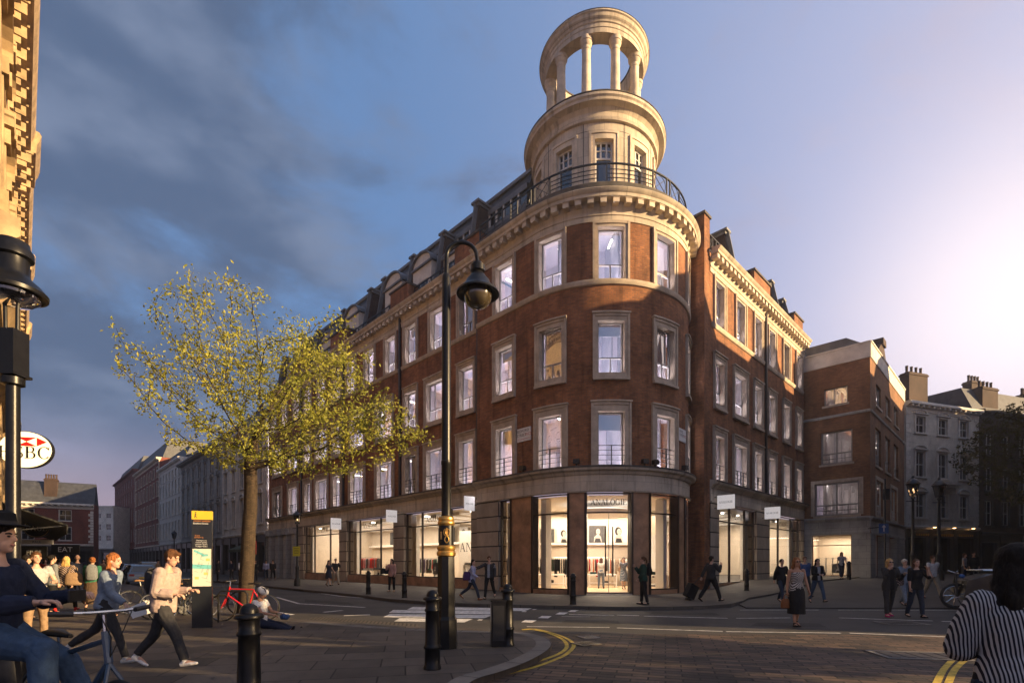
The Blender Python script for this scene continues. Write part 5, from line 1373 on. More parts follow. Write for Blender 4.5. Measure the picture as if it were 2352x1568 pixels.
leafmat('leaf_dark', (0.045, 0.050, 0.012), (0.10, 0.085, 0.02), 0.35)
brickmat('bark', (0.085, 0.058, 0.036), (0.048, 0.034, 0.022), (0.03, 0.02, 0.014), bw=0.10, rh=0.035, ms=0.006, rough=0.9, bump=0.6, var=0.6, nscale=4)
mat('bark_twig', (0.038, 0.024, 0.015), 0.85, var=0.3, scale=10)
def tree(name, label, base, attract, trunk, seed, leaf_n, leaf_s, leafm, step=0.22, infl=2.2, kill=0.34, r_tip=0.0055, cut=0.02, group=None, rexp=2.3, rtrunk=0.2, droop=0.0):
    rng = np.random.default_rng(seed)
    nodes = [np.array(p, float) for p in trunk]; par = [-1]+list(range(len(trunk)-1))
    att = np.array(attract, float); P = np.array(nodes)
    near = np.full(len(att), 1e9); who = np.zeros(len(att), int)
    def upd(i0):
        nonlocal near, who
        for i in range(i0, len(P)):
            d = np.linalg.norm(att-P[i], axis=1); m = d < near; near[m] = d[m]; who[m] = i
    upd(0)
    for it in range(140):
        if len(att) == 0: break
        R = infl if it > 25 else 6.0
        ok = near < R
        if not ok.any(): break
        acc = {}
        V = att[ok]-P[who[ok]]; V /= np.linalg.norm(V, axis=1)[:, None]+1e-9
        for w, v in zip(who[ok], V):
            if w in acc: acc[w] += v
            else: acc[w] = v.copy()
        i0 = len(P); new = []
        for w, v in acc.items():
            v = v/(np.linalg.norm(v)+1e-9)+rng.normal(0, 0.16, 3)
            if par[w] >= 0: q = P[w]-P[par[w]]; v += 0.5*q/(np.linalg.norm(q)+1e-9)
            v /= np.linalg.norm(v); new.append(P[w]+v*step); par.append(w)
        P = np.vstack([P, new]); upd(i0)
        keep = near > kill; att = att[keep]; near = near[keep]; who = who[keep]
        if len(P) > 9000: break
    n = len(P); ch = [[] for _ in range(n)]
    for i, p in enumerate(par):
        if p >= 0: ch[p].append(i)
    r = np.zeros(n)
    for i in range(n-1, -1, -1):
        r[i] = r_tip if not ch[i] else sum(r[c]**rexp for c in ch[i])**(1/rexp)
    r *= 1.0
    sc = rtrunk/r[len(trunk)-1]
    r = np.where(r > 0.03, 0.03+(r-0.03)*sc*1.0 if False else r*(1+(sc-1)*np.clip((r-r_tip)/(r[len(trunk)-1]-r_tip), 0, 1)), r)
    nt = len(trunk)
    for i in range(nt):
        f = i/(nt-1); r[i] = rtrunk*(1.22-0.22*f) if i else rtrunk*1.45
    t = thing(name, label, 'tree', tuple(trunk[0]), 0, group); O = Vector(trunk[0])
    # chains
    mt, mb2 = MB(), MB(); done = set(); starts = [(0, None)]
    while starts:
        s, pr = starts.pop(); chain = [pr, s] if pr is not None else [s]; cur = s
        while ch[cur]:
            c = sorted(ch[cur], key=lambda k: -r[k]); nx = c[0]
            for k in c[1:]: starts.append((k, cur))
            chain.append(nx); cur = nx
        if len(chain) < 2: continue
        rad = [float(r[k]) for k in chain]
        if pr is not None: rad[0] = min(rad[0], rad[1]*1.25)
        thick = max(rad[1:]); nn = 10 if thick > 0.09 else (6 if thick > 0.03 else 4)
        (mt if chain[0] == 0 and pr is None else mb2).tube([P[k] for k in chain], rad, nn, cap=False)
    mt.build('trunk', M['bark'], t, O, merge=False); mb2.build('branches', M['bark_twig'], t, O, merge=False)
    # leaves
    tips = [i for i in range(nt, n) if r[i] < cut]
    idx = rng.choice(tips, leaf_n); c = P[idx]+rng.normal(0, 0.10, (leaf_n, 3))
    if droop: c[:, 2] -= droop*rng.random(leaf_n)
    A = rng.normal(0, 1, (leaf_n, 3)); A /= np.linalg.norm(A, axis=1)[:, None]
    B = np.cross(A, rng.normal(0, 1, (leaf_n, 3))); B /= np.linalg.norm(B, axis=1)[:, None]
    L_ = leaf_s*(0.6+0.8*rng.random((leaf_n, 1))); W = L_*0.48; Cn = np.cross(A, B)
    V = np.stack([c-A*L_*0.5, c+B*W*0.5+Cn*W*0.18, c+A*L_*0.5, c-B*W*0.5+Cn*W*0.18], 1).reshape(-1, 3)-np.array(O)
    me = bpy.data.meshes.new('crown'); F = np.arange(leaf_n*4).reshape(-1, 4)
    F = np.vstack([F[:, [0, 1, 2]], F[:, [0, 2, 3]]])
    me.from_pydata(V.tolist(), [], F.tolist()); me.materials.append(M[leafm])
    ca = me.color_attributes.new('tint', 'FLOAT_COLOR', 'POINT')
    cl = np.array([mnoise.noise(Vector(p)*0.9) for p in c])*0.5+0.5
    tint = np.clip(cl*0.6+rng.random(leaf_n)*0.5, 0, 1); col = np.repeat(np.stack([tint, tint, tint, np.ones(leaf_n)], 1), 4, 0)
    ca.data.foreach_set('color', col.ravel().astype(np.float32))
    o = bpy.data.objects.new('crown', me); COL.objects.link(o); o.parent = t
    return t
TY = 14.2
def tz(x, y): return ((x-CX)*TY/FD, EYE+(HZ-y)*TY/FD)
outline = [tz(600+(q[0]-600)*(0.70 if q[0] < 600 else 0.97), 1090+(q[1]-1090)*0.83) for q in ((283,830),(300,770),(335,735),(405,715),(430,690),(500,655),(540,640),(605,622),(660,650),(715,690),(765,735),(840,725),(862,745),(850,800),(880,850),(930,905),(990,955),(1005,1000),(960,1025),(905,1040),(860,1075),(800,1085),(745,1065),(690,1078),(640,1092),(585,1050),(520,1062),(430,1055),(345,1035),(312,985),(340,930),(300,880))]
rng = np.random.default_rng(7)
xs_ = [p[0] for p in outline]; zs_ = [p[1] for p in outline]
N_ = 9000
X = rng.uniform(min(xs_), max(xs_), N_); Z = rng.uniform(min(zs_), max(zs_), N_)
ins = inpoly(X, Z, outline); X, Z = X[ins], Z[ins]
cx_, cz_ = tz(600, 860)
dd = np.sqrt(((X-cx_)/4.6)**2+((Z-cz_)/3.2)**2)
Y = rng.uniform(-1, 1, len(X))*np.sqrt(np.clip(1.05-dd**2, 0.04, 1))*2.7
hole = np.array([mnoise.noise(Vector((x*0.75, y*0.75, z*0.75+3))) for x, y, z in zip(X, Y, Z)]) > -0.16
X, Y, Z = X[hole], Y[hole], Z[hole]
att = np.stack([X, Y+TY, Z], 1)[:2600]
bx, bz = (563-CX)*TY/FD, 0.0
trunk = [(bx, TY, 0.0), (bx+0.02, TY, 0.5), (bx+0.04, TY, 1.1), (bx+0.08, TY, 1.7), (bx+0.10, TY, 2.4), (bx+0.14, TY+0.02, 3.0), (bx+0.16, TY, 3.55), (bx+0.15, TY, 4.1), (bx+0.16, TY, 4.6)]
tree('street_tree', 'young street tree with sparse yellow spring leaves and bare grey trunk', trunk[0], att, trunk, 3, 19000, 0.092, 'leaf_spring', rtrunk=0.165)
def blob(c, r, n, seed, squash=0.8):
    g = np.random.default_rng(seed); q = g.normal(0, 1, (n*3, 3)); q /= np.linalg.norm(q, axis=1)[:, None]; q *= g.random((n*3, 1))**0.4
    q = q*np.array([r, r, r*squash])+np.array(c)
    h = np.array([mnoise.noise(Vector(p)*0.5+Vector((seed, 0, 0))) for p in q]) > -0.12
    return q[h][:n]
def simple_trunk(x, y, h, k=7): return [(x+0.05*math.sin(i*1.3), y+0.04*math.cos(i*1.7), h*i/(k-1)) for i in range(k)]
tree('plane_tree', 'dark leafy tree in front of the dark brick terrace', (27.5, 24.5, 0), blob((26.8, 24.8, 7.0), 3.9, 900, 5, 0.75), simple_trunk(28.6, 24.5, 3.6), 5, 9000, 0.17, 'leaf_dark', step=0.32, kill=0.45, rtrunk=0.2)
# unseen trees added on the right, placed to throw streaks of shade on the ground
tp = None
for i, (x, y, h, r) in enumerate(((16.5, 5.2, 4.2, 2.2), (15.5, -2.3, 5.4, 2.6), (15.0, 2.2, 4.0, 2.0))):
    tree('shade_tree', ('dense unseen tree added to shade the ground', 'widest unseen tree added to shade the seated man', 'smallest unseen tree added to dapple the walkers')[i], (x, y, 0), blob((x, y, h), r, 420, 11+i, 0.95), simple_trunk(x, y, h-r*0.7), 20+i, 11500, 0.20, 'leaf_dark', step=0.34, kill=0.45, rtrunk=0.15, group='unseen trees added for shade')
# ---------------------------------------------------------------- street furniture
def gat(x, y, base=0.0):
    """point where a pixel of the photograph meets the (slightly rising) ground"""
    Y = at(x, y, z=base).y
    for _ in range(12):
        X = Y*(x-CX)/FD; Y = (EYE-base-gz(X, Y))*FD/(y-HZ)
    X = Y*(x-CX)/FD
    return Vector((X, Y, base+gz(X, Y)))
# bollards
def make_bollard():
    t = thing('bollard', '', 'bollard', (0, 0, 0), 0, 'black iron bollards along the kerbs')
    b = MB()
    b.lathe([(0.0, 0.0), (0.125, 0.0), (0.125, 0.03), (0.110, 0.06), (0.108, 0.28), (0.122, 0.295), (0.125, 0.315), (0.112, 0.335), (0.104, 0.36), (0.098, 0.62), (0.094, 0.80), (0.108, 0.815), (0.110, 0.835), (0.096, 0.855), (0.094, 0.945), (0.10, 0.965)], n=24)
    b.build('post', M['black_paint'], t, ang=50)
    c = MB(); c.lathe([(0.10, 0.962), (0.128, 0.972), (0.132, 0.995), (0.118, 1.012), (0.085, 1.02), (0.083, 1.05), (0.068, 1.085), (0.035, 1.108), (0.0, 1.115)], n=24)
    c.build('cap', M['black_paint'], t, ang=50)
    return t
bol = make_bollard(); first = True
for (x, y, Y, lab) in ((572, None, 4.75, 'big black bollard nearest the camera in front of the seated cyclist'), (993, 1535, None, 'black bollard at the kerb beside the tall swan neck lamp'), (1166, 1482, None, 'black bollard standing against a black utility box'),
        (846, 1364, None, 'far black bollard before the lit shop bay with bright mixed clothes'), (929, 1372, None, 'far black bollard near the woman in the pink top'), (1316, 1387, None, 'black bollard on the far pavement near the shop door'),
        (1715, 1356, None, 'black bollard by the pulled suitcase and wing shop window'), (1950, 1331, None, 'small far bollard beside the annex shop window')):
    p = Vector((*at(x, Y=Y).xy, 0)) if Y else gat(x, y)
    o = bol if first else copy_tree(bol); first = False
    relabel(o, lab, p)
# black utility box beside the third bollard
p = gat(1144, 1482); t = thing('utility_box', 'black metal utility box standing beside a bollard', 'utility box', p, R_(6))
b = MB(); b.box((0, 0, 0.40), (0.26, 0.30, 0.80)); b.build('box_body', M['black_paint'], t)
b = MB(); b.box((0, 0, 0.815), (0.29, 0.33, 0.03)); b.build('box_lid', M['black_paint'], t)
b = MB(); b.box((0, -0.154, 0.42), (0.20, 0.008, 0.62)); b.build('box_door', M['iron'], t)
# the tall swan-neck lamp
mat('smoke_glass', (0.05, 0.038, 0.022), 0.06, var=0.1, spec=0.8, coat=0.6)
def swan_lamp():
    p = gat(1025, 1487); t = thing('swan_neck_lamp', 'tall black swan neck street lamp with gold banded base', 'street lamp', p)
    b = MB()
    for (h0, h1, w0, w1) in ((0.0, 0.50, 0.185, 0.178), (0.50, 0.56, 0.178, 0.150), (0.56, 1.60, 0.150, 0.138)):
        oc = lambda w: [(w*math.cos(R_(22.5+45*k))/math.cos(R_(22.5)), w*math.sin(R_(22.5+45*k))/math.cos(R_(22.5))) for k in range(8)]
        A, B = oc(w0), oc(w1)
        for k in range(8):
            j = (k+1) % 8; b.face([(*A[k], h0), (*A[j], h0), (*B[j], h1), (*B[k], h1)])
    b.build('base', M['black_paint'], t, ang=20)
    g = MB()
    g.lathe([(0.138, 1.60), (0.165, 1.62), (0.168, 1.67), (0.145, 1.70), (0.16, 1.735), (0.16, 1.77), (0.128, 1.80)], n=28)
    g.lathe([(0.13, 2.14), (0.15, 2.17), (0.15, 2.20), (0.132, 2.225), (0.142, 2.25), (0.135, 2.28), (0.085, 2.31)], n=28)
    g.build('gold_ring', M['gold_paint'], t)
    m = MB(); m.lathe([(0.132, 1.78), (0.130, 2.15)], n=24); m.build('band', M['black_paint'], t)
    e = MB()     # gilt cypher on the band
    def on(u, v, r=0.136): a = -math.pi/2+u; return (r*math.cos(a), r*math.sin(a), 1.965+v)
    for sg in (-1, 1):
        e.tube([on(0.18+sg*0.32*math.sin(q*math.pi/10)*(1-q/26), -0.13+0.26*q/20) for q in range(21)], 0.010, 5)
        e.tube([on(0.18+sg*(0.20+0.16*math.cos(q*math.pi/6)), 0.055+0.055*math.sin(q*math.pi/6)) for q in range(13)], 0.008, 5)
    e.tube([on(-0.62, -0.06), on(-0.62, 0.06)], 0.008, 5); e.tube([on(-0.50, -0.06), on(-0.50, 0.06)], 0.008, 5); e.tube([on(-0.70, 0.06), on(-0.42, 0.06)], 0.007, 5); e.tube([on(-0.70, -0.06), on(-0.42, -0.06)], 0.007, 5)
    e.build('gilt_cypher', M['gold_paint'], t)
    s = MB(); s.lathe([(0.085, 2.30), (0.084, 3.2), (0.092, 3.21), (0.092, 3.27), (0.083, 3.28), (0.076, 6.46), (0.070, 6.52), (0.045, 6.56)], n=20); s.build('shaft', M['black_paint'], t)
    a = MB(); R0 = 0.265; pts = [(0, 0, 6.5), (0.005, 0, 6.8)]+[(R0*1.02-R0*math.cos(R_(q)), 0, 6.86+R0*math.sin(R_(q))*0.95) for q in range(0, 181, 12)]+[(R0*2.02+0.02, 0, 6.74)]
    a.tube(pts, [0.045, 0.042]+[0.036]*16+[0.034], 10); a.build('swan_neck', M['black_paint'], t)
    h = MB(); hx = R0*2.02+0.02
    h.lathe([(0.0, 6.76), (0.07, 6.76), (0.085, 6.72), (0.125, 6.70), (0.125, 6.60), (0.095, 6.58), (0.105, 6.55), (0.13, 6.53), (0.15, 6.49), (0.20, 6.44), (0.23, 6.36), (0.37, 6.23), (0.375, 6.20), (0.34, 6.20), (0.24, 6.27), (0.0, 6.30)], (hx, 0, 0), 36)
    h.build('lamp_hood', M['black_paint'], t, ang=35)
    gl = MB(); gl.lathe([(0.245, 6.26), (0.25, 6.20), (0.235, 6.11), (0.19, 6.03), (0.12, 5.975), (0.04, 5.955), (0.0, 5.953)], (hx, 0, 0), 32); gl.build('globe', M['smoke_glass'], t)
    return t
swan_lamp()
# the fat lantern lamp at the left edge
p = at(30, Y=6.0); t = thing('lantern_lamp', 'black lamp post with a wide round hood before the bank sign', 'street lamp', (p.x, p.y, 0))
b = MB(); b.lathe([(0.17, 0), (0.16, 0.5), (0.09, 0.6), (0.085, 1.2), (0.10, 1.22), (0.072, 1.3), (0.066, 3.6), (0.11, 3.62), (0.11, 3.7), (0.06, 3.74)], n=14); b.build('post', M['black_paint'], t)
b = MB(); b.box((0, 0, 4.0), (0.20, 0.20, 0.52)); b.box((0, 0, 3.73), (0.24, 0.24, 0.03))
for s in (-1, 1): b.tube([(s*0.07, -0.02, 4.2), (s*0.075, -0.02, 4.55), (s*0.12, -0.02, 4.8)], 0.02, 8)
b.build('bracket', M['black_paint'], t)
b = MB(); b.lathe([(0.29, 4.70), (0.32, 4.70), (0.325, 4.74), (0.26, 4.82), (0.17, 4.90), (0.15, 4.95), (0.15, 5.12), (0.19, 5.14), (0.19, 5.22), (0.16, 5.26), (0.15, 5.32), (0.05, 5.36), (0.0, 5.37)], n=32); b.lathe([(0.31, 4.705), (0.2, 4.80), (0.0, 4.82)], n=32); b.build('lamp_hood', M['black_paint'], t)
b = MB(); b.lathe([(0.26, 4.74), (0.25, 4.66), (0.18, 4.60), (0.0, 4.57)], n=24); b.build('globe', M['pane_dark'], t)
# old lantern lamps
def lantern(label, loc, H, lit, name='street_lantern', group='old lantern lamps'):
    t = thing(name, label, 'street lamp', loc, 0, group); k = H/4.8
    b = MB(); b.lathe([(0.2*k, 0), (0.19*k, 0.35*k), (0.12*k, 0.5*k), (0.11*k, 1.1*k), (0.13*k, 1.15*k), (0.07*k, 1.3*k), (0.05*k, 3.7*k), (0.09*k, 3.75*k), (0.05*k, 3.85*k)], n=12)
    b.bar((-0.3*k, 0, 3.6*k), (0.3*k, 0, 3.6*k), 0.03*k); b.build('post', M['iron'], t)
    c = MB(); r0, r1, z0, z1 = 0.13*k, 0.24*k, 3.85*k, 4.4*k
    for q in range(4):
        a0 = R_(45+90*q); c.bar((r0*math.cos(a0), r0*math.sin(a0), z0), (r1*math.cos(a0), r1*math.sin(a0), z1), 0.025*k)
    c.lathe([(0.30*k, 4.38*k), (0.28*k, 4.42*k), (0.16*k, 4.58*k), (0.06*k, 4.64*k), (0.05*k, 4.72*k), (0.0, 4.80*k)], n=12); c.build('lantern_frame', M['iron'], t)
    g = MB(); g.lathe([(r0*0.95, z0), (r1*0.95, z1)], n=4, a0=R_(45)); g.build('lantern_glass', M['pane_dark'], t)
    if lit:
        e = MB(); e.ell((0, 0, 4.12*k), (0.035*k, 0.035*k, 0.06*k), 10, 6); e.build('bulb', M['lamp_warm'], t)
    return t
p = gat(683, 1345); lantern('old lit lantern lamp with a yellow notice by the first shop bay', p, 4.9, True)
p = gat(2097, 1332); lantern('old lit lantern lamp before the white pub', p, 6.1, True)
p = gat(2157, 1332); lantern('old unlit lantern lamp before the white pub', p, 6.0, False)
p = gat(400, 1318); lantern('small far lantern lamp before the white terrace', p, 5.6, False)
mat('yellow_card', (0.55, 0.50, 0.03), 0.6, var=0.08); mat('blue_sign', (0.02, 0.10, 0.32), 0.4, var=0.1); mat('red_sign', (0.55, 0.02, 0.02), 0.4, var=0.1)
p = gat(683, 1345); t = thing('notice', 'yellow paper notice tied to the old lantern lamp', 'notice', (p.x, p.y-0.14, 2.0))
b = MB(); b.box((0, 0, 0.2), (0.46, 0.02, 0.62)); b.build('card', M['yellow_card'], t)
b = MB()
for i in range(4): b.box((0, -0.0115, 0.38-0.1*i), (0.32-0.05*(i % 2), 0.002, 0.025))
b.build('print', M['ink'], t)
# traffic post with a blue sign
p = gat(2033, 1328); t = thing('sign_post', 'slim dark post carrying a small blue one-way sign', 'sign post', p)
b = MB(); b.lathe([(0.05, 0), (0.05, 6.4), (0.0, 6.42)], n=10); b.bar((-1.1, 0, 3.2), (0, 0, 3.35), 0.05); b.build('post', M['iron'], t)
b = MB(); b.box((0.06, -0.02, 5.4), (0.28, 0.22, 0.7)); b.build('camera_box', M['iron'], t)
b = MB(); b.box((-0.15, -0.08, 3.2), (0.62, 0.03, 0.62)); s = b.build('sign_plate', M['blue_sign'], t)
b = MB(); b.box((-0.15, -0.10, 3.15), (0.08, 0.008, 0.30)); b.prism([(-0.14, 0), (0.14, 0), (0, 0.18)], (-0.15, -0.096, 3.28), (1, 0, 0), (0, 0, 1), (0, -1, 0), 0.008); b.build('arrow', M['white_sign'], s)
# hanging blade signs
def blade(label, F, a, z, w=0.68, h=0.66, d0=0.22, flip=False):
    n = (F.P(a, 1, 0)-F.P(a, 0, 0)); al = (F.P(a+1, 0, 0)-F.P(a, 0, 0))
    c = F.P(a, d0+w/2, z); t = thing('hanging_sign', label, 'shop sign', c, 0, 'white hanging shop signs')
    # plane of the sign: along n and z; face the camera
    f = al if (al.dot(Vector((-c.x, -c.y, 0))) > 0) else -al
    ex = Vector((0, 0, 1)).cross(f)
    b = MB(); b.box(c, (w, 0.05, h), rot=Matrix((ex, f, Vector((0, 0, 1)))).transposed()); b.build('sign_panel', M['sign_lit'], t, c)
    m = MB(); m.bar(F.P(a, 0.0, z+h/2-0.08), F.P(a, d0+0.02, z+h/2-0.08), 0.035); m.bar(F.P(a, 0.0, z-h/2+0.08), F.P(a, d0+0.02, z-h/2+0.08), 0.035); m.build('sign_bracket', M['iron'], t, c)
    l = MB()
    hh = 0.125*w
    serif_text(l, 'ANALOGIE', c+f*0.027+Vector((0, 0, -0.06)), ex, (0, 0, 1), hh, gap=0.05, xs=0.86); l.build('lettering', M['ink'], t, c, merge=False, smooth=False)
blade('white hanging shop sign on the pier beside the rounded corner', LWm, -4.45, 4.72, 0.72, 0.78)
blade('white hanging shop sign above the woman in pink', LWm, -12.45, 4.55, 0.80, 0.80)
blade('white hanging shop sign nearest the old lantern with yellow notice', LWm, -20.6, 4.50, 0.84, 0.86)
blade('white hanging shop sign above the man with the suitcase', RW, RT0+0.45, 4.72, 0.92, 0.74)
blade('white hanging shop sign between the wing shop windows near the annex', RW, RT0+BAY-0.7, 4.62, 0.92, 0.74)
# street name plates
def plate(label, F, a, z, w, h, lines):
    c = F.P(a, 0.05, z); ex = (F.P(a+0.1, 0, 0)-F.P(a-0.1, 0, 0)).normalized(); n = (F.P(a, 1, 0)-F.P(a, 0, 0)).normalized()
    t = thing('street_name_plate', label, 'street sign', c)
    b = MB(); b.box(c-n*0.022, (w, 0.05, h), rot=Matrix((ex, n, Vector((0, 0, 1)))).transposed()); b.build('plate', M['white_sign'], t, c)
    for i, (txt, zz, hh, m, dx) in enumerate(lines):
        l = MB(); block_text(l, txt, c+n*0.006+ex*dx+Vector((0, 0, zz)), ex, (0, 0, 1), hh, wmax=w*0.9); l.build('lettering', M[m], t, c, merge=False, smooth=False)
plate('white street name plate reading Bedford Street between first floor windows', MAIN, (main_c[0]+main_c[1])/2-0.08, 7.82, 0.92, 0.66, [('BEDFORD', 0.12, 0.14, 'ink', -0.06), ('STREET', -0.08, 0.14, 'ink', -0.14), ('WC2', -0.08, 0.14, 'ink_red', 0.30), ('CITY OF WESTMINSTER', -0.25, 0.06, 'ink_red', 0)])
plate('white street name plate facing the side street, seen at a slant', MAIN, 4.35, 7.75, 0.86, 0.62, [('KING', 0.10, 0.13, 'ink', -0.16), ('STREET', -0.08, 0.13, 'ink', -0.08), ('WC2', -0.08, 0.13, 'ink_red', 0.30)])
# oval bank sign
c = at(57, Y=12.6, z=0); c.z = EYE+(HZ-1032)*12.6/FD
mat('sign_sun_glow', (0.80, 0.78, 0.70), 0.35, var=0.03, emit=(1.0, 0.74, 0.36), es=0.55)  # warm emission put in for sunlight on the sign face
t = thing('bank_sign', 'oval white bank sign with red hexagon emblem, sunlight put in as a glow', 'shop sign', c)
rx, rz_ = 52*12.6/FD, 41*12.6/FD
f = Vector((0.66, -0.75, 0)).normalized(); f = Vector((0.20, -0.98, 0)).normalized(); ex = Vector((0, 0, 1)).cross(f)
b = MB(); n = 40; el = [(rx*math.cos(2*math.pi*i/n), rz_*math.sin(2*math.pi*i/n)) for i in range(n)]
b.prism(el, c, ex, (0, 0, 1), -f, 0.09); b.build('sign_body', M['sign_sun_glow'], t, c)
b = MB(); pr = None
for i in range(n+1):
    p = c-f*0.07+ex*(rx*1.01*math.cos(2*math.pi*i/n))+Vector((0, 0, rz_*1.01*math.sin(2*math.pi*i/n)))
    if pr is not None: b.bar(pr, p, 0.025, 0.10)
    pr = p
b.bar(c-f*0.07-ex*rx, c-f*0.07-ex*(rx+0.25), 0.05); b.build('sign_rim', M['iron'], t, c)
l = MB(); serif_text(l, 'HSBC', c+f*0.006+Vector((0, 0, -0.22)), ex, (0, 0, 1), 0.30, gap=0.05); l.build('lettering', M['ink'], t, c, merge=False, smooth=False)
e = MB(); hx, hz, o = 0.22, 0.11, c+f*0.006+Vector((0, 0, 0.20))+ex*0.04
V = lambda u, v: o+ex*u+Vector((0, 0, v))
for tri in (((hx, -hz), (hx*2, 0), (hx, hz)), ((-hx, hz), (-hx*2, 0), (-hx, -hz)), ((-hx, hz), (0, 0), (hx, hz)), ((-hx, -hz), (hx, -hz), (0, 0))): e.face([V(*q) for q in tri])
e.build('emblem', M['red_sign'], t, c, merge=False, smooth=False)
# bakery oval, small fascia signs of the left side shops
c = at(84, Y=19.5, z=0); c.z = EYE+(HZ-1213)*19.5/FD
t = thing('bakery_sign', 'black oval hanging bakery sign with white serif letters', 'shop sign', c)
f = Vector((0.25, -0.97, 0)).normalized(); ex = Vector((0, 0, 1)).cross(f)
b = MB(); b.prism([(0.43*math.cos(2*math.pi*i/32), 0.36*math.sin(2*math.pi*i/32)) for i in range(32)], c, ex, (0, 0, 1), -f, 0.10); b.build('sign_body', M['black_paint'], t, c)
b = MB(); pr = None
for i in range(33):
    p = c+f*0.012+ex*(0.40*math.cos(2*math.pi*i/32))+Vector((0, 0, 0.33*math.sin(2*math.pi*i/32)))
    if pr is not None: b.bar(pr, p, 0.022, 0.02)
    pr = p
b.build('sign_ring', M['gold_trim'], t, c)
l = MB(); serif_text(l, 'PAUL', c+f*0.008+Vector((0, 0, -0.09)), ex, (0, 0, 1), 0.18, gap=0.08); l.build('lettering', M['white_sign'], t, c, merge=False, smooth=False)
def fascia_sign(label, x, y, Y, w, h, txt, bg, fg, th):
    c = at(x, Y=Y, z=0); c.z = EYE+(HZ-y)*Y/FD; f = Vector((0.3, -0.95, 0)).normalized(); ex = Vector((0, 0, 1)).cross(f)
    t = thing('shop_sign', label, 'shop sign', c); b = MB(); b.box(c-f*0.04, (w, 0.07, h), rot=Matrix((ex, f, Vector((0, 0, 1)))).transposed()); b.build('sign_panel', M[bg], t, c)
    l = MB(); block_text(l, txt, c+f*0.002+Vector((0, 0, -th/2)), ex, (0, 0, 1), th, wmax=w*0.9); l.build('lettering', M[fg], t, c, merge=False, smooth=False)
fascia_sign('dark fascia sign reading EAT', 150, 1261, 24, 1.1, 0.45, 'EAT', 'iron', 'white_sign', 0.24)
fascia_sign('dark small fascia sign reading FILES', 78, 1268, 17, 0.7, 0.4, 'FILES', 'iron', 'white_sign', 0.14)
fascia_sign('small red square sign over the dark cafe by the tree', 572, 1257, 30, 0.8, 0.8, 'T', 'red_sign', 'white_sign', 0.5)
fascia_sign('lit blue and white strip sign under the bakery oval', 85, 1244, 18, 0.9, 0.16, 'PAUL', 'white_sign', 'blue_sign', 0.08)
# awnings
mat('awning_dark', (0.035, 0.036, 0.034), 0.8, var=0.2); mat('awning_green', (0.06, 0.075, 0.04), 0.8, var=0.2)
def awning(label, F, a0, a1, z, out, m):
    c = F.P((a0+a1)/2, 0, z); t = thing('awning', label, 'awning', c)
    b = MB(); fprof(b, F, a0, a1, [(out, z-0.9), (out+0.02, z-0.62), (0.0, z), (-0.02, z-0.03), (out-0.02, z-0.66), (out-0.02, z-0.9)]); b.build('awning_cloth', M[m], t, c)
    b = MB()
    for a in (a0+0.1, a1-0.1): b.bar(F.P(a, 0.0, z-0.9), F.P(a, out, z-0.64), 0.04)
    b.build('awning_arm', M['iron'], t, c)
awning('dark awning over the shops under the golden building', FB, 21.0, 34.0, 3.3, 1.5, 'awning_dark')
awning('small green awning of the dark cafe behind the tree', LS, -45.0, -40.6, 3.5, 1.4, 'awning_green')
# wayfinding totem
p = gat(465, 1440); t = thing('wayfinding_totem', 'tall dark wayfinding totem with yellow top and street map', 'information sign', p, R_(22))
mat('totem_dark', (0.012, 0.014, 0.017), 0.25, var=0.2, spec=0.6); mat('totem_yellow', (0.62, 0.42, 0.03), 0.35, var=0.05); mat('map_paper', (0.62, 0.60, 0.50), 0.4, var=0.05); mat('map_water', (0.16, 0.50, 0.50), 0.4, var=0.05); mat('map_park', (0.52, 0.50, 0.16), 0.4, var=0.05); mat('totem_orange', (0.62, 0.24, 0.05), 0.4, var=0.05)
b = MB(); b.box((0, 0, 1.24), (0.40, 0.13, 2.48)); body = b.build('body', M['totem_dark'], t)
b = MB(); b.box((0, 0, 2.58), (0.405, 0.135, 0.195)); yt = b.build('yellow_top', M['totem_yellow'], t)
b = MB(); b.tube([(-0.13, -0.071, 2.545), (-0.125, -0.071, 2.60), (-0.12, -0.071, 2.62)], 0.008, 6); b.ell((-0.118, -0.071, 2.64), (0.012, 0.004, 0.012), 8, 6); b.bar((-0.125, -0.071, 2.56), (-0.10, -0.071, 2.52), 0.008); b.bar((-0.125, -0.071, 2.56), (-0.15, -0.071, 2.52), 0.008); b.bar((-0.12, -0.071, 2.60), (-0.095, -0.071, 2.585), 0.006); b.build('walker_symbol', M['ink'], yt)
E1, E3 = (1, 0, 0), (0, 0, 1)
l = MB(); block_text(l, 'COVENT GARDEN', (-0.0, -0.0675, 2.43), E1, E3, 0.034, wmax=0.33); l.build('heading', M['totem_orange'], t, merge=False, smooth=False)
l = MB(); block_text(l, 'Bedford Street', (-0.02, -0.0675, 2.375), E1, E3, 0.036, wmax=0.31)
for i, s in enumerate(('Charing Cross', 'Covent Garden', 'Leicester Square', 'Trafalgar Square')): block_text(l, s, (-0.01, -0.0675, 1.99-0.045*i), E1, E3, 0.026, wmax=0.28)
l.build('heading', M['white_sign'], t, merge=False, smooth=False)
l = MB(); block_text(l, 'Leicester Sq', (-0.06, -0.0675, 2.06), E1, E3, 0.026, wmax=0.2); block_text(l, 'Strand', (-0.09, -0.0675, 2.10), E1, E3, 0.026); l.build('heading', M['totem_orange'], t, merge=False, smooth=False)
b = MB(); b.box((0.0, -0.067, 1.38), (0.37, 0.004, 0.86)); mp = b.build('map_panel', M['map_paper'], t)
b = MB()
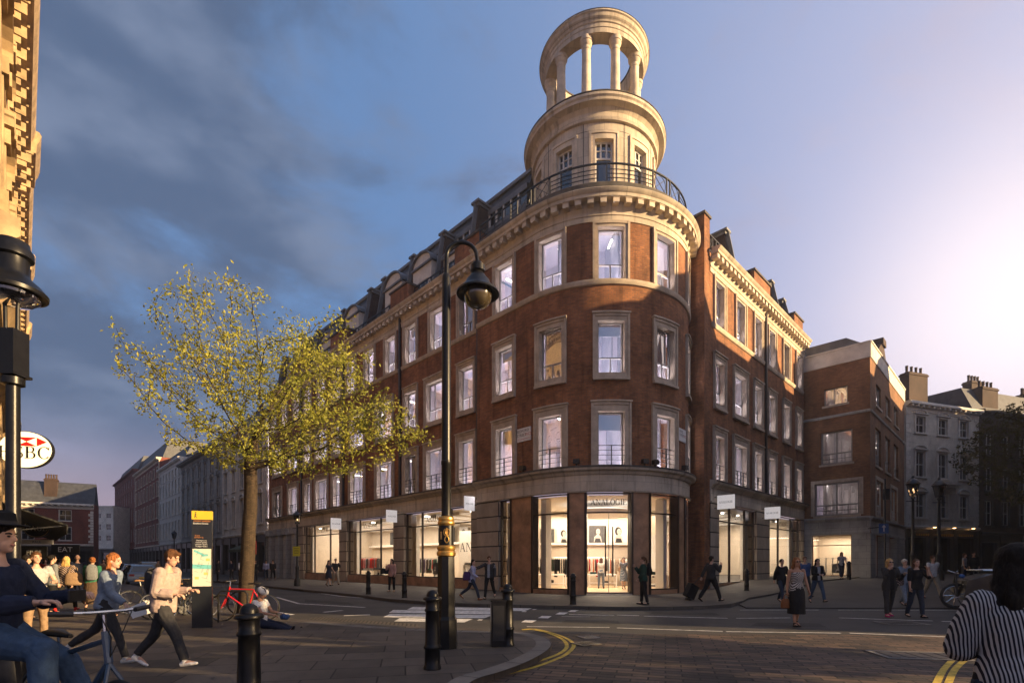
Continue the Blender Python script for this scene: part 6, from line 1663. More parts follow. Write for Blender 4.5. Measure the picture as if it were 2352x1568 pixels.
for (x, z, w, h, rz) in ((-0.06, 1.72, 0.22, 0.05, 0.5), (0.06, 1.66, 0.14, 0.05, -0.1), (0.0, 1.40, 0.37, 0.10, 0.05)): b.box((x, -0.0705, z), (w, 0.002, h), rot=Matrix.Rotation(rz, 3, 'Y'))
b.build('map_river', M['map_water'], mp)
b = MB()
for (x, z) in ((-0.10, 1.14), (0.08, 1.24), (0.12, 1.56)): b.box((x, -0.0705, z), (0.08, 0.002, 0.06))
b.build('map_park', M['map_park'], mp)
b = MB(); rg = random.Random(3)
for i in range(16):
    x, z = rg.uniform(-0.15, 0.15), rg.uniform(1.02, 1.75); a = rg.choice((0.3, 1.85, 0.32, 1.9)); L_ = rg.uniform(0.06, 0.16)
    b.box((x, -0.0718, z), (min(L_, 0.12), 0.0015, 0.004), rot=Matrix.Rotation(a, 3, 'Y'))
b.build('map_street', M['frame_dark'], mp)
# bicycles
mat('tyre', (0.012, 0.012, 0.012), 0.7, var=0.2); mat('chrome', (0.55, 0.55, 0.55), 0.22, metal=0.95, var=0.08); mat('bike_red', (0.42, 0.012, 0.02), 0.25, var=0.1, coat=0.5); mat('bike_black', (0.014, 0.014, 0.016), 0.3, var=0.2, coat=0.3); mat('bike_blue', (0.035, 0.06, 0.10), 0.3, var=0.2, coat=0.3); mat('saddle', (0.02, 0.017, 0.015), 0.5); mat('saddle_tan', (0.30, 0.16, 0.07), 0.5)
def make_bike(label, frame_m, loc, rz, group=None, saddle='saddle', straight=True, basket=False, lean=0.0, hbh=1.0, tube_r=0.017, rim='chrome'):
    """front wheel towards +X"""
    t = thing('bicycle', label, 'bicycle', loc, rz, group); t.rotation_euler = (lean, 0, rz); R = 0.335
    for nm, x in (('rear', -0.52), ('front', 0.53)):
        w = MB(); pts = [(x+R*math.cos(2*math.pi*q/32), 0, R+R*math.sin(2*math.pi*q/32)) for q in range(33)]; w.tube(pts, 0.018, 7, cap=False)
        wo = w.build('wheel', M['tyre'], t)
        s = MB(); pts = [(x+(R-0.022)*math.cos(2*math.pi*q/32), 0, R+(R-0.022)*math.sin(2*math.pi*q/32)) for q in range(33)]; s.tube(pts, 0.009, 6, cap=False); s.build('rim', M[rim], wo)
        s = MB()
        for q in range(20):
            a = 2*math.pi*q/20; s.bar((x, 0.02*(1 if q % 2 else -1), R), (x+(R-0.025)*math.cos(a+0.12), 0, R+(R-0.025)*math.sin(a+0.12)), 0.0028)
        s.tube([(x, -0.05, R), (x, 0.05, R)], 0.02, 8); s.build('spokes', M['chrome'], wo)
    f = MB(); bb, st, hd, hl = (-0.10, 0, 0.29), (-0.24, 0, 0.80), (0.35, 0, hbh-0.18), (0.385, 0, hbh-0.34)
    f.tube([st, hd], tube_r, 8); f.tube([bb, hl], tube_r*1.25, 8); f.tube([bb, st], tube_r, 8); f.tube([(0.34, 0, hbh-0.12), hl], tube_r*1.3, 8)
    for s in (-1, 1): f.tube([(-0.24, s*0.015, 0.76), (-0.52, s*0.06, R)], 0.009, 6); f.tube([bb, (-0.52, s*0.06, R)], 0.010, 6); f.tube([hl, (0.44, s*0.05, hbh-0.46), (0.53, s*0.055, R)], [0.016, 0.014, 0.010], 7)
    f.build('frame', M[frame_m], t)
    h = MB(); h.tube([(0.34, 0, hbh-0.14), (0.325, 0, hbh), (0.36, 0, hbh+0.02)], 0.013, 7)
    if straight: h.tube([(0.30, -0.30, hbh+0.03), (0.35, -0.12, hbh+0.02), (0.36, 0, hbh+0.02), (0.35, 0.12, hbh+0.02), (0.30, 0.30, hbh+0.03)], 0.012, 7)
    else:
        for s in (-1, 1): h.tube([(0.36, 0, hbh+0.02), (0.38, s*0.18, hbh+0.02), (0.46, s*0.20, hbh), (0.48, s*0.20, hbh-0.09), (0.40, s*0.20, hbh-0.13)], 0.012, 7)
    h.build('handlebar', M['chrome'], t)
    g = MB()
    for s in (-1, 1): g.tube([(0.345, s*0.19, hbh+0.02), (0.30, s*0.31, hbh+0.03)], 0.018, 8)
    g.build('grip', M['saddle'], t)
    c = MB()
    for s in (-1, 1): c.tube([(0.36, s*0.14, hbh+0.02), (0.47, s*0.10, hbh+0.02), (0.47, s*0.03, hbh-0.15), (0.40, 0, hbh-0.30)], 0.004, 5)
    c.build('cable', M['tyre'], t)
    s = MB(); s.tube([(-0.40, 0, 0.955), (-0.34, 0, 0.965), (-0.25, 0, 0.96), (-0.10, 0, 0.95)], [(0.05, 0.02), (0.085, 0.03), (0.05, 0.025), (0.018, 0.016)], 10, up=(0, 0, 1)); so = s.build('saddle', M[saddle], t)
    s = MB(); s.tube([(-0.235, 0, 0.79), (-0.265, 0, 0.95)], 0.013, 7); s.build('seat_post', M['chrome'], t)
    c = MB(); c.lathe([(0.0, -0.004), (0.095, -0.004), (0.095, 0.004), (0.0, 0.004)], (-0.10, -0.06, 0.29), 20, axis=Matrix.Rotation(math.pi/2, 3, 'X'))
    for s in (-1, 1): c.bar((-0.10, s*0.07, 0.29), (-0.10+s*0.13, s*0.07, 0.29-s*0.11), 0.018); c.box((-0.10+s*0.13, s*0.12, 0.29-s*0.11), (0.09, 0.09, 0.02))
    c.build('crank', M['chrome'], t)
    if basket:
        b = MB()
        for k in range(5):
            z = hbh-0.16+0.05*k; b.tube([(0.44, -0.17, z), (0.44, 0.17, z), (0.70, 0.17, z), (0.70, -0.17, z), (0.44, -0.17, z)], 0.006, 5, cap=False)
        for q in range(9):
            y = -0.17+0.34*q/8; b.bar((0.44, y, hbh-0.16), (0.44, y, hbh+0.04), 0.006); b.bar((0.70, y, hbh-0.16), (0.70, y, hbh+0.04), 0.006)
        b.box((0.57, 0, hbh-0.165), (0.26, 0.34, 0.01)); b.build('basket', M['iron'], t)
    return t
p = gat(565, 1425); make_bike('red bicycle leaning behind the tree trunk', 'bike_red', (p.x-0.05, p.y, 0), R_(188), 'parked bicycles', rim='chrome')
p = gat(425, 1424); make_bike('black bicycle with tan saddle beside the totem, leaning', 'bike_black', (p.x, p.y, 0), R_(60), 'parked bicycles', 'saddle_tan', lean=R_(5))
p = gat(392, 1416); make_bike('black bicycle with front basket behind the puffer jacket man', 'bike_black', (p.x, p.y, 0), R_(70), 'parked bicycles', 'saddle', basket=True)
p = gat(436, 1408); make_bike('dark blue bicycle at the back of the parked row', 'bike_blue', (p.x, p.y, 0), R_(110), 'parked bicycles', 'saddle')
p = gat(345, 1406); make_bike('black bicycle with tan saddle behind the auburn haired woman', 'bike_black', (p.x, p.y, 0), R_(55), 'parked bicycles', 'saddle_tan')
p = gat(505, 1412); make_bike('black bicycle with wire basket between totem and tree', 'bike_black', (p.x, p.y, 0), R_(200), 'parked bicycles', 'saddle', basket=True, lean=R_(-4))
# steel bike stand by the tree
p = gat(535, 1428); t = thing('bicycle_stand', 'low black steel bicycle stand near the tree trunk', 'bicycle stand', p, R_(5))
b = MB(); b.tube([(-0.35, 0, 0), (-0.35, 0, 0.7), (-0.28, 0, 0.78), (0.28, 0, 0.78), (0.35, 0, 0.7), (0.35, 0, 0)], 0.024, 8); b.build('hoop', M['iron'], t)
# the bicycle of the rider in the foreground
FBX, FBY = at(292, Y=3.7).x, 3.7
make_bike('dark blue bicycle in the foreground beside the hatted man', 'bike_blue', (FBX-0.36, FBY, 0.0), R_(-24), None, 'saddle', hbh=1.13, tube_r=0.021)
# tree pit guard
# cars down the left street
mat('car_blue', (0.03, 0.075, 0.15), 0.2, var=0.1, coat=0.8); mat('car_dark', (0.012, 0.012, 0.014), 0.2, var=0.1, coat=0.8); mat('car_silver', (0.25, 0.26, 0.28), 0.25, var=0.1, coat=0.8); mat('car_glass', (0.02, 0.025, 0.03), 0.05, var=0.1, spec=0.9); mat('tail_lamp', (0.35, 0.01, 0.01), 0.3, var=0.1)
def make_car(label, m, loc, rz, tall=1.0):
    t = thing('parked_car', label, 'car', loc, rz, 'cars parked down the street'); L_, W = 4.3, 1.78; h = 1.48*tall
    body = [(-2.13, 0.30), (-2.15, 0.75), (-2.05, 0.92), (1.0, 0.95), (1.9, 0.80), (2.12, 0.62), (2.14, 0.30)]
    b = MB(); b.prism(body, (0, W/2, 0), (1, 0, 0), (0, 0, 1), (0, -1, 0), W); b.build('body', M[m], t)
    cab = [(-2.0, 0.921), (-1.75, h*0.93), (-1.2, h), (0.05, h), (0.95, 0.951)]
    b = MB()
    A = [Vector((x, W/2-0.06-(0.20 if z > 1.1 else 0.02), z)) for x, z in cab]; B = [Vector((p.x, -p.y, p.z)) for p in A]
    for i in range(len(A)-1): b.face([A[i], A[i+1], B[i+1], B[i]])
    b.face(A[::-1]); b.face(B); cabo = b.build('cabin', M[m], t)
    g = MB()
    def inset(q, k): c = sum(q, Vector())/4; nrm = (q[1]-q[0]).cross(q[2]-q[0]).normalized(); return [c+(p-c)*k+nrm*0.006 for p in q], [c+(p-c)*k-nrm*0.006 for p in q]
    for q in ([A[0], A[1], B[1], B[0]], [A[3], A[4], B[4], B[3]], [A[0]*0.9+A[1]*0.1, A[2], A[3], A[4]], [B[0]*0.9+B[1]*0.1, B[2], B[3], B[4]]):
        for s in inset(q, 0.84): g.face(s)
    g.build('window', M['car_glass'], cabo)
    for x in (-1.32, 1.35):
        for s in (-1, 1):
            w = MB(); w.lathe([(0.0, -0.10), (0.28, -0.10), (0.315, -0.06), (0.315, 0.06), (0.28, 0.10), (0.0, 0.10)], (x, s*(W/2-0.09), 0.315), 20, axis=Matrix.Rotation(math.pi/2, 3, 'X')); wo = w.build('wheel', M['tyre'], t)
            r = MB(); r.lathe([(0.0, -0.012), (0.2, -0.012), (0.2, 0.012), (0.0, 0.012)], (x, s*(W/2+0.012), 0.315), 14, axis=Matrix.Rotation(math.pi/2, 3, 'X')); r.build('rim', M['chrome'], wo)
    for s in (-1, 1): l = MB(); l.box((-2.14, s*0.68, 0.74), (0.05, 0.3, 0.13)); l.build('tail_light', M['tail_lamp'], t)
    n = MB(); n.box((-2.152, 0, 0.55), (0.012, 0.5, 0.11)); n.build('number_plate', M['totem_yellow'], t)
    return t
aS = math.atan2(EL.y, EL.x)
for (x, y, m, lab, tl) in ((318, 1342, 'car_blue', 'blue car parked in the street behind the walkers', 1.0), (338, 1330, 'car_dark', 'dark car waiting behind the blue one', 1.15), (296, 1324, 'car_silver', 'silver car furthest down the street', 1.0)):
    p = at(x, y, z=ROADZ); make_car(lab, m, (p.x, p.y, ROADZ), aS, tl)
# pedicab at the right
p = gat(2196, 1396, -0.07); t = thing('pedicab', 'black pedicab with a chrome rail and big alloy front wheel', 'pedicab', p, R_(-22))
w = MB(); R = 0.41; w.tube([(R*math.cos(2*math.pi*q/32), 0, R+R*math.sin(2*math.pi*q/32)) for q in range(33)], 0.045, 8, cap=False); wo = w.build('wheel', M['tyre'], t)
s = MB(); s.tube([((R-0.06)*math.cos(2*math.pi*q/28), 0, R+(R-0.06)*math.sin(2*math.pi*q/28)) for q in range(29)], 0.022, 6, cap=False)
for q in range(9):
    a = 2*math.pi*q/9; s.tube([(0.05*math.cos(a), -0.01, R+0.05*math.sin(a)), (0.22*math.cos(a+0.25), -0.02, R+0.22*math.sin(a+0.25)), ((R-0.06)*math.cos(a+0.3), -0.01, R+(R-0.06)*math.sin(a+0.3))], [0.028, 0.02, 0.016], 6)
s.lathe([(0, -0.05), (0.07, -0.05), (0.07, 0.05), (0, 0.05)], (0, 0, R), 14, axis=Matrix.Rotation(math.pi/2, 3, 'X')); s.build('rim', M['chrome'], wo)
b = MB(); b.tube([(0, 0.09, R), (-0.02, 0.08, 0.95), (0.0, 0, 1.15)], 0.03, 8); b.tube([(0, -0.09, R), (-0.02, -0.08, 0.95), (0.0, 0, 1.15)], 0.03, 8); b.build('fork', M['iron'], t)
b = MB(); b.tube([(-0.1, -0.36, 1.28), (0.02, -0.1, 1.2), (0.02, 0.1, 1.2), (-0.1, 0.36, 1.28)], 0.018, 8); b.build('handlebar', M['chrome'], t)
b = MB(); b.prism([(-0.25, 0.35), (0.5, 0.22), (2.5, 0.30), (2.7, 0.8), (2.6, 1.22), (0.5, 1.18), (-0.15, 0.95)], (0.25, 0.55, 0), (1, 0, 0), (0, 0, 1), (0, -1, 0), 1.1); b.build('body', M['car_dark'], t)
b = MB(); b.tube([(0.5, -0.57, 1.30), (2.7, -0.57, 1.34), (2.75, 0, 1.34), (2.7, 0.57, 1.34), (0.5, 0.57, 1.30), (0.42, 0, 1.30), (0.5, -0.57, 1.30)], 0.028, 8, cap=False); b.build('rail', M['chrome'], t)
b = MB(); b.prism([(1.1, 1.2), (1.3, 1.75), (1.7, 1.98), (2.4, 1.95), (2.85, 1.6), (2.9, 1.2)], (0.1, 0.52, 0), (1, 0, 0), (0, 0, 1), (0, -1, 0), 1.04); b.build('canopy', M['awning_dark'], t)
b = MB(); b.ell((0.12, -0.1, 1.1), (0.09, 0.07, 0.07), 10, 7); b.build('head_lamp', M['blue_sign'], t)
# white paper litter on the setts
p = rp(1334, 1466)
# ---------------------------------------------------------------- people
def fabric(name, col, var=0.22, scale=18, rough=0.85, stripes=None):
    m = mat(name, col, rough, var=var, scale=scale, bump=0.25, spec=0.2)
    if stripes:
        N, L = m.node_tree.nodes, m.node_tree.links; p = N['Principled BSDF']
        tc = N.new('ShaderNodeTexCoord'); w = N.new('ShaderNodeTexWave'); w.bands_direction = stripes[1]; w.inputs['Scale'].default_value = stripes[2]; w.inputs['Distortion'].default_value = 1.2; w.inputs['Detail'].default_value = 1; w.inputs['Detail Scale'].default_value = 0.7
        mp = N.new('ShaderNodeMapping'); mp.inputs['Rotation'].default_value = stripes[3] if len(stripes) > 3 else (0, 0, 0)
        L.new(tc.outputs['Object'], mp.inputs[0]); L.new(mp.outputs[0], w.inputs[0])
        cr = N.new('ShaderNodeMapRange'); cr.inputs[1].default_value = 0.42; cr.inputs[2].default_value = 0.58; L.new(w.outputs[0], cr.inputs[0])
        mx = N.new('ShaderNodeMix'); mx.data_type = 'RGBA'; L.new(cr.outputs[0], mx.inputs[0]); mx.inputs[6].default_value = (*col, 1); mx.inputs[7].default_value = (*stripes[0], 1)
        L.new(mx.outputs[2], p.inputs['Base Color'])
    return m
mat('skin', (0.52, 0.31, 0.22), 0.5, var=0.08, scale=6, spec=0.3); mat('skin_tan', (0.40, 0.21, 0.13), 0.5, var=0.08, scale=6, spec=0.3)
mat('eye_dark', (0.02, 0.015, 0.012), 0.2, var=0.1); mat('lip', (0.36, 0.12, 0.10), 0.5, var=0.05)
for n, c in (('hair_dark', (0.011, 0.008, 0.006)), ('hair_brown', (0.10, 0.045, 0.020)), ('hair_auburn', (0.26, 0.095, 0.030)), ('hair_blond', (0.55, 0.34, 0.12)), ('hair_white', (0.62, 0.58, 0.50)), ('hair_grey', (0.25, 0.22, 0.2))):
    m = mat(n, c, 0.6, var=0.6, scale=1.0, bump=0.9, spec=0.15); N, L = m.node_tree.nodes, m.node_tree.links
    mp = N.new('ShaderNodeMapping'); mp.inputs['Scale'].default_value = (75, 75, 7); tcn = [q for q in N if q.type == 'TEX_COORD'][0]; nzn = [q for q in N if q.type == 'TEX_NOISE'][0]
    L.new(tcn.outputs['Object'], mp.inputs[0]); L.new(mp.outputs[0], nzn.inputs['Vector'])
for n, c in (('f_black', (0.012, 0.012, 0.014)), ('f_navy', (0.016, 0.021, 0.042)), ('f_charcoal', (0.035, 0.034, 0.036)), ('f_jeans', (0.042, 0.072, 0.125)), ('f_darkjeans', (0.022, 0.032, 0.055)), ('f_denim', (0.17, 0.21, 0.27)), ('f_greydenim', (0.15, 0.16, 0.17)),
             ('f_puffer', (0.36, 0.27, 0.235)), ('f_white', (0.66, 0.64, 0.62)), ('f_offwhite', (0.52, 0.49, 0.44)), ('f_pink', (0.42, 0.24, 0.20)), ('f_green', (0.025, 0.13, 0.075)), ('f_dkgreen', (0.022, 0.055, 0.040)), ('f_brown', (0.085, 0.055, 0.035)), ('f_khaki', (0.34, 0.29, 0.22)), ('f_lilac', (0.33, 0.34, 0.48)), ('f_grey', (0.30, 0.30, 0.32)), ('f_red', (0.45, 0.025, 0.02)), ('f_blue', (0.05, 0.09, 0.20)), ('f_tan', (0.26, 0.17, 0.10)), ('f_purple', (0.06, 0.025, 0.09)), ('f_magenta', (0.55, 0.02, 0.16)), ('f_boot', (0.20, 0.07, 0.025)), ('f_teal', (0.012, 0.05, 0.05)), ('f_orange', (0.45, 0.10, 0.02))):
    fabric(n, c)
fabric('f_stripe', (0.018, 0.018, 0.026), stripes=((0.46, 0.44, 0.43), 'X', 19.0, (0.0, 0.12, 0.18))); fabric('f_stripe_fine', (0.60, 0.58, 0.55), stripes=((0.10, 0.10, 0.12), 'Z', 16.0)); fabric('f_check', (0.50, 0.46, 0.42), stripes=((0.06, 0.04, 0.035), 'DIAGONAL', 13.0)); fabric('f_spot', (0.02, 0.02, 0.025), stripes=((0.35, 0.25, 0.2), 'DIAGONAL', 9.0)); fabric('f_print', (0.06, 0.10, 0.16), stripes=((0.32, 0.34, 0.36), 'DIAGONAL', 7.0))
def remesh(mb, voxel, sm=3, wrinkle=0.0, seed=0.0, wscale=9.0):
    me = bpy.data.meshes.new('tmp'); me.from_pydata([tuple(v) for v in mb.v], [], mb.f)
    ob = bpy.data.objects.new('tmp', me); COL.objects.link(ob)
    r = ob.modifiers.new('r', 'REMESH'); r.mode = 'VOXEL'; r.voxel_size = voxel
    s = ob.modifiers.new('s', 'SMOOTH'); s.factor = 0.5; s.iterations = sm
    bpy.context.view_layer.update()
    out = bpy.data.meshes.new_from_object(ob.evaluated_get(bpy.context.evaluated_depsgraph_get()))
    bpy.data.objects.remove(ob); bpy.data.meshes.remove(me)
    if wrinkle:
        n = len(out.vertices); co = np.zeros(n*3); no = np.zeros(n*3); out.vertices.foreach_get('co', co); out.vertices.foreach_get('normal', no)
        co = co.reshape(-1, 3); no = no.reshape(-1, 3); sv_ = Vector((seed, seed*0.7, 0))
        w = np.array([mnoise.noise(Vector((p[0]*wscale, p[1]*wscale, p[2]*wscale*0.55))+sv_) + 0.5*abs(mnoise.noise(Vector((p[0]*wscale*2.1, p[1]*wscale*2.1, p[2]*wscale*1.7))+sv_)) for p in co])
        out.vertices.foreach_set('co', (co+no*(w*wrinkle)[:, None]).ravel())
    out.polygons.foreach_set('use_smooth', [True]*len(out.polygons)); out.update()
    return out
def place(me, name, mats, parent):
    me.name = name
    for m in (mats if isinstance(mats, (list, tuple)) else [mats]): me.materials.append(m)
    o = bpy.data.objects.new(name, me); COL.objects.link(o); o.parent = parent; return o
def append_geo(me, mb):
    bm = bmesh.new(); bm.from_mesh(me); vs = [bm.verts.new(v) for v in mb.v]
    for f, mi in zip(mb.f, mb.mi):
        try: g = bm.faces.new([vs[i] for i in f]); g.smooth = True; g.material_index = mi
        except ValueError: pass
    bm.to_mesh(me); bm.free()
SEED = [0]
def person(label, loc, rz, H=1.70, sex='f', lean=2, tw=0, headyaw=0, headpitch=0, legs=((22, 3, 4, 0), (-20, 3, 14, 30)), arms=((-18, 8, 12, 0), (18, 8, 20, 0)), skin='skin', hair=('long', 'hair_brown'),
           top=('f_black', 'long', 0.02), bottom=('trousers', 'f_darkjeans'), shoes='f_black', near=1, seat=None, group=None, jacket=None, glasses=False, neckline=0.0, fat=1.0, boots=0.0, barefeet=False):
    """legs/arms are (right, left): hip flex, abduction, knee bend, foot pitch / shoulder flex, abduction, elbow bend, inward"""
    SEED[0] += 1; k = H/1.76; t = thing('person', label, 'person', loc, rz, group)
    vox = (0.018, 0.0115, 0.0075)[near]
    sd = lambda a: math.sin(R_(a)); cd = lambda a: math.cos(R_(a))
    W = (0.180 if sex == 'm' else 0.160)*k; HW_ = 0.088*k
    sp = Vector((0, sd(lean), cd(lean))); ex = Vector((cd(tw), sd(tw), 0))
    pel = Vector((0, 0, 0)); neck = pel+sp*0.515*k
    hd = Vector((0, sd(lean*0.5+headpitch), cd(lean*0.5+headpitch))); headc = neck+hd*0.055*k+Vector((0, 0.012*k, 0.105*k))+Vector((0, sd(headpitch)*0.05*k, 0))
    HR = Matrix.Rotation(R_(headyaw), 3, 'Z') @ Matrix.Rotation(-R_(headpitch), 3, 'X')
    J = {}
    lowest = 1e9
    for side, (fl, ab, kn, ft) in zip((1, -1), legs):
        h = pel+Vector((side*HW_, 0, -0.02*k)); d1 = Vector((side*sd(ab), sd(fl)*cd(ab), -cd(fl)*cd(ab))); kne = h+d1*0.43*k
        d2 = Vector((side*sd(ab)*0.6, sd(fl-kn)*cd(ab), -cd(fl-kn)*cd(ab))); an = kne+d2*0.42*k
        fd = Vector((side*0.12, cd(ft), -sd(ft))).normalized(); toe = an+fd*0.155*k+Vector((0, 0, -0.055*k)); heel = an-fd*0.055*k+Vector((0, 0, -0.055*k))
        J[side] = (h, kne, an, toe, heel); lowest = min(lowest, toe.z-0.022*k, heel.z-0.022*k)
    dz = -lowest if seat is None else seat
    up = Vector((0, 0, dz)); pel = pel+up; neck += up; headc += up
    for s in J: J[s] = tuple(p+up for p in J[s])
    A = {}
    for side, (fl, ab, el, inn) in zip((1, -1), arms):
        sh = neck-sp*0.055*k+ex*side*W; d1 = Vector((side*sd(ab), sd(fl)*cd(ab), -cd(fl)*cd(ab))); elb = sh+d1*0.285*k
        d2 = Vector((side*sd(ab*0.5-inn), sd(fl+el)*cd(inn), -cd(fl+el)*cd(inn))).normalized(); wr = elb+d2*0.245*k
        A[side] = (sh, elb, wr, d2)
    fem = sex == 'f'
    def torso(mb, z0, z1, off, flare=0.0):
        secs = [(-0.10, 0.150, 0.115), (-0.02, 0.172 if fem else 0.165, 0.122), (0.06, 0.160, 0.115), (0.17, 0.128 if fem else 0.148, 0.095 if fem else 0.105), (0.30, 0.150 if fem else 0.170, 0.112), (0.40, 0.158 if fem else 0.180, 0.105), (0.465, 0.115, 0.080), (0.505, 0.068, 0.062), (0.555, 0.052, 0.054), (0.60, 0.050, 0.052)]
        zz = [s[0] for s in secs]; f = lambda z, i: float(np.interp(z, zz, [s[i] for s in secs]))
        L_ = sorted(set([z0, z1]+[z for z in zz if z0 < z < z1])); pts, rad = [], []
        for z in L_:
            c = pel+sp*(z*k); fx = 1+flare*max(0, (0.1-z))
            pts.append(c); rad.append((f(z, 1)*k*fat*fx+off, f(z, 2)*k*fat*fx+off))
        mb.tube(pts, rad, 18, up=(0, 1, 0))
    def leg(mb, s, off, end=1.0, rk=1.0):
        h, kn, an, toe, heel = J[s]; e = an+(kn-an)*0.04
        pts = [h+Vector((0, 0, 0.04*k)), h+(kn-h)*0.35, kn+(h-kn)*0.12, kn+(an-kn)*0.08, kn+(an-kn)*0.35, e]; r = [0.092, 0.085, 0.062, 0.058, 0.056, 0.040]
        if off > 0.011: r[-1] = 0.044; r[-2] = 0.054
        mb.tube(pts, [q*k*fat*rk+off for q in r], 12)
        if off: mb.ell(kn, (0.058*k*rk+off,)*3, 10, 7)
    def arm(mb, s, off, frac=2.0):
        sh, el, wr, d2 = A[s]
        pts = [sh-ex*s*0.05*k+Vector((0, 0, 0.005)), sh, sh+(el-sh)*0.5]; r = [0.050, 0.056, 0.047]
        if frac >= 1: pts += [el]; r += [0.040]
        if frac >= 2: pts += [el+(wr-el)*0.3, wr-(wr-el)*0.05]; r += [0.041, 0.028]
        mb.tube(pts, [q*k*(fat*0.5+0.5)+off for q in r], 10)
        mb.ell(sh, (0.054*k+off,)*3, 10, 7)
        if frac >= 1: mb.ell(el, (0.041*k+off,)*3, 8, 6)
    # --- the body: one skin surface
    b = MB(); torso(b, -0.09, 0.60, -0.010)
    for s in (1, -1):
        leg(b, s, -0.008); arm(b, s, -0.004)
        h, kn, an, toe, heel = J[s]; b.tube([heel, an+(toe-an)*0.3+Vector((0, 0, -0.02*k)), toe], [0.030*k, 0.038*k, 0.024*k], 8)
        sh, el, wr, d2 = A[s]; b.tube([wr-d2*0.03*k, wr+d2*0.03*k, wr+d2*0.085*k], [(0.026*k, 0.020*k), (0.036*k, 0.018*k), (0.038*k, 0.014*k)], 10)
    hk = k*0.97
    b.ell(headc+HR @ Vector((0, -0.008, 0.018))*hk, (0.074*hk, 0.092*hk, 0.098*hk), 18, 12, HR)
    b.ell(headc+HR @ Vector((0, 0.022, -0.045))*hk, (0.055*hk, 0.066*hk, 0.068*hk), 14, 9, HR)
    b.ell(headc+HR @ Vector((0, 0.062, -0.088))*hk, (0.026*hk, 0.022*hk, 0.020*hk), 10, 7, HR)
    b.tube([headc+HR @ Vector((0, 0.078, 0.020))*hk, headc+HR @ Vector((0, 0.098, -0.014))*hk, headc+HR @ Vector((0, 0.092, -0.024))*hk], [0.010*hk, 0.015*hk, 0.012*hk], 8)
    for s in (1, -1): b.ell(headc+HR @ Vector((s*0.076, -0.012, -0.006))*hk, (0.012*hk, 0.020*hk, 0.032*hk), 8, 6, HR)
    me = remesh(b, vox, 2)
    x = MB()
    for s in (1, -1):          # five fingers and a thumb at the side of each palm
        sh, el, wr, d2 = A[s]; side = d2.cross(Vector((0, 0, 1))) if abs(d2.z) < 0.8 else Vector((0, 1, 0)); side = (side-d2*side.dot(d2)).normalized(); nn = d2.cross(side)
        if abs(d2.z) >= 0.8: curl = Vector((-s, 0, 0))
        else: curl = -nn if nn.z > 0 else nn
        for i, ln in enumerate((0.070, 0.080, 0.074, 0.058)):
            o = wr+d2*0.080*k+side*(0.027-0.018*i)*k; p1 = o+(d2*0.85+curl*0.45)*ln*0.5*k; p2 = p1+(d2*0.35+curl*0.9).normalized()*ln*0.5*k
            x.tube([o-d2*0.012*k, o+d2*0.01*k, p1, p2], [0.009*k, 0.0095*k, 0.0085*k, 0.006*k], 6)
        o = wr+d2*0.030*k+side*0.030*k; x.tube([o, o+(side*0.7+d2*0.7)*0.035*k+curl*0.01*k, o+(side*0.45+d2*0.9)*0.062*k+curl*0.02*k], [0.012*k, 0.011*k, 0.008*k], 6)
    x.cur = 1
    for s in (1, -1):
        x.ell(headc+HR @ Vector((s*0.032, 0.0765, 0.010))*hk, (0.013*hk, 0.008*hk, 0.007*hk), 8, 6, HR)
        x.tube([headc+HR @ Vector((s*0.016, 0.083, 0.028))*hk, headc+HR @ Vector((s*0.034, 0.080, 0.033))*hk, headc+HR @ Vector((s*0.052, 0.068, 0.027))*hk], 0.005*hk, 5)
    x.cur = 2
    x.ell(headc+HR @ Vector((0, 0.0835, -0.052))*hk, (0.023*hk, 0.008*hk, 0.007*hk), 10, 6, HR)
    append_geo(me, x); place(me, 'body', [M[skin], M['eye_dark'], M['lip']], t)
    # --- clothes
    c = MB(); tm, sl, ln = top[:3]; th = top[3] if len(top) > 3 else 0.012
    torso(c, -ln, 0.475-neckline, th, 0.25 if ln > 0.05 else 0)
    if sl != 'none':
        for s in (1, -1): arm(c, s, th*0.85+0.002, {'long': 2, 'short': 0.5, 'elbow': 1}[sl])
    place(remesh(c, vox, 3, 0.010+th*0.2, SEED[0]*3.1, 8 if th < 0.03 else 6), 'top', M[tm], t)
    if jacket:
        jm, jl, jth = jacket; c = MB()
        torso(c, -jl, 0.485, jth, 0.3)
        for s in (1, -1): arm(c, s, jth*0.8, 2)
        jme = remesh(c, vox, 3, 0.012, SEED[0]*1.7, 8)
        bm = bmesh.new(); bm.from_mesh(jme)     # open front
        kill = [f for f in bm.faces if abs(f.calc_center_median().x) < 0.055*k and f.calc_center_median().y-(f.calc_center_median().z-pel.z)*math.tan(R_(lean)) > 0.03 and f.normal.y > 0.4 and f.calc_center_median().z > pel.z-jl*k-0.1]
        bmesh.ops.delete(bm, geom=kill, context='FACES'); bm.to_mesh(jme); bm.free()
        place(jme, 'jacket', M[jm], t)
    bt, bmn = bottom[:2]
    c = MB()
    if bt == 'trousers':
        torso(c, -0.09, 0.10, 0.011)
        for s in (1, -1): leg(c, s, 0.013, 1.0, bottom[2] if len(bottom) > 2 else 1.0)
    else:
        hem = bottom[2]*k; w0 = bottom[3] if len(bottom) > 3 else 1.0
        ya = (J[1][1].y+J[-1][1].y)/2*0.6; spread = abs(J[1][1].y-J[-1][1].y)*0.5*min(1.3, hem/0.43/k)
        pts = [pel+sp*0.13*k, pel+sp*0.02*k, pel+Vector((0, ya*0.5, -hem*0.5)), pel+Vector((0, ya, -hem))]
        c.tube(pts, [(0.135*k, 0.105*k), (0.182*k, 0.135*k), (0.19*k*w0, (0.14*k+spread*0.6)*w0), (0.185*k*w0, (0.135*k+spread)*w0)], 20, up=(0, 1, 0))
    place(remesh(c, vox, 3, 0.012, SEED[0]*2.3, 7), bt, M[bmn], t)
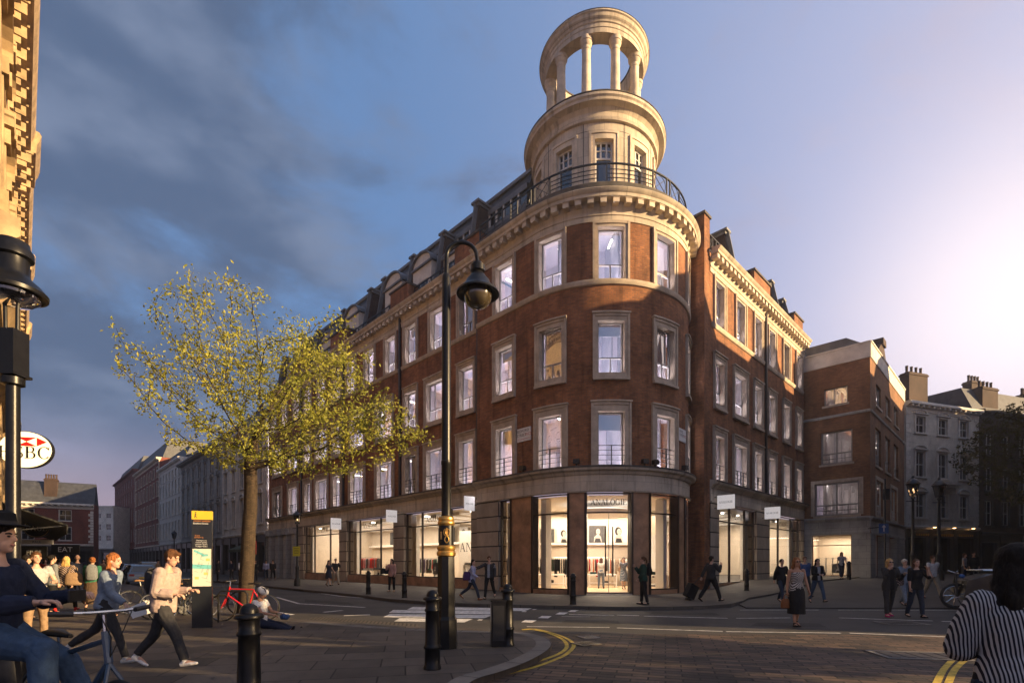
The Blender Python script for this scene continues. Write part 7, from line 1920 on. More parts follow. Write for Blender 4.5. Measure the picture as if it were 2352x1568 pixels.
    for s in (1, -1):
        h, kn, an, toe, heel = J[s]; c = MB()
        if barefeet: break
        fdv = (toe-heel).normalized()
        c.tube([heel-fdv*0.012*k, heel+(toe-heel)*0.35+Vector((0, 0, 0.006*k)), heel+(toe-heel)*0.75, toe+fdv*0.025*k], [(0.032*k, 0.034*k), (0.037*k, 0.040*k), (0.043*k, 0.030*k), (0.026*k, 0.018*k)], 10, up=(0, 0, 1))
        c.tube([heel+Vector((0, 0, 0.0))+fdv*0.04*k, an+(kn-an)*(0.02+boots*2)], [0.036*k, 0.040*k+boots*0.05], 10)
        place(remesh(c, min(vox, 0.011), 2), 'shoe', M[shoes], t)
    # --- hair
    style, hm = hair; c = MB()
    if style == 'bald': pass
    else:
        c.ell(headc+HR @ Vector((0, -0.024, 0.034))*hk, (0.086*hk, 0.098*hk, 0.098*hk), 18, 12, HR)
        back = HR @ Vector((0, -1, 0)); sd_ = HR @ Vector((1, 0, 0))
        if style in ('long', 'bob'):
            L_ = 0.30 if style == 'long' else 0.13
            for q in (-1, -0.5, 0, 0.5, 1):
                o = headc+sd_*(0.066*q*hk)+back*(0.062-0.03*abs(q))*hk
                c.tube([o+Vector((0, 0, 0.05*hk)), o+Vector((0, 0, -0.07*hk))+back*0.012*hk, o+Vector((0, 0, -(0.07+L_*0.55)*hk))+back*(0.02+0.01*abs(q))*hk+sd_*(0.018*q*hk), o+Vector((0, 0, -(0.07+L_)*hk))+back*0.03*hk+sd_*(0.014*q*hk)], [0.038*hk, 0.036*hk, 0.036*hk, 0.016*hk], 8)
        elif style == 'mane':
            for q in np.linspace(-1, 1, 11):
                o = headc+sd_*(0.080*q*hk)+back*(0.075-0.05*q*q)*hk; z_ = math.sin(q*9)*0.02
                c.tube([o+Vector((0, 0, (0.045-0.02*abs(q))*hk)), o+back*0.02*hk+Vector((0, 0, -0.08*hk)), o+sd_*(0.045*q*hk)+back*(0.05+z_)*hk+Vector((0, 0, -0.22*hk)), o+sd_*(0.05*q*hk)+back*(0.07-z_)*hk+Vector((0, 0, (-0.30-abs(math.sin(q*13))*0.14)*hk))], [0.026*hk, 0.044*hk, 0.036*hk, 0.008*hk], 8)
        elif style in ('bun', 'pony'):
            c.ell(headc+back*0.105*hk+Vector((0, 0, 0.055*hk)), (0.042*hk,)*3, 10, 8)
            if style == 'pony': o = headc+back*0.12*hk; c.tube([o+Vector((0, 0, 0.05*hk)), o+back*0.03*hk+Vector((0, 0, -0.04*hk)), o+back*0.01*hk+Vector((0, 0, -0.17*hk))], [0.026*hk, 0.03*hk, 0.012*hk], 8)
        elif style == 'short':
            c.ell(headc+HR @ Vector((0, 0.045, 0.088))*hk, (0.062*hk, 0.040*hk, 0.026*hk), 10, 7, HR); c.ell(headc+back*0.055*hk+Vector((0, 0, -0.03*hk)), (0.064*hk, 0.04*hk, 0.06*hk), 10, 7)
        place(remesh(c, min(vox, 0.012), 2, 0.009, SEED[0], 26), 'hair', M[hm], t)
    if glasses:
        c = MB()
        for s in (1, -1): c.ell(headc+HR @ Vector((s*0.032, 0.086, 0.010))*hk, (0.026*hk, 0.007*hk, 0.019*hk), 10, 6, HR); c.tube([headc+HR @ Vector((s*0.056, 0.080, 0.014))*hk, headc+HR @ Vector((s*0.078, 0.0, 0.012))*hk], 0.004*hk, 5)
        c.tube([headc+HR @ Vector((-0.012, 0.092, 0.014))*hk, headc+HR @ Vector((0.012, 0.092, 0.014))*hk], 0.004*hk, 5)
        c.build('sunglasses', M['eye_dark'], t)
    Rz = Matrix.Rotation(rz, 3, 'Z'); L0 = Vector(loc); w = lambda p: L0+Rz @ p
    return t, {'head': w(headc), 'neck': w(neck), 'pelvis': w(pel), 'hand_r': w(A[1][2]+A[1][3]*0.08*k), 'hand_l': w(A[-1][2]+A[-1][3]*0.08*k), 'sh_r': w(A[1][0]), 'sh_l': w(A[-1][0]), 'Rz': Rz, 'k': k, 'HR': HR, 'foot_r': w(J[1][3]), 'foot_l': w(J[-1][3])}
def bag(name, label, c, size, rz, m, strap=None, soft=0.3):
    t = thing(name, label, 'bag', c, rz); b = MB(); w, d, h = size
    b.tube([(0, 0, -h/2), (0, 0, -h*0.42), (0, 0, 0), (0, 0, h*0.35), (0, 0, h/2)], [(w*0.40, d*0.3), (w*0.5, d*0.5), (w*0.5, d*0.5), (w*0.45, d*0.4), (w*0.32, d*0.2)], 14, up=(0, 1, 0)); b.build('bag_body', M[m], t)
    s = MB()
    if strap is not None: s.tube([Vector(q)-Vector(c) if False else Matrix.Rotation(-rz, 3, 'Z') @ (Vector(q)-Vector(c)) for q in strap], 0.012, 6)
    else: s.tube([(-w*0.25, 0, h*0.42), (-w*0.18, 0, h*0.85), (0, 0, h*0.98), (w*0.18, 0, h*0.85), (w*0.25, 0, h*0.42)], 0.012, 6)
    s.build('strap', M[m], t); return t
def backpack(label, P, m, s=1.0):
    Rz, k = P['Rz'], P['k']; mid = (P['neck']+P['pelvis'])/2; c = mid+Rz @ Vector((0, -0.20, 0.06)); rz = math.atan2(Rz[1][0], Rz[0][0])
    t = thing('backpack', label, 'backpack', c, rz); b = MB()
    b.tube([(0, 0, -0.22*s), (0, -0.01, -0.15*s), (0, 0, 0.08*s), (0, 0.01, 0.18*s), (0, 0.02, 0.24*s)], [(0.12*s, 0.06*s), (0.15*s, 0.085*s), (0.145*s, 0.08*s), (0.12*s, 0.06*s), (0.06*s, 0.03*s)], 16, up=(0, 1, 0)); b.build('pack_body', M[m], t)
    b = MB(); b.tube([(0, -0.07*s, -0.15*s), (0, -0.085*s, -0.05*s), (0, -0.07*s, 0.03*s)], [(0.10*s, 0.025*s), (0.11*s, 0.03*s), (0.09*s, 0.02*s)], 12, up=(0, 1, 0)); b.build('pocket', M[m], t)
    b = MB()
    for q in (-1, 1): b.tube([(q*0.09, 0.05, 0.16), (q*0.10, 0.16, 0.19), (q*0.10, 0.28, 0.10), (q*0.11, 0.24, -0.08), (q*0.11, 0.08, -0.16)], 0.014, 6)
    b.build('shoulder_strap', M['f_black'], t); return t
WALK_A = dict(legs=((24, 3, 6, -8), (-18, 3, 16, 34)), arms=((-22, 7, 10, 0), (24, 7, 22, 0)))
WALK_B = dict(legs=((-16, 3, 14, 32), (22, 3, 5, -8)), arms=((20, 7, 20, 0), (-20, 7, 8, 0)))
STAND = dict(legs=((2, 4, 2, 0), (-1, 4, 1, 0)), arms=((2, 8, 10, 0), (0, 8, 8, 0)))
def face(az): return R_(-az)         # facing as compass azimuth: 0 away from the camera, 90 to the right, 180 to the camera
# left foreground walkers
p = gat(375, 1533); PM, P = person('man in a pale puffer jacket and dark jeans walking, looking down', p, face(84), 1.74, 'm', lean=7, headpitch=24, legs=((30, 3, 10, -6), (-22, 3, 18, 38)), arms=((-8, 8, 92, 12), (-4, 8, 98, 12)), hair=('short', 'hair_brown'), top=('f_puffer', 'long', 0.10, 0.036), bottom=('trousers', 'f_charcoal', 1.02), shoes='f_white', near=2)
c = MB(); t = thing('rucksack', 'dark rucksack on the back of the man in the puffer jacket', 'backpack', P['neck']+Vector((-0.26, 0.05, -0.16)), face(84)); c.tube([(0,0,-0.2),(0,0,-0.1),(0,0,0.1),(0,0,0.17)], [(0.10,0.05),(0.14,0.08),(0.13,0.07),(0.08,0.03)], 14, up=(0,1,0)); c.build('pack_body', M['f_charcoal'], t); c = MB(); c.tube([(0.1,0.02,0.14),(0.12,0.14,0.17),(0.12,0.24,0.10)], 0.014, 6); c.tube([(-0.1,0.02,0.14),(-0.12,0.14,0.17),(-0.12,0.24,0.10)], 0.014, 6); c.build('shoulder_strap', M['f_black'], t)
p = gat(245, 1520); PM, P = person('woman with auburn hair and denim jacket striding with a paper', p, face(78), 1.72, 'f', lean=8, headpitch=8, legs=((26, 3, 8, -4), (-30, 3, 26, 52)), arms=((18, 6, 30, 4), (-12, 8, 14, 0)), hair=('long', 'hair_auburn'), top=('f_denim', 'long', 0.06, 0.022), bottom=('trousers', 'f_charcoal', 0.9), shoes='f_offwhite', near=2)
t = thing('paper', 'folded white paper held by the auburn haired woman', 'paper', P['hand_r']+Vector((0.06, -0.02, -0.02)), R_(20)); c = MB(); c.box((0.08, 0, -0.02), (0.24, 0.006, 0.17), rot=Matrix.Rotation(R_(-25), 3, 'Y')); c.box((0.10, -0.008, -0.035), (0.22, 0.004, 0.15), rot=Matrix.Rotation(R_(-18), 3, 'Y')); c.build('sheet', M['white_sign'], t)
# walkers further up the left pavement
p = gat(118, 1408); _, P = person('woman in grey denim jacket with her back turned, dark hair tied', (p.x, p.y, 0), face(25), 1.74, 'f', hair=('bun', 'hair_dark'), top=('f_greydenim', 'long', 0.10, 0.024), bottom=('skirt', 'f_black', 0.36), shoes='f_black', near=1, **STAND)
bag('shoulder_bag', 'black shoulder bag of the woman in grey denim', P['pelvis']+Vector((-0.16, -0.22, 0.06)), (0.36, 0.16, 0.30), R_(20), 'f_black', [P['sh_l']+Vector((0, 0, 0.05)), P['pelvis']+Vector((-0.16, -0.2, 0.2))])
p = at(82, Y=9.5); person('person in a fine striped white shirt behind the hatted man', (p.x, p.y, 0), face(120), 1.72, 'm', hair=('short', 'hair_brown'), top=('f_stripe_fine', 'short', 0.10), bottom=('trousers', 'f_tan'), near=1, legs=STAND['legs'], arms=((20, 25, 85, 30), (15, 20, 80, 30)))
p = gat(152, 1406); _, P = person('woman in dark spotted jacket walking away with a tan bag', p, face(-20), 1.70, 'f', hair=('bob', 'hair_blond'), top=('f_spot', 'long', 0.12, 0.022), bottom=('trousers', 'f_black', 0.92), shoes='f_red', near=1, **WALK_A)
bag('tote_bag', 'tan tote bag on the arm of the spotted jacket woman', P['pelvis']+Vector((0.27, -0.05, 0.10)), (0.42, 0.14, 0.38), R_(30), 'f_tan')
p = gat(178, 1383); person('man in navy with close cropped hair walking away', p, face(-42), 1.80, 'm', hair=('bald', 'hair_dark'), top=('f_navy', 'long', 0.06, 0.02), bottom=('trousers', 'f_navy', 1.1), near=1, **WALK_B)
p = gat(212, 1405); _, P = person('woman in green top and long brown skirt walking away', p, face(-35), 1.68, 'f', hair=('bun', 'hair_auburn'), top=('f_green', 'long', 0.04, 0.018), bottom=('skirt', 'f_brown', 0.66, 1.2), shoes='f_black', near=1, **WALK_A)
backpack('grey and orange backpack on the woman in green', P, 'f_greydenim')
p = gat(60, 1420); person('person in dark coat and tan trousers standing by the awning', p, face(30), 1.72, 'm', hair=('short', 'hair_dark'), top=('f_navy', 'long', 0.1, 0.024), bottom=('trousers', 'f_tan'), near=0, **STAND)
# the rider in the left foreground, sitting on the bicycle
sadd = at(-22, Y=3.55)
t = thing('bar_stool', 'tall dark bar stool under the hatted man', 'stool', (sadd.x, sadd.y, 0)); c = MB(); c.lathe([(0.0, 0.84), (0.19, 0.84), (0.2, 0.87), (0.18, 0.9), (0.0, 0.9)], n=20); c.build('seat', M['saddle'], t)
for q in range(4):
    a = R_(45+90*q); c = MB(); c.bar((0.2*math.cos(a), 0.2*math.sin(a), 0), (0.13*math.cos(a), 0.13*math.sin(a), 0.85), 0.03); c.build('leg', M['iron'], t)
_, P = person('hatted man in navy jacket and blue jeans sitting on a tall stool', (sadd.x, sadd.y, 0), face(80), 1.80, 'm', lean=4, headpitch=4, legs=((80, 10, 74, 4), (62, 6, 40, 8)), arms=((28, 12, 66, 20), (30, 10, 70, 16)), seat=0.99, hair=('short', 'hair_dark'), top=('f_navy', 'long', 0.08, 0.026), bottom=('trousers', 'f_jeans', 1.22), shoes='f_black', near=2, boots=0.06)
c = MB(); hc = P['head']+Vector((-0.01, 0, 0.085)); t = thing('hat', 'dark brimmed hat worn by the seated man', 'hat', hc)
c.lathe([(0.0, 0.10), (0.06, 0.105), (0.088, 0.085), (0.098, 0.0), (0.155, -0.008), (0.165, -0.004), (0.16, 0.002), (0.10, 0.008)], n=28); c.build('brim', M['f_black'], t); c = MB(); c.lathe([(0.0985, 0.004), (0.0975, 0.03)], n=28); c.build('hat_band', M['f_charcoal'], t)
c = MB(); ph = (P['hand_r']+P['hand_l'])/2+Vector((0.05, 0, 0.01)); t = thing('phone', 'dark phone held by the hatted man', 'phone', ph, face(84)); c.box((0, 0, 0), (0.16, 0.012, 0.08)); c.build('phone_body', M['iron'], t); c = MB(); c.box((0, -0.0075, 0), (0.14, 0.003, 0.068)); c.build('screen', M['car_glass'], t)
# cyclist sitting on the ground by the tree
p = gat(600, 1441); _, P = person('cyclist in white shirt and helmet sitting on the ground reading a phone', (p.x, p.y, 0), face(97), 1.74, 'm', lean=-4, headpitch=34, legs=((84, 6, 6, -60), (82, 4, 10, -60)), arms=((38, 6, 42, 14), (36, 6, 46, 14)), seat=0.13, hair=('short', 'hair_brown'), top=('f_white', 'short', 0.03), bottom=('trousers', 'f_navy', 1.0), shoes='f_black', near=2, skin='skin_tan')
hc = P['head']; t = thing('cycle_helmet', 'white vented cycle helmet on the seated cyclist', 'helmet', hc, face(97)); HRm = P['HR']
c = MB(); c.ell(HRm @ Vector((0, -0.02, 0.055)), (0.105, 0.135, 0.085), 20, 12, HRm); hm = c.build('shell', M['f_white'], t)
c = MB()
for q in (-0.055, 0, 0.055): c.tube([HRm @ Vector((q, 0.085, 0.085)), HRm @ Vector((q*1.1, 0.02, 0.140)), HRm @ Vector((q*1.1, -0.07, 0.130))], [0.008, 0.016, 0.008], 6)
c.build('vent', M['tyre'], t)
c = MB(); c.box((0, 0, 0), (0.075, 0.15, 0.01)); t = thing('phone', 'phone in the hands of the seated cyclist', 'phone', (P['hand_r']+P['hand_l'])/2+Vector((0.02, 0, 0.03)), face(97)); c.build('phone_body', M['iron'], t); c = MB(); c.box((0, 0, 0.006), (0.066, 0.135, 0.003)); c.build('screen', M['white_sign'], t)
t = thing('plastic_bag', 'small blue plastic bag on the cyclist\'s lap', 'bag', P['pelvis']+Vector((0.55, -0.02, 0.10)), 0); c = MB(); c.ell((0, 0, 0.03), (0.11, 0.09, 0.06), 12, 8); o = place(remesh(c, 0.012, 1, 0.03, 4, 14), 'bag_body', M['f_blue'], t)
# people on the far pavement, left front
p = gat(755, 1346); person('woman in a short navy dress beside the pale trousers man', p, face(120), 1.66, 'f', hair=('bob', 'hair_dark'), top=('f_navy', 'short', 0.0), bottom=('skirt', 'f_navy', 0.42), near=0, **WALK_A)
p = gat(771, 1344); person('grey haired man in dark vest and pale trousers by the first shop bay', p, face(150), 1.76, 'm', hair=('short', 'hair_grey'), top=('f_charcoal', 'long', 0.04), bottom=('trousers', 'f_khaki', 1.15), near=0, legs=WALK_B['legs'], arms=((2, 8, 10, 0), (30, 10, 120, 10)))
p = gat(900, 1358); _, P = person('woman in a pink top and black trousers on the phone', p, face(195), 1.70, 'f', hair=('long', 'hair_dark'), top=('f_pink', 'long', 0.14, 0.022), bottom=('trousers', 'f_black'), shoes='f_tan', near=0, legs=STAND['legs'], arms=((34, 14, 118, 20), (0, 10, 20, 0)))
bag('handbag', 'large black handbag carried by the woman in pink', P['pelvis']+Vector((-0.34, 0, 0.12)), (0.46, 0.18, 0.26), 0.3, 'f_black')
p = gat(1084, 1377); _, P = person('woman in lilac shirt, jeans and tan boots walking beside a man', p, face(98), 1.70, 'f', lean=5, hair=('bob', 'hair_dark'), top=('f_lilac', 'long', 0.16, 0.02), bottom=('trousers', 'f_darkjeans', 0.88), shoes='f_boot', near=1, boots=0.14, headyaw=-30, legs=((28, 3, 10, -8), (-24, 3, 30, 46)), arms=((10, 10, 50, 15), (-18, 8, 20, 0)))
bag('shoulder_bag', 'purple shoulder bag on the lilac shirt woman', P['pelvis']+Vector((-0.17, -0.14, 0.10)), (0.40, 0.18, 0.34), 0.5, 'f_purple', [P['sh_r']+Vector((0, 0, 0.06)), P['pelvis']+Vector((-0.15, -0.14, 0.26))])
p = gat(1124, 1375); person('man in dark cardigan, pale shirt and sunglasses near the corner pier', p, face(190), 1.80, 'm', hair=('short', 'hair_brown'), top=('f_grey', 'short', 0.06), bottom=('trousers', 'f_black', 0.92), jacket=('f_charcoal', 0.06, 0.026), near=1, glasses=True, headyaw=20, legs=((18, 3, 4, -6), (-22, 3, 24, 34)), arms=((60, 40, 20, 0), (4, 10, 16, 0)))
p = gat(1478, 1388); _, P = person('woman in a dark green jacket standing beside the shop door', p, face(-78), 1.72, 'f', hair=('pony', 'hair_brown'), top=('f_dkgreen', 'long', 0.12, 0.026), bottom=('trousers', 'f_black', 0.95), near=1, legs=((6, 3, 3, 0), (-6, 3, 6, 6)), arms=((30, 10, 118, 18), (2, 8, 40, 24)))
backpack('black backpack on the woman in the green jacket', P, 'f_black')
p = gat(1633, 1381); _, P = person('man in dark clothes on the phone pulling a suitcase', p, face(70), 1.80, 'm', hair=('short', 'hair_dark'), top=('f_charcoal', 'long', 0.08, 0.024), bottom=('trousers', 'f_black', 1.1), near=1, legs=((26, 3, 8, -6), (-22, 3, 16, 34)), arms=((36, 12, 120, 16), (-28, 12, 6, 0)))
q = gat(1587, 1378); t = thing('suitcase', 'black wheeled suitcase trailing behind the dark dressed man', 'suitcase', (q.x, q.y, q.z), R_(20))
c = MB(); c.box((0, 0, 0.36), (0.40, 0.26, 0.54), rot=Matrix.Rotation(R_(28), 3, 'Y')); c.build('case', M['f_black'], t); c = MB(); c.lathe([(0, -0.16), (0.05, -0.16), (0.05, 0.16), (0, 0.16)], (-0.12, 0, 0.06), 12, axis=Matrix.Rotation(math.pi/2, 3, 'X')); c.build('wheel', M['tyre'], t); c = MB(); c.tube([(0.10, 0, 0.6), (0.42, 0, 0.92)], 0.012, 6); c.build('pull_handle', M['iron'], t)
# right hand side
p = gat(1829, 1440, -0.12); _, P = person('woman in patterned top, black skirt and sunglasses crossing the road', p, face(182), 1.74, 'f', hair=('bob', 'hair_auburn'), top=('f_check', 'none', 0.10, 0.014), bottom=('skirt', 'f_black', 0.62, 1.05), shoes='f_black', near=2, glasses=True, skin='skin_tan', legs=((12, 2, 4, -4), (-10, 2, 10, 20)), arms=((-6, 9, 8, 0), (10, 10, 10, 0)), neckline=0.05)
bag('handbag', 'tan leather handbag held low by the crossing woman', P['hand_r']+Vector((-0.02, 0, -0.22)), (0.32, 0.14, 0.24), 0.3, 'f_boot')
p = gat(1795, 1384, -0.05); person('dark haired woman in black behind the crossing woman', p, face(175), 1.70, 'f', hair=('bun', 'hair_dark'), top=('f_black', 'long', 0.2, 0.024), bottom=('trousers', 'f_darkjeans', 0.9), near=1, **WALK_A)
p = gat(1848, 1372, -0.05); person('man with grey hair half hidden behind the crossing woman', p, face(185), 1.80, 'm', hair=('short', 'hair_brown'), top=('f_blue', 'long', 0.08, 0.018), bottom=('trousers', 'f_charcoal'), near=1, **WALK_B)
p = gat(1877, 1384, -0.05); person('smiling woman in black jacket over pale shirt and blue jeans', p, face(183), 1.70, 'f', hair=('bob', 'hair_dark'), top=('f_grey', 'short', 0.05), bottom=('trousers', 'f_jeans', 0.92), jacket=('f_black', 0.06, 0.024), near=1, legs=WALK_B['legs'], arms=((16, 10, 70, 40), (16, 10, 70, 40)))
p = gat(1933, 1346); _, P = person('long haired woman in grey top by the annex window', p, face(200), 1.70, 'f', hair=('long', 'hair_brown'), top=('f_grey', 'short', 0.06), bottom=('trousers', 'f_navy', 0.9), near=0, **WALK_A)
t = thing('umbrella', 'dark folded umbrella carried by the grey top woman', 'umbrella', P['hand_l']+Vector((0.06, 0, -0.32))); c = MB(); c.tube([(0.08, 0, -0.30), (0.02, 0, 0.0), (-0.04, 0, 0.28)], [0.012, 0.06, 0.03], 8); c.build('canopy', M['f_navy'], t); c = MB(); c.tube([(-0.04, 0, 0.28), (-0.07, 0, 0.42)], 0.014, 6); c.build('handle', M['iron'], t)
p = gat(2043, 1415, -0.12); _, P = person('blonde woman in dark sunglasses and black jacket with pink shoes', p, face(188), 1.76, 'f', hair=('long', 'hair_blond'), top=('f_black', 'long', 0.12, 0.018), bottom=('trousers', 'f_charcoal', 0.9), jacket=('f_charcoal', 0.16, 0.03), shoes='f_magenta', near=2, glasses=True, legs=((10, 4, 3, 0), (-12, 3, 10, 12)), arms=((40, 14, 122, 26), (26, 12, 96, 10)))
bag('shoulder_bag', 'patterned shoulder bag of the blonde woman', P['pelvis']+Vector((0.27, -0.02, 0.14)), (0.32, 0.16, 0.30), 0.2, 'f_spot', [P['sh_l']+Vector((0, 0, 0.06)), P['pelvis']+Vector((0.26, -0.02, 0.3))])
p = gat(2077, 1392, -0.1); person('person with short white hair in blue denim between two women', p, face(186), 1.74, 'f', hair=('short', 'hair_white'), top=('f_denim', 'long', 0.08, 0.018), bottom=('trousers', 'f_denim', 0.95), near=1, legs=WALK_A['legs'], arms=((36, 12, 124, 24), (2, 8, 10, 0)))
p = gat(2104, 1417, -0.12); person('dark haired woman in a black top and jeans, hand raised', p, face(186), 1.74, 'f', hair=('bob', 'hair_brown'), top=('f_black', 'elbow', 0.12, 0.018), bottom=('trousers', 'f_darkjeans', 0.95), near=2, legs=((-10, 3, 8, 10), (8, 3, 3, 0)), arms=((2, 8, 10, 0), (40, 14, 126, 26)))
p = gat(2142, 1374, -0.08); _, P = person('man in a white T-shirt with backpack straps walking behind the women', p, face(184), 1.82, 'm', hair=('short', 'hair_brown'), top=('f_white', 'short', 0.06), bottom=('trousers', 'f_khaki', 1.1), near=1, **WALK_B)
backpack('dark backpack on the man in the white T-shirt', P, 'f_black')
p = gat(2236, 1352, -0.05); person('person in dark top standing beyond the pedicab', p, face(200), 1.70, 'm', hair=('short', 'hair_dark'), top=('f_black', 'long', 0.05), bottom=('trousers', 'f_black'), near=0, **STAND)
p = gat(2215, 1350, -0.05); person('woman in pale top sitting or standing near the pub front', p, face(150), 1.62, 'f', hair=('bob', 'hair_brown'), top=('f_grey', 'short', 0.05), bottom=('trousers', 'f_darkjeans'), near=0, **STAND)
# the striped shirt woman close on the right, back to us
p = at(2345, Y=2.75); _, P = person('dark haired woman in a striped shirt with her back to the camera', (p.x, p.y, -0.12), face(14), 1.74, 'f', lean=4, headpitch=6, hair=('mane', 'hair_dark'), top=('f_stripe', 'long', 0.12, 0.034), bottom=('trousers', 'f_darkjeans', 1.15), near=2, legs=STAND['legs'], arms=((12, 16, 84, 50), (14, 17, 84, 55)), fat=1.02)
# far left street
for (x, y, lab, tp_, bt, sx, az) in ((611, 1332, 'far woman in a pale lilac top near the grey stone shop', 'f_lilac', 'f_darkjeans', 'f', 150), (627, 1332, 'far man in a black suit near the grey stone shop', 'f_black', 'f_black', 'm', 160), (586, 1336, 'far person in black walking behind the tree trunk', 'f_black', 'f_charcoal', 'm', 120), (500, 1334, 'far person in black beyond the totem', 'f_black', 'f_black', 'f', 60), (552, 1330, 'far waiter in a white shirt at the dark cafe', 'f_white', 'f_black', 'm', 100), (532, 1330, 'far customer in navy at the dark cafe', 'f_navy', 'f_charcoal', 'f', 200), (268, 1338, 'far man in charcoal walking away before the blue car', 'f_charcoal', 'f_black', 'm', -40), (238, 1346, 'far woman in tan walking towards the camera', 'f_tan', 'f_darkjeans', 'f', 150), (136, 1352, 'far man in grey jumper by the awning', 'f_grey', 'f_darkjeans', 'm', -30), (104, 1360, 'far woman in red jumper by the awning', 'f_red', 'f_black', 'f', 140), (362, 1340, 'far man in a tan coat crossing the street', 'f_tan', 'f_charcoal', 'm', 70), (410, 1336, 'far woman in denim crossing the street', 'f_denim', 'f_black', 'f', 80)):
    p = gat(x, y); person(lab, p, face(az), 1.72, sx, hair=('short' if sx == 'm' else 'bob', 'hair_dark'), top=(tp_, 'long', 0.05, 0.018), bottom=('trousers', bt), near=0, **(WALK_A if x % 2 else STAND))
# ---------------------------------------------------------------- inside the shop
mat('poster_paper', (0.60, 0.58, 0.55), 0.5, var=0.1); mat('poster_dark', (0.05, 0.05, 0.052), 0.5, var=0.4, scale=5); mat('poster_skin', (0.42, 0.38, 0.35), 0.5, var=0.15, scale=8)
def poster(label, c, ex, n, w, h, style):
    """black and white fashion portrait on a panel"""
    t = thing('poster', label, 'poster', c, 0, 'black and white posters in the shop'); c = Vector(c); ez = Vector((0, 0, 1))
    b = MB(); b.box(c, (w, 0.05, h), rot=Matrix((ex, n, ez)).transposed()); b.build('panel', M['poster_dark' if style % 2 else 'poster_paper'], t, c)
    V = lambda u, v, k=0.027: c+ex*u+ez*v+n*k
    def blobp(mb, u, v, ru, rv, k): mb.face([V(u+ru*math.cos(2*math.pi*i/20), v+rv*math.sin(2*math.pi*i/20), k) for i in range(20)])
    s = min(w, h)
    hr = MB(); blobp(hr, -0.02*s, 0.16*s, 0.20*s, 0.26*s, 0.028)
    fc = MB(); blobp(fc, 0.03*s, 0.14*s, 0.12*s, 0.18*s, 0.030); fc.face([V(-0.22*s, -0.5*h, 0.0295), V(0.25*s, -0.5*h, 0.0295), V(0.20*s, -0.16*s, 0.0295), V(0.06*s, -0.02*s, 0.0295), V(-0.03*s, -0.02*s, 0.0295), V(-0.20*s, -0.18*s, 0.0295)])
    hr.build('hair_shape', M['ink' if style % 2 == 0 else 'frame_dark'], t, c, smooth=False); fo = fc.build('figure_shape', M['poster_skin'], t, c, smooth=False)
    ft = MB()
    for u in (-0.02, 0.08): blobp(ft, u*s, 0.17*s, 0.022*s, 0.014*s, 0.032)
    blobp(ft, 0.03*s, 0.05*s, 0.03*s, 0.013*s, 0.032); ft.face([V(-0.2*s, -0.5*h, 0.0315), V(0.22*s, -0.5*h, 0.0315), V(0.14*s, -0.26*s, 0.0315), V(-0.12*s, -0.24*s, 0.0315)])
    ft.build('features', M['ink'], fo, c, smooth=False)
def table(label, c, rz, w=1.5, d=0.7, h=0.75):
    t = thing('display_table', label, 'table', c, rz, 'white display tables in the shop')
    b = MB(); b.box((0, 0, h-0.03), (w, d, 0.06)); b.build('table_top', M['white_sign'], t)
    for sx in (-1, 1):
        for sy in (-1, 1): l = MB(); l.box((sx*(w/2-0.04), sy*(d/2-0.04), (h-0.06)/2), (0.06, 0.06, h-0.061)); l.build('leg', M['white_sign'], t)
    b = MB(); b.box((0, 0, 0.25), (w-0.14, d-0.1, 0.03)); b.build('shelf', M['white_sign'], t)
    return t
def pile(label, c, m, rz=0.0, n=4):
    t = thing('folded_clothes', label, 'clothes', c, rz, 'piles of folded clothes'); b = MB(); rg = random.Random(int(c[0]*31))
    for i in range(n): b.box((rg.uniform(-.01, .01), rg.uniform(-.01, .01), 0.02+0.041*i), (0.34, 0.26, 0.036), rz=rg.uniform(-0.05, 0.05))
    b.build('stack', M[m], t)
def rail(label, c, rz, L_, h, cols, glabel, seed):
    t = thing('clothes_rail', label, 'clothes rail', c, rz, 'clothes rails in the shop'); b = MB()
    for s in (-1, 1): b.tube([(s*L_/2, 0, 0), (s*L_/2, 0, h)], 0.02, 8); b.box((s*L_/2, 0, 0.012), (0.05, 0.5, 0.024))
    b.tube([(-L_/2, 0, h), (L_/2, 0, h)], 0.018, 8); b.build('rail_frame', M['chrome'], t)
    rg = random.Random(seed); n = int(L_/0.115); protos = {}
    Rm = Matrix.Rotation(rz, 3, 'Z')
    for i in range(n):
        m = rg.choice(cols); x = -L_/2+0.08+i*(L_-0.16)/max(1, n-1); lg = rg.choice((0.78, 0.9, 1.12))
        nm = m[2:]
        key = (m, lg)
        if key not in protos:
            o = thing('hanging_garment', f'{nm} garment hanging on the {glabel}', 'garment', (0, 0, 0), 0, 'garments on the '+glabel)
            g = MB(); g.tube([(0, 0, -lg), (0, 0, -lg*0.55), (0, 0, -0.30), (0, 0, -0.10), (0, 0, -0.05)], [(0.045, 0.25), (0.04, 0.20), (0.042, 0.21), (0.035, 0.20), (0.015, 0.05)], 12, up=(0, 1, 0)); g.build('cloth', M[m], o)
            g = MB(); g.tube([(0, -0.18, -0.12), (0, 0, -0.055), (0, 0.18, -0.12)], 0.008, 5); g.tube([(0, 0, -0.055), (0, 0, 0.005), (0, 0.015, 0.02)], 0.005, 5); g.build('hanger', M['frame_dark'], o)
            protos[key] = o
        else: o = copy_tree(protos[key])
        o.location = Vector(c)+Rm @ Vector((x, 0, h-0.02)); o.rotation_euler = (0, 0, rz+rg.uniform(-0.25, 0.25))
FL_ = 0.075
def lwp(s, d, z=FL_): p = LW.P(s, d, 0); p.z = z; return p
def rwp(s, d, z=FL_): p = RW.P(s, d, 0); p.z = z; return p
exL, exR = -EL, ER
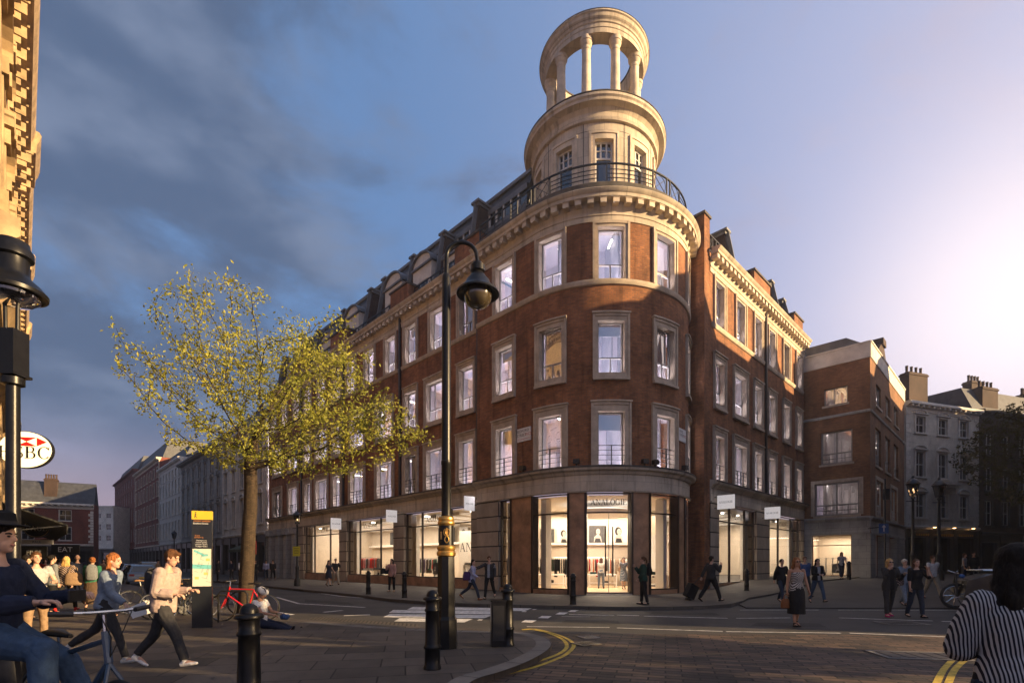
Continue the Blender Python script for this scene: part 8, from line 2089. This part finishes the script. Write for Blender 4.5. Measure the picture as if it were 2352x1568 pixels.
# first to third bays, left front
rail('clothes rail of dark and patterned clothes in the lamp post bay', lwp(6.8, -4.4), aL, 2.6, 1.75, ['f_black', 'f_brown', 'f_charcoal', 'f_spot', 'f_purple'], 'lamp post bay rail', 1)
rail('clothes rail of mixed bright clothes in the pink woman bay', lwp(15.0, -4.0), aL, 3.6, 1.75, ['f_red', 'f_charcoal', 'f_offwhite', 'f_purple', 'f_green', 'f_brown'], 'pink woman bay rail', 2)
rail('short clothes rail of red and teal clothes beside the middle bay pier', lwp(18.6, -3.6), aL, 1.8, 1.75, ['f_red', 'f_teal', 'f_black', 'f_offwhite', 'f_purple'], 'short rail by the pier', 8)
rail('clothes rail of red garments in the old lantern bay', lwp(23.2, -3.6), aL, 3.4, 1.85, ['f_red', 'f_charcoal', 'f_orange', 'f_grey', 'f_red'], 'old lantern bay rail', 3)
for i, (s, d, w, h, z, st) in enumerate(((10.6, -7.0, 1.5, 1.1, 3.75, 1), (6.2, -7.0, 1.3, 1.1, 3.75, 0), (16.6, -7.0, 2.2, 1.2, 3.72, 1), (14.3, -7.0, 1.0, 1.2, 3.72, 0), (24.6, -7.0, 1.6, 1.2, 3.72, 1), (22.2, -7.0, 1.0, 1.2, 3.72, 0))):
    poster(('portrait poster at the far end of the lamp post bay', 'portrait poster near the corner pier in the lamp post bay', 'wide dark portrait poster in the pink woman bay', 'narrow portrait poster in the pink woman bay', 'dark portrait poster in the old lantern bay', 'narrow portrait poster in the old lantern bay')[i], lwp(s, d, z), exL, NL, w, h, st)
cub = None
def cubes(label, c, rz, nx, nz, s=0.42):
    t = thing('cube_shelves', label, 'shelves', c, rz, 'open white cube shelves'); b = MB()
    for i in range(nx+1): b.box((-nx*s/2+i*s, 0, nz*s/2), (0.03, 0.36, nz*s+0.03))
    for k in range(nz+1): b.box((0, 0.0, k*s), (nx*s-0.031, 0.355, 0.03))
    b.build('shelf_frame', M['white_sign'], t)
for i, (s, d, nx, nz) in enumerate(((6.6, -1.6, 4, 3), (9.8, -1.5, 3, 3), (14.6, -1.5, 4, 3), (17.8, -1.6, 3, 2))):
    cubes(('outer white cube shelves in the lamp post bay', 'inner white cube shelves in the lamp post bay', 'outer white cube shelves in the pink woman bay', 'inner white cube shelves in the pink woman bay')[i], lwp(s, d), aL, nx, nz)
    for q in range(nx):
        p = lwp(s+(q-(nx-1)/2)*0.42, d)
        pile('charcoal folded clothes on top of the '+('outer', 'inner', 'outer', 'inner')[i]+' cube shelves of the '+('lamp post', 'lamp post', 'pink woman', 'pink woman')[i]+' bay', (p.x, p.y, p.z+nz*0.42+0.017), 'f_charcoal' if q % 2 else 'f_teal', aL, 3)
        pile(('teal', 'black', 'navy')[(q+i) % 3]+f' folded clothes on the '+('outer', 'inner', 'outer', 'inner')[i]+' cube shelves of the '+('lamp post', 'lamp post', 'pink woman', 'pink woman')[i]+' bay', (p.x, p.y, p.z+0.42*(1 if q % 2 else 0)+0.017), ('f_teal', 'f_black', 'f_navy')[(q+i) % 3], aL, 5)
for i, (s, st) in enumerate(((6.3, 0), (10.2, 1), (14.2, 1), (15.3, 0))):
    poster(('small face poster standing on shelves near the corner pier', 'small dark face poster standing on shelves of the nearest bay', 'small face poster low in the pink woman bay', 'second small face poster low in the pink woman bay')[i], lwp(s, -1.28, FL_+1.0), exL, NL, 0.5, 0.72, st)
# wall lettering seen through the lamp post bay
t = thing('wall_lettering', 'large dark serif letters on a white inner screen, nearest bay', 'sign', lwp(9.6, -4.2)); b = MB(); c = lwp(9.6, -4.2, 1.9); b.box(c, (3.4, 0.08, 3.6), rot=Matrix((exL, NL, Vector((0, 0, 1)))).transposed()); b.build('screen_panel', M['plaster'], t, lwp(9.6, -4.2))
b = MB(); serif_text(b, 'ANALO', c+NL*0.045+Vector((0, 0, 0.35)), exL, (0, 0, 1), 0.62, gap=0.1); b.build('lettering', M['ink'], t, lwp(9.6, -4.2), merge=False, smooth=False)
# corner room, behind the drum
def cp(x, y, z=FL_): return Vector((CC.x+x, CC.y+y, z))
rail('clothes rail of red and cream clothes facing the shop door', cp(1.3, 2.1), 0.0, 3.0, 1.7, ['f_red', 'f_brown', 'f_offwhite', 'f_tan', 'f_orange'], 'rail facing the shop door', 4)
rail('clothes rail of dark green clothes seen in the drum window beside the corner pier', cp(-2.3, 1.6), 0.1, 2.2, 1.7, ['f_dkgreen', 'f_black', 'f_charcoal', 'f_brown', 'f_teal'], 'rail in the drum window beside the corner pier', 5)
rail('short clothes rail of red clothes in the drum window behind the green jacket woman', cp(3.3, 1.0), -0.2, 1.0, 1.7, ['f_red', 'f_charcoal'], 'rail in the drum window behind the green jacket woman', 6)
table('white display table with bags in the drum window beside the corner pier', cp(-2.4, 0.2), 0.1, 1.7); pile('black folded clothes on the table in the drum window beside the corner pier', cp(-2.4, 0.2, FL_+0.27), 'f_black', 0.2)
table('white display table just inside the shop door', cp(0.6, 0.7), 0.0, 1.6); pile('teal folded clothes on the table inside the door', cp(0.1, 0.7, FL_+0.752), 'f_teal', 0, 3); pile('black folded clothes under the table inside the door', cp(0.8, 0.7, FL_+0.27), 'f_black', 0, 2)
table('white display table in the drum window behind the green jacket woman', cp(3.2, -0.8), -0.6, 1.2); pile('teal folded clothes on the table behind the green jacket woman', cp(3.1, -0.75, FL_+0.752), 'f_teal', 0.3, 4)
t = thing('shop_screen', 'white screen wall with a lit niche behind the shop door', 'screen wall', cp(0.2, 3.2)); b = MB(); b.box(cp(0.2, 3.2, 2.3), (8.4, 0.12, 4.5)); b.build('screen_panel', M['plaster_warm'], t, cp(0.2, 3.2)); b = MB(); b.box(cp(0.2, 2.95, 2.62), (8.4, 0.36, 0.10)); b.build('shelf', M['plaster'], t, cp(0.2, 3.2))
poster('wide portrait poster of two figures above the shop door rail', cp(2.05, 3.1, 3.25), Vector((1, 0, 0)), Vector((0, -1, 0)), 1.3, 1.05, 0); poster('dark square portrait poster beside the wide two figure poster', cp(0.75, 3.1, 3.25), Vector((1, 0, 0)), Vector((0, -1, 0)), 1.05, 1.05, 1)
poster('small dark portrait poster high in the drum window beside the corner pier', cp(-2.35, 3.1, 3.15), Vector((1, 0, 0)), Vector((0, -1, 0)), 0.85, 0.85, 1); poster('small pale portrait poster high in the drum window beside the corner pier', cp(-1.35, 3.1, 3.15), Vector((1, 0, 0)), Vector((0, -1, 0)), 0.85, 0.85, 0)
poster('tall pale figure poster in the drum window behind the green jacket woman', cp(3.75, 0.3, 2.0), Vector((0.9, -0.43, 0)), Vector((-0.43, -0.9, 0)), 0.95, 2.1, 0)
q = MAIN.P(xs[1147]+0.5, -2.0, 0); poster('tall dark portrait in the narrow window by the corner pier', (q.x, q.y, 2.0), Vector((0.9, 0.43, 0)), Vector((0.43, -0.9, 0)), 0.9, 1.5, 0)
person('shop customer in a pale top behind the door glass, seen from behind', cp(0.35, -0.4), face(20), 1.70, 'f', hair=('bob', 'hair_brown'), top=('f_offwhite', 'short', 0.08), bottom=('trousers', 'f_denim'), near=0, **STAND)
person('shop customer in a blue print dress walking to the door', cp(1.35, -1.5), face(180), 1.72, 'f', hair=('bun', 'hair_dark'), top=('f_print', 'short', 0.04), bottom=('skirt', 'f_print', 0.50, 1.05), shoes='f_charcoal', near=0, **WALK_A)
# annex side wing
person('shop customer in a print dress inside the wing by the annex', rwp(RT0+3.2, -3.4, 0.3), face(200), 1.70, 'f', hair=('bun', 'hair_dark'), top=('f_print', 'short', 0.04), bottom=('skirt', 'f_print', 0.45), near=0, **STAND)
t = thing('inner_door', 'dark framed inner door in the wing by the annex shop', 'door', rwp(RT0+4.6, -6.9)); b = MB(); fbox(b, RW, RT0+3.9, RT0+5.3, -6.99, -6.9, 0.08, 3.0); b.build('door_leaf', M['frame_metal'], t, rwp(RT0+4.6, -6.9)); b = MB(); frame_bars(b, RW, RT0+3.8, RT0+5.4, 0.08, 3.1, -6.95, -6.84, 0.1, (RT0+4.6,)); b.build('door_frame', M['saddle_tan'], t, rwp(RT0+4.6, -6.9))
for i, (s, d) in enumerate(((RT0+1.9, -1.5), (RT0+3.8, -1.7), (RT0+9.6, -1.6), (RT0+13.0, -1.8))):
    table(('white display table first in the wing by the annex', 'white display table second in the wing by the annex', 'white display table in the far annex side wing bay', 'white display table at the end of the annex side wing')[i], rwp(s, d, 0.15), aR, 1.2, 0.6, 0.9)
    poster(('small face poster on the first annex side wing table', 'small dark face poster on the second annex side wing table', 'small face poster on the far annex side wing table', 'small face poster at the end of the annex side wing')[i], rwp(s, d+0.1, 0.15+1.3), ER, NR, 0.55, 0.7, i % 2)
q = FA.P(1.6, -1.4, 0.46); cubes('white cube shelves inside the annex window', (q.x, q.y, 0.47), math.atan2(-0.7145, 0.6997), 4, 3, 0.45)
q = FA.P(2.0, -1.15, 1.0); poster('portrait poster in the annex window shelves', (q.x, q.y, 1.05), Vector((0.6997, -0.7145, 0)), Vector((-0.7145, -0.6997, 0)), 0.8, 0.7, 1)

# ---------------------------------------------------------------- evening haze in the air
def haze(density, g):
    m = bpy.data.materials.new('haze'); m.use_nodes = True; N = m.node_tree.nodes; L = m.node_tree.links
    for n in list(N): N.remove(n)
    o = N.new('ShaderNodeOutputMaterial'); v = N.new('ShaderNodeVolumePrincipled')
    v.inputs['Color'].default_value = (0.92, 0.88, 0.86, 1); v.inputs['Density'].default_value = density; v.inputs['Anisotropy'].default_value = g
    L.new(v.outputs[0], o.inputs['Volume'])
    b = MB(); b.box((0, 75, 15.2), (330, 210, 33.4)); ob = b.build('haze', m, None, smooth=False)
    ob['kind'] = 'stuff'; ob['label'] = 'pale evening haze in the air'
haze(0.0012, 0.6)
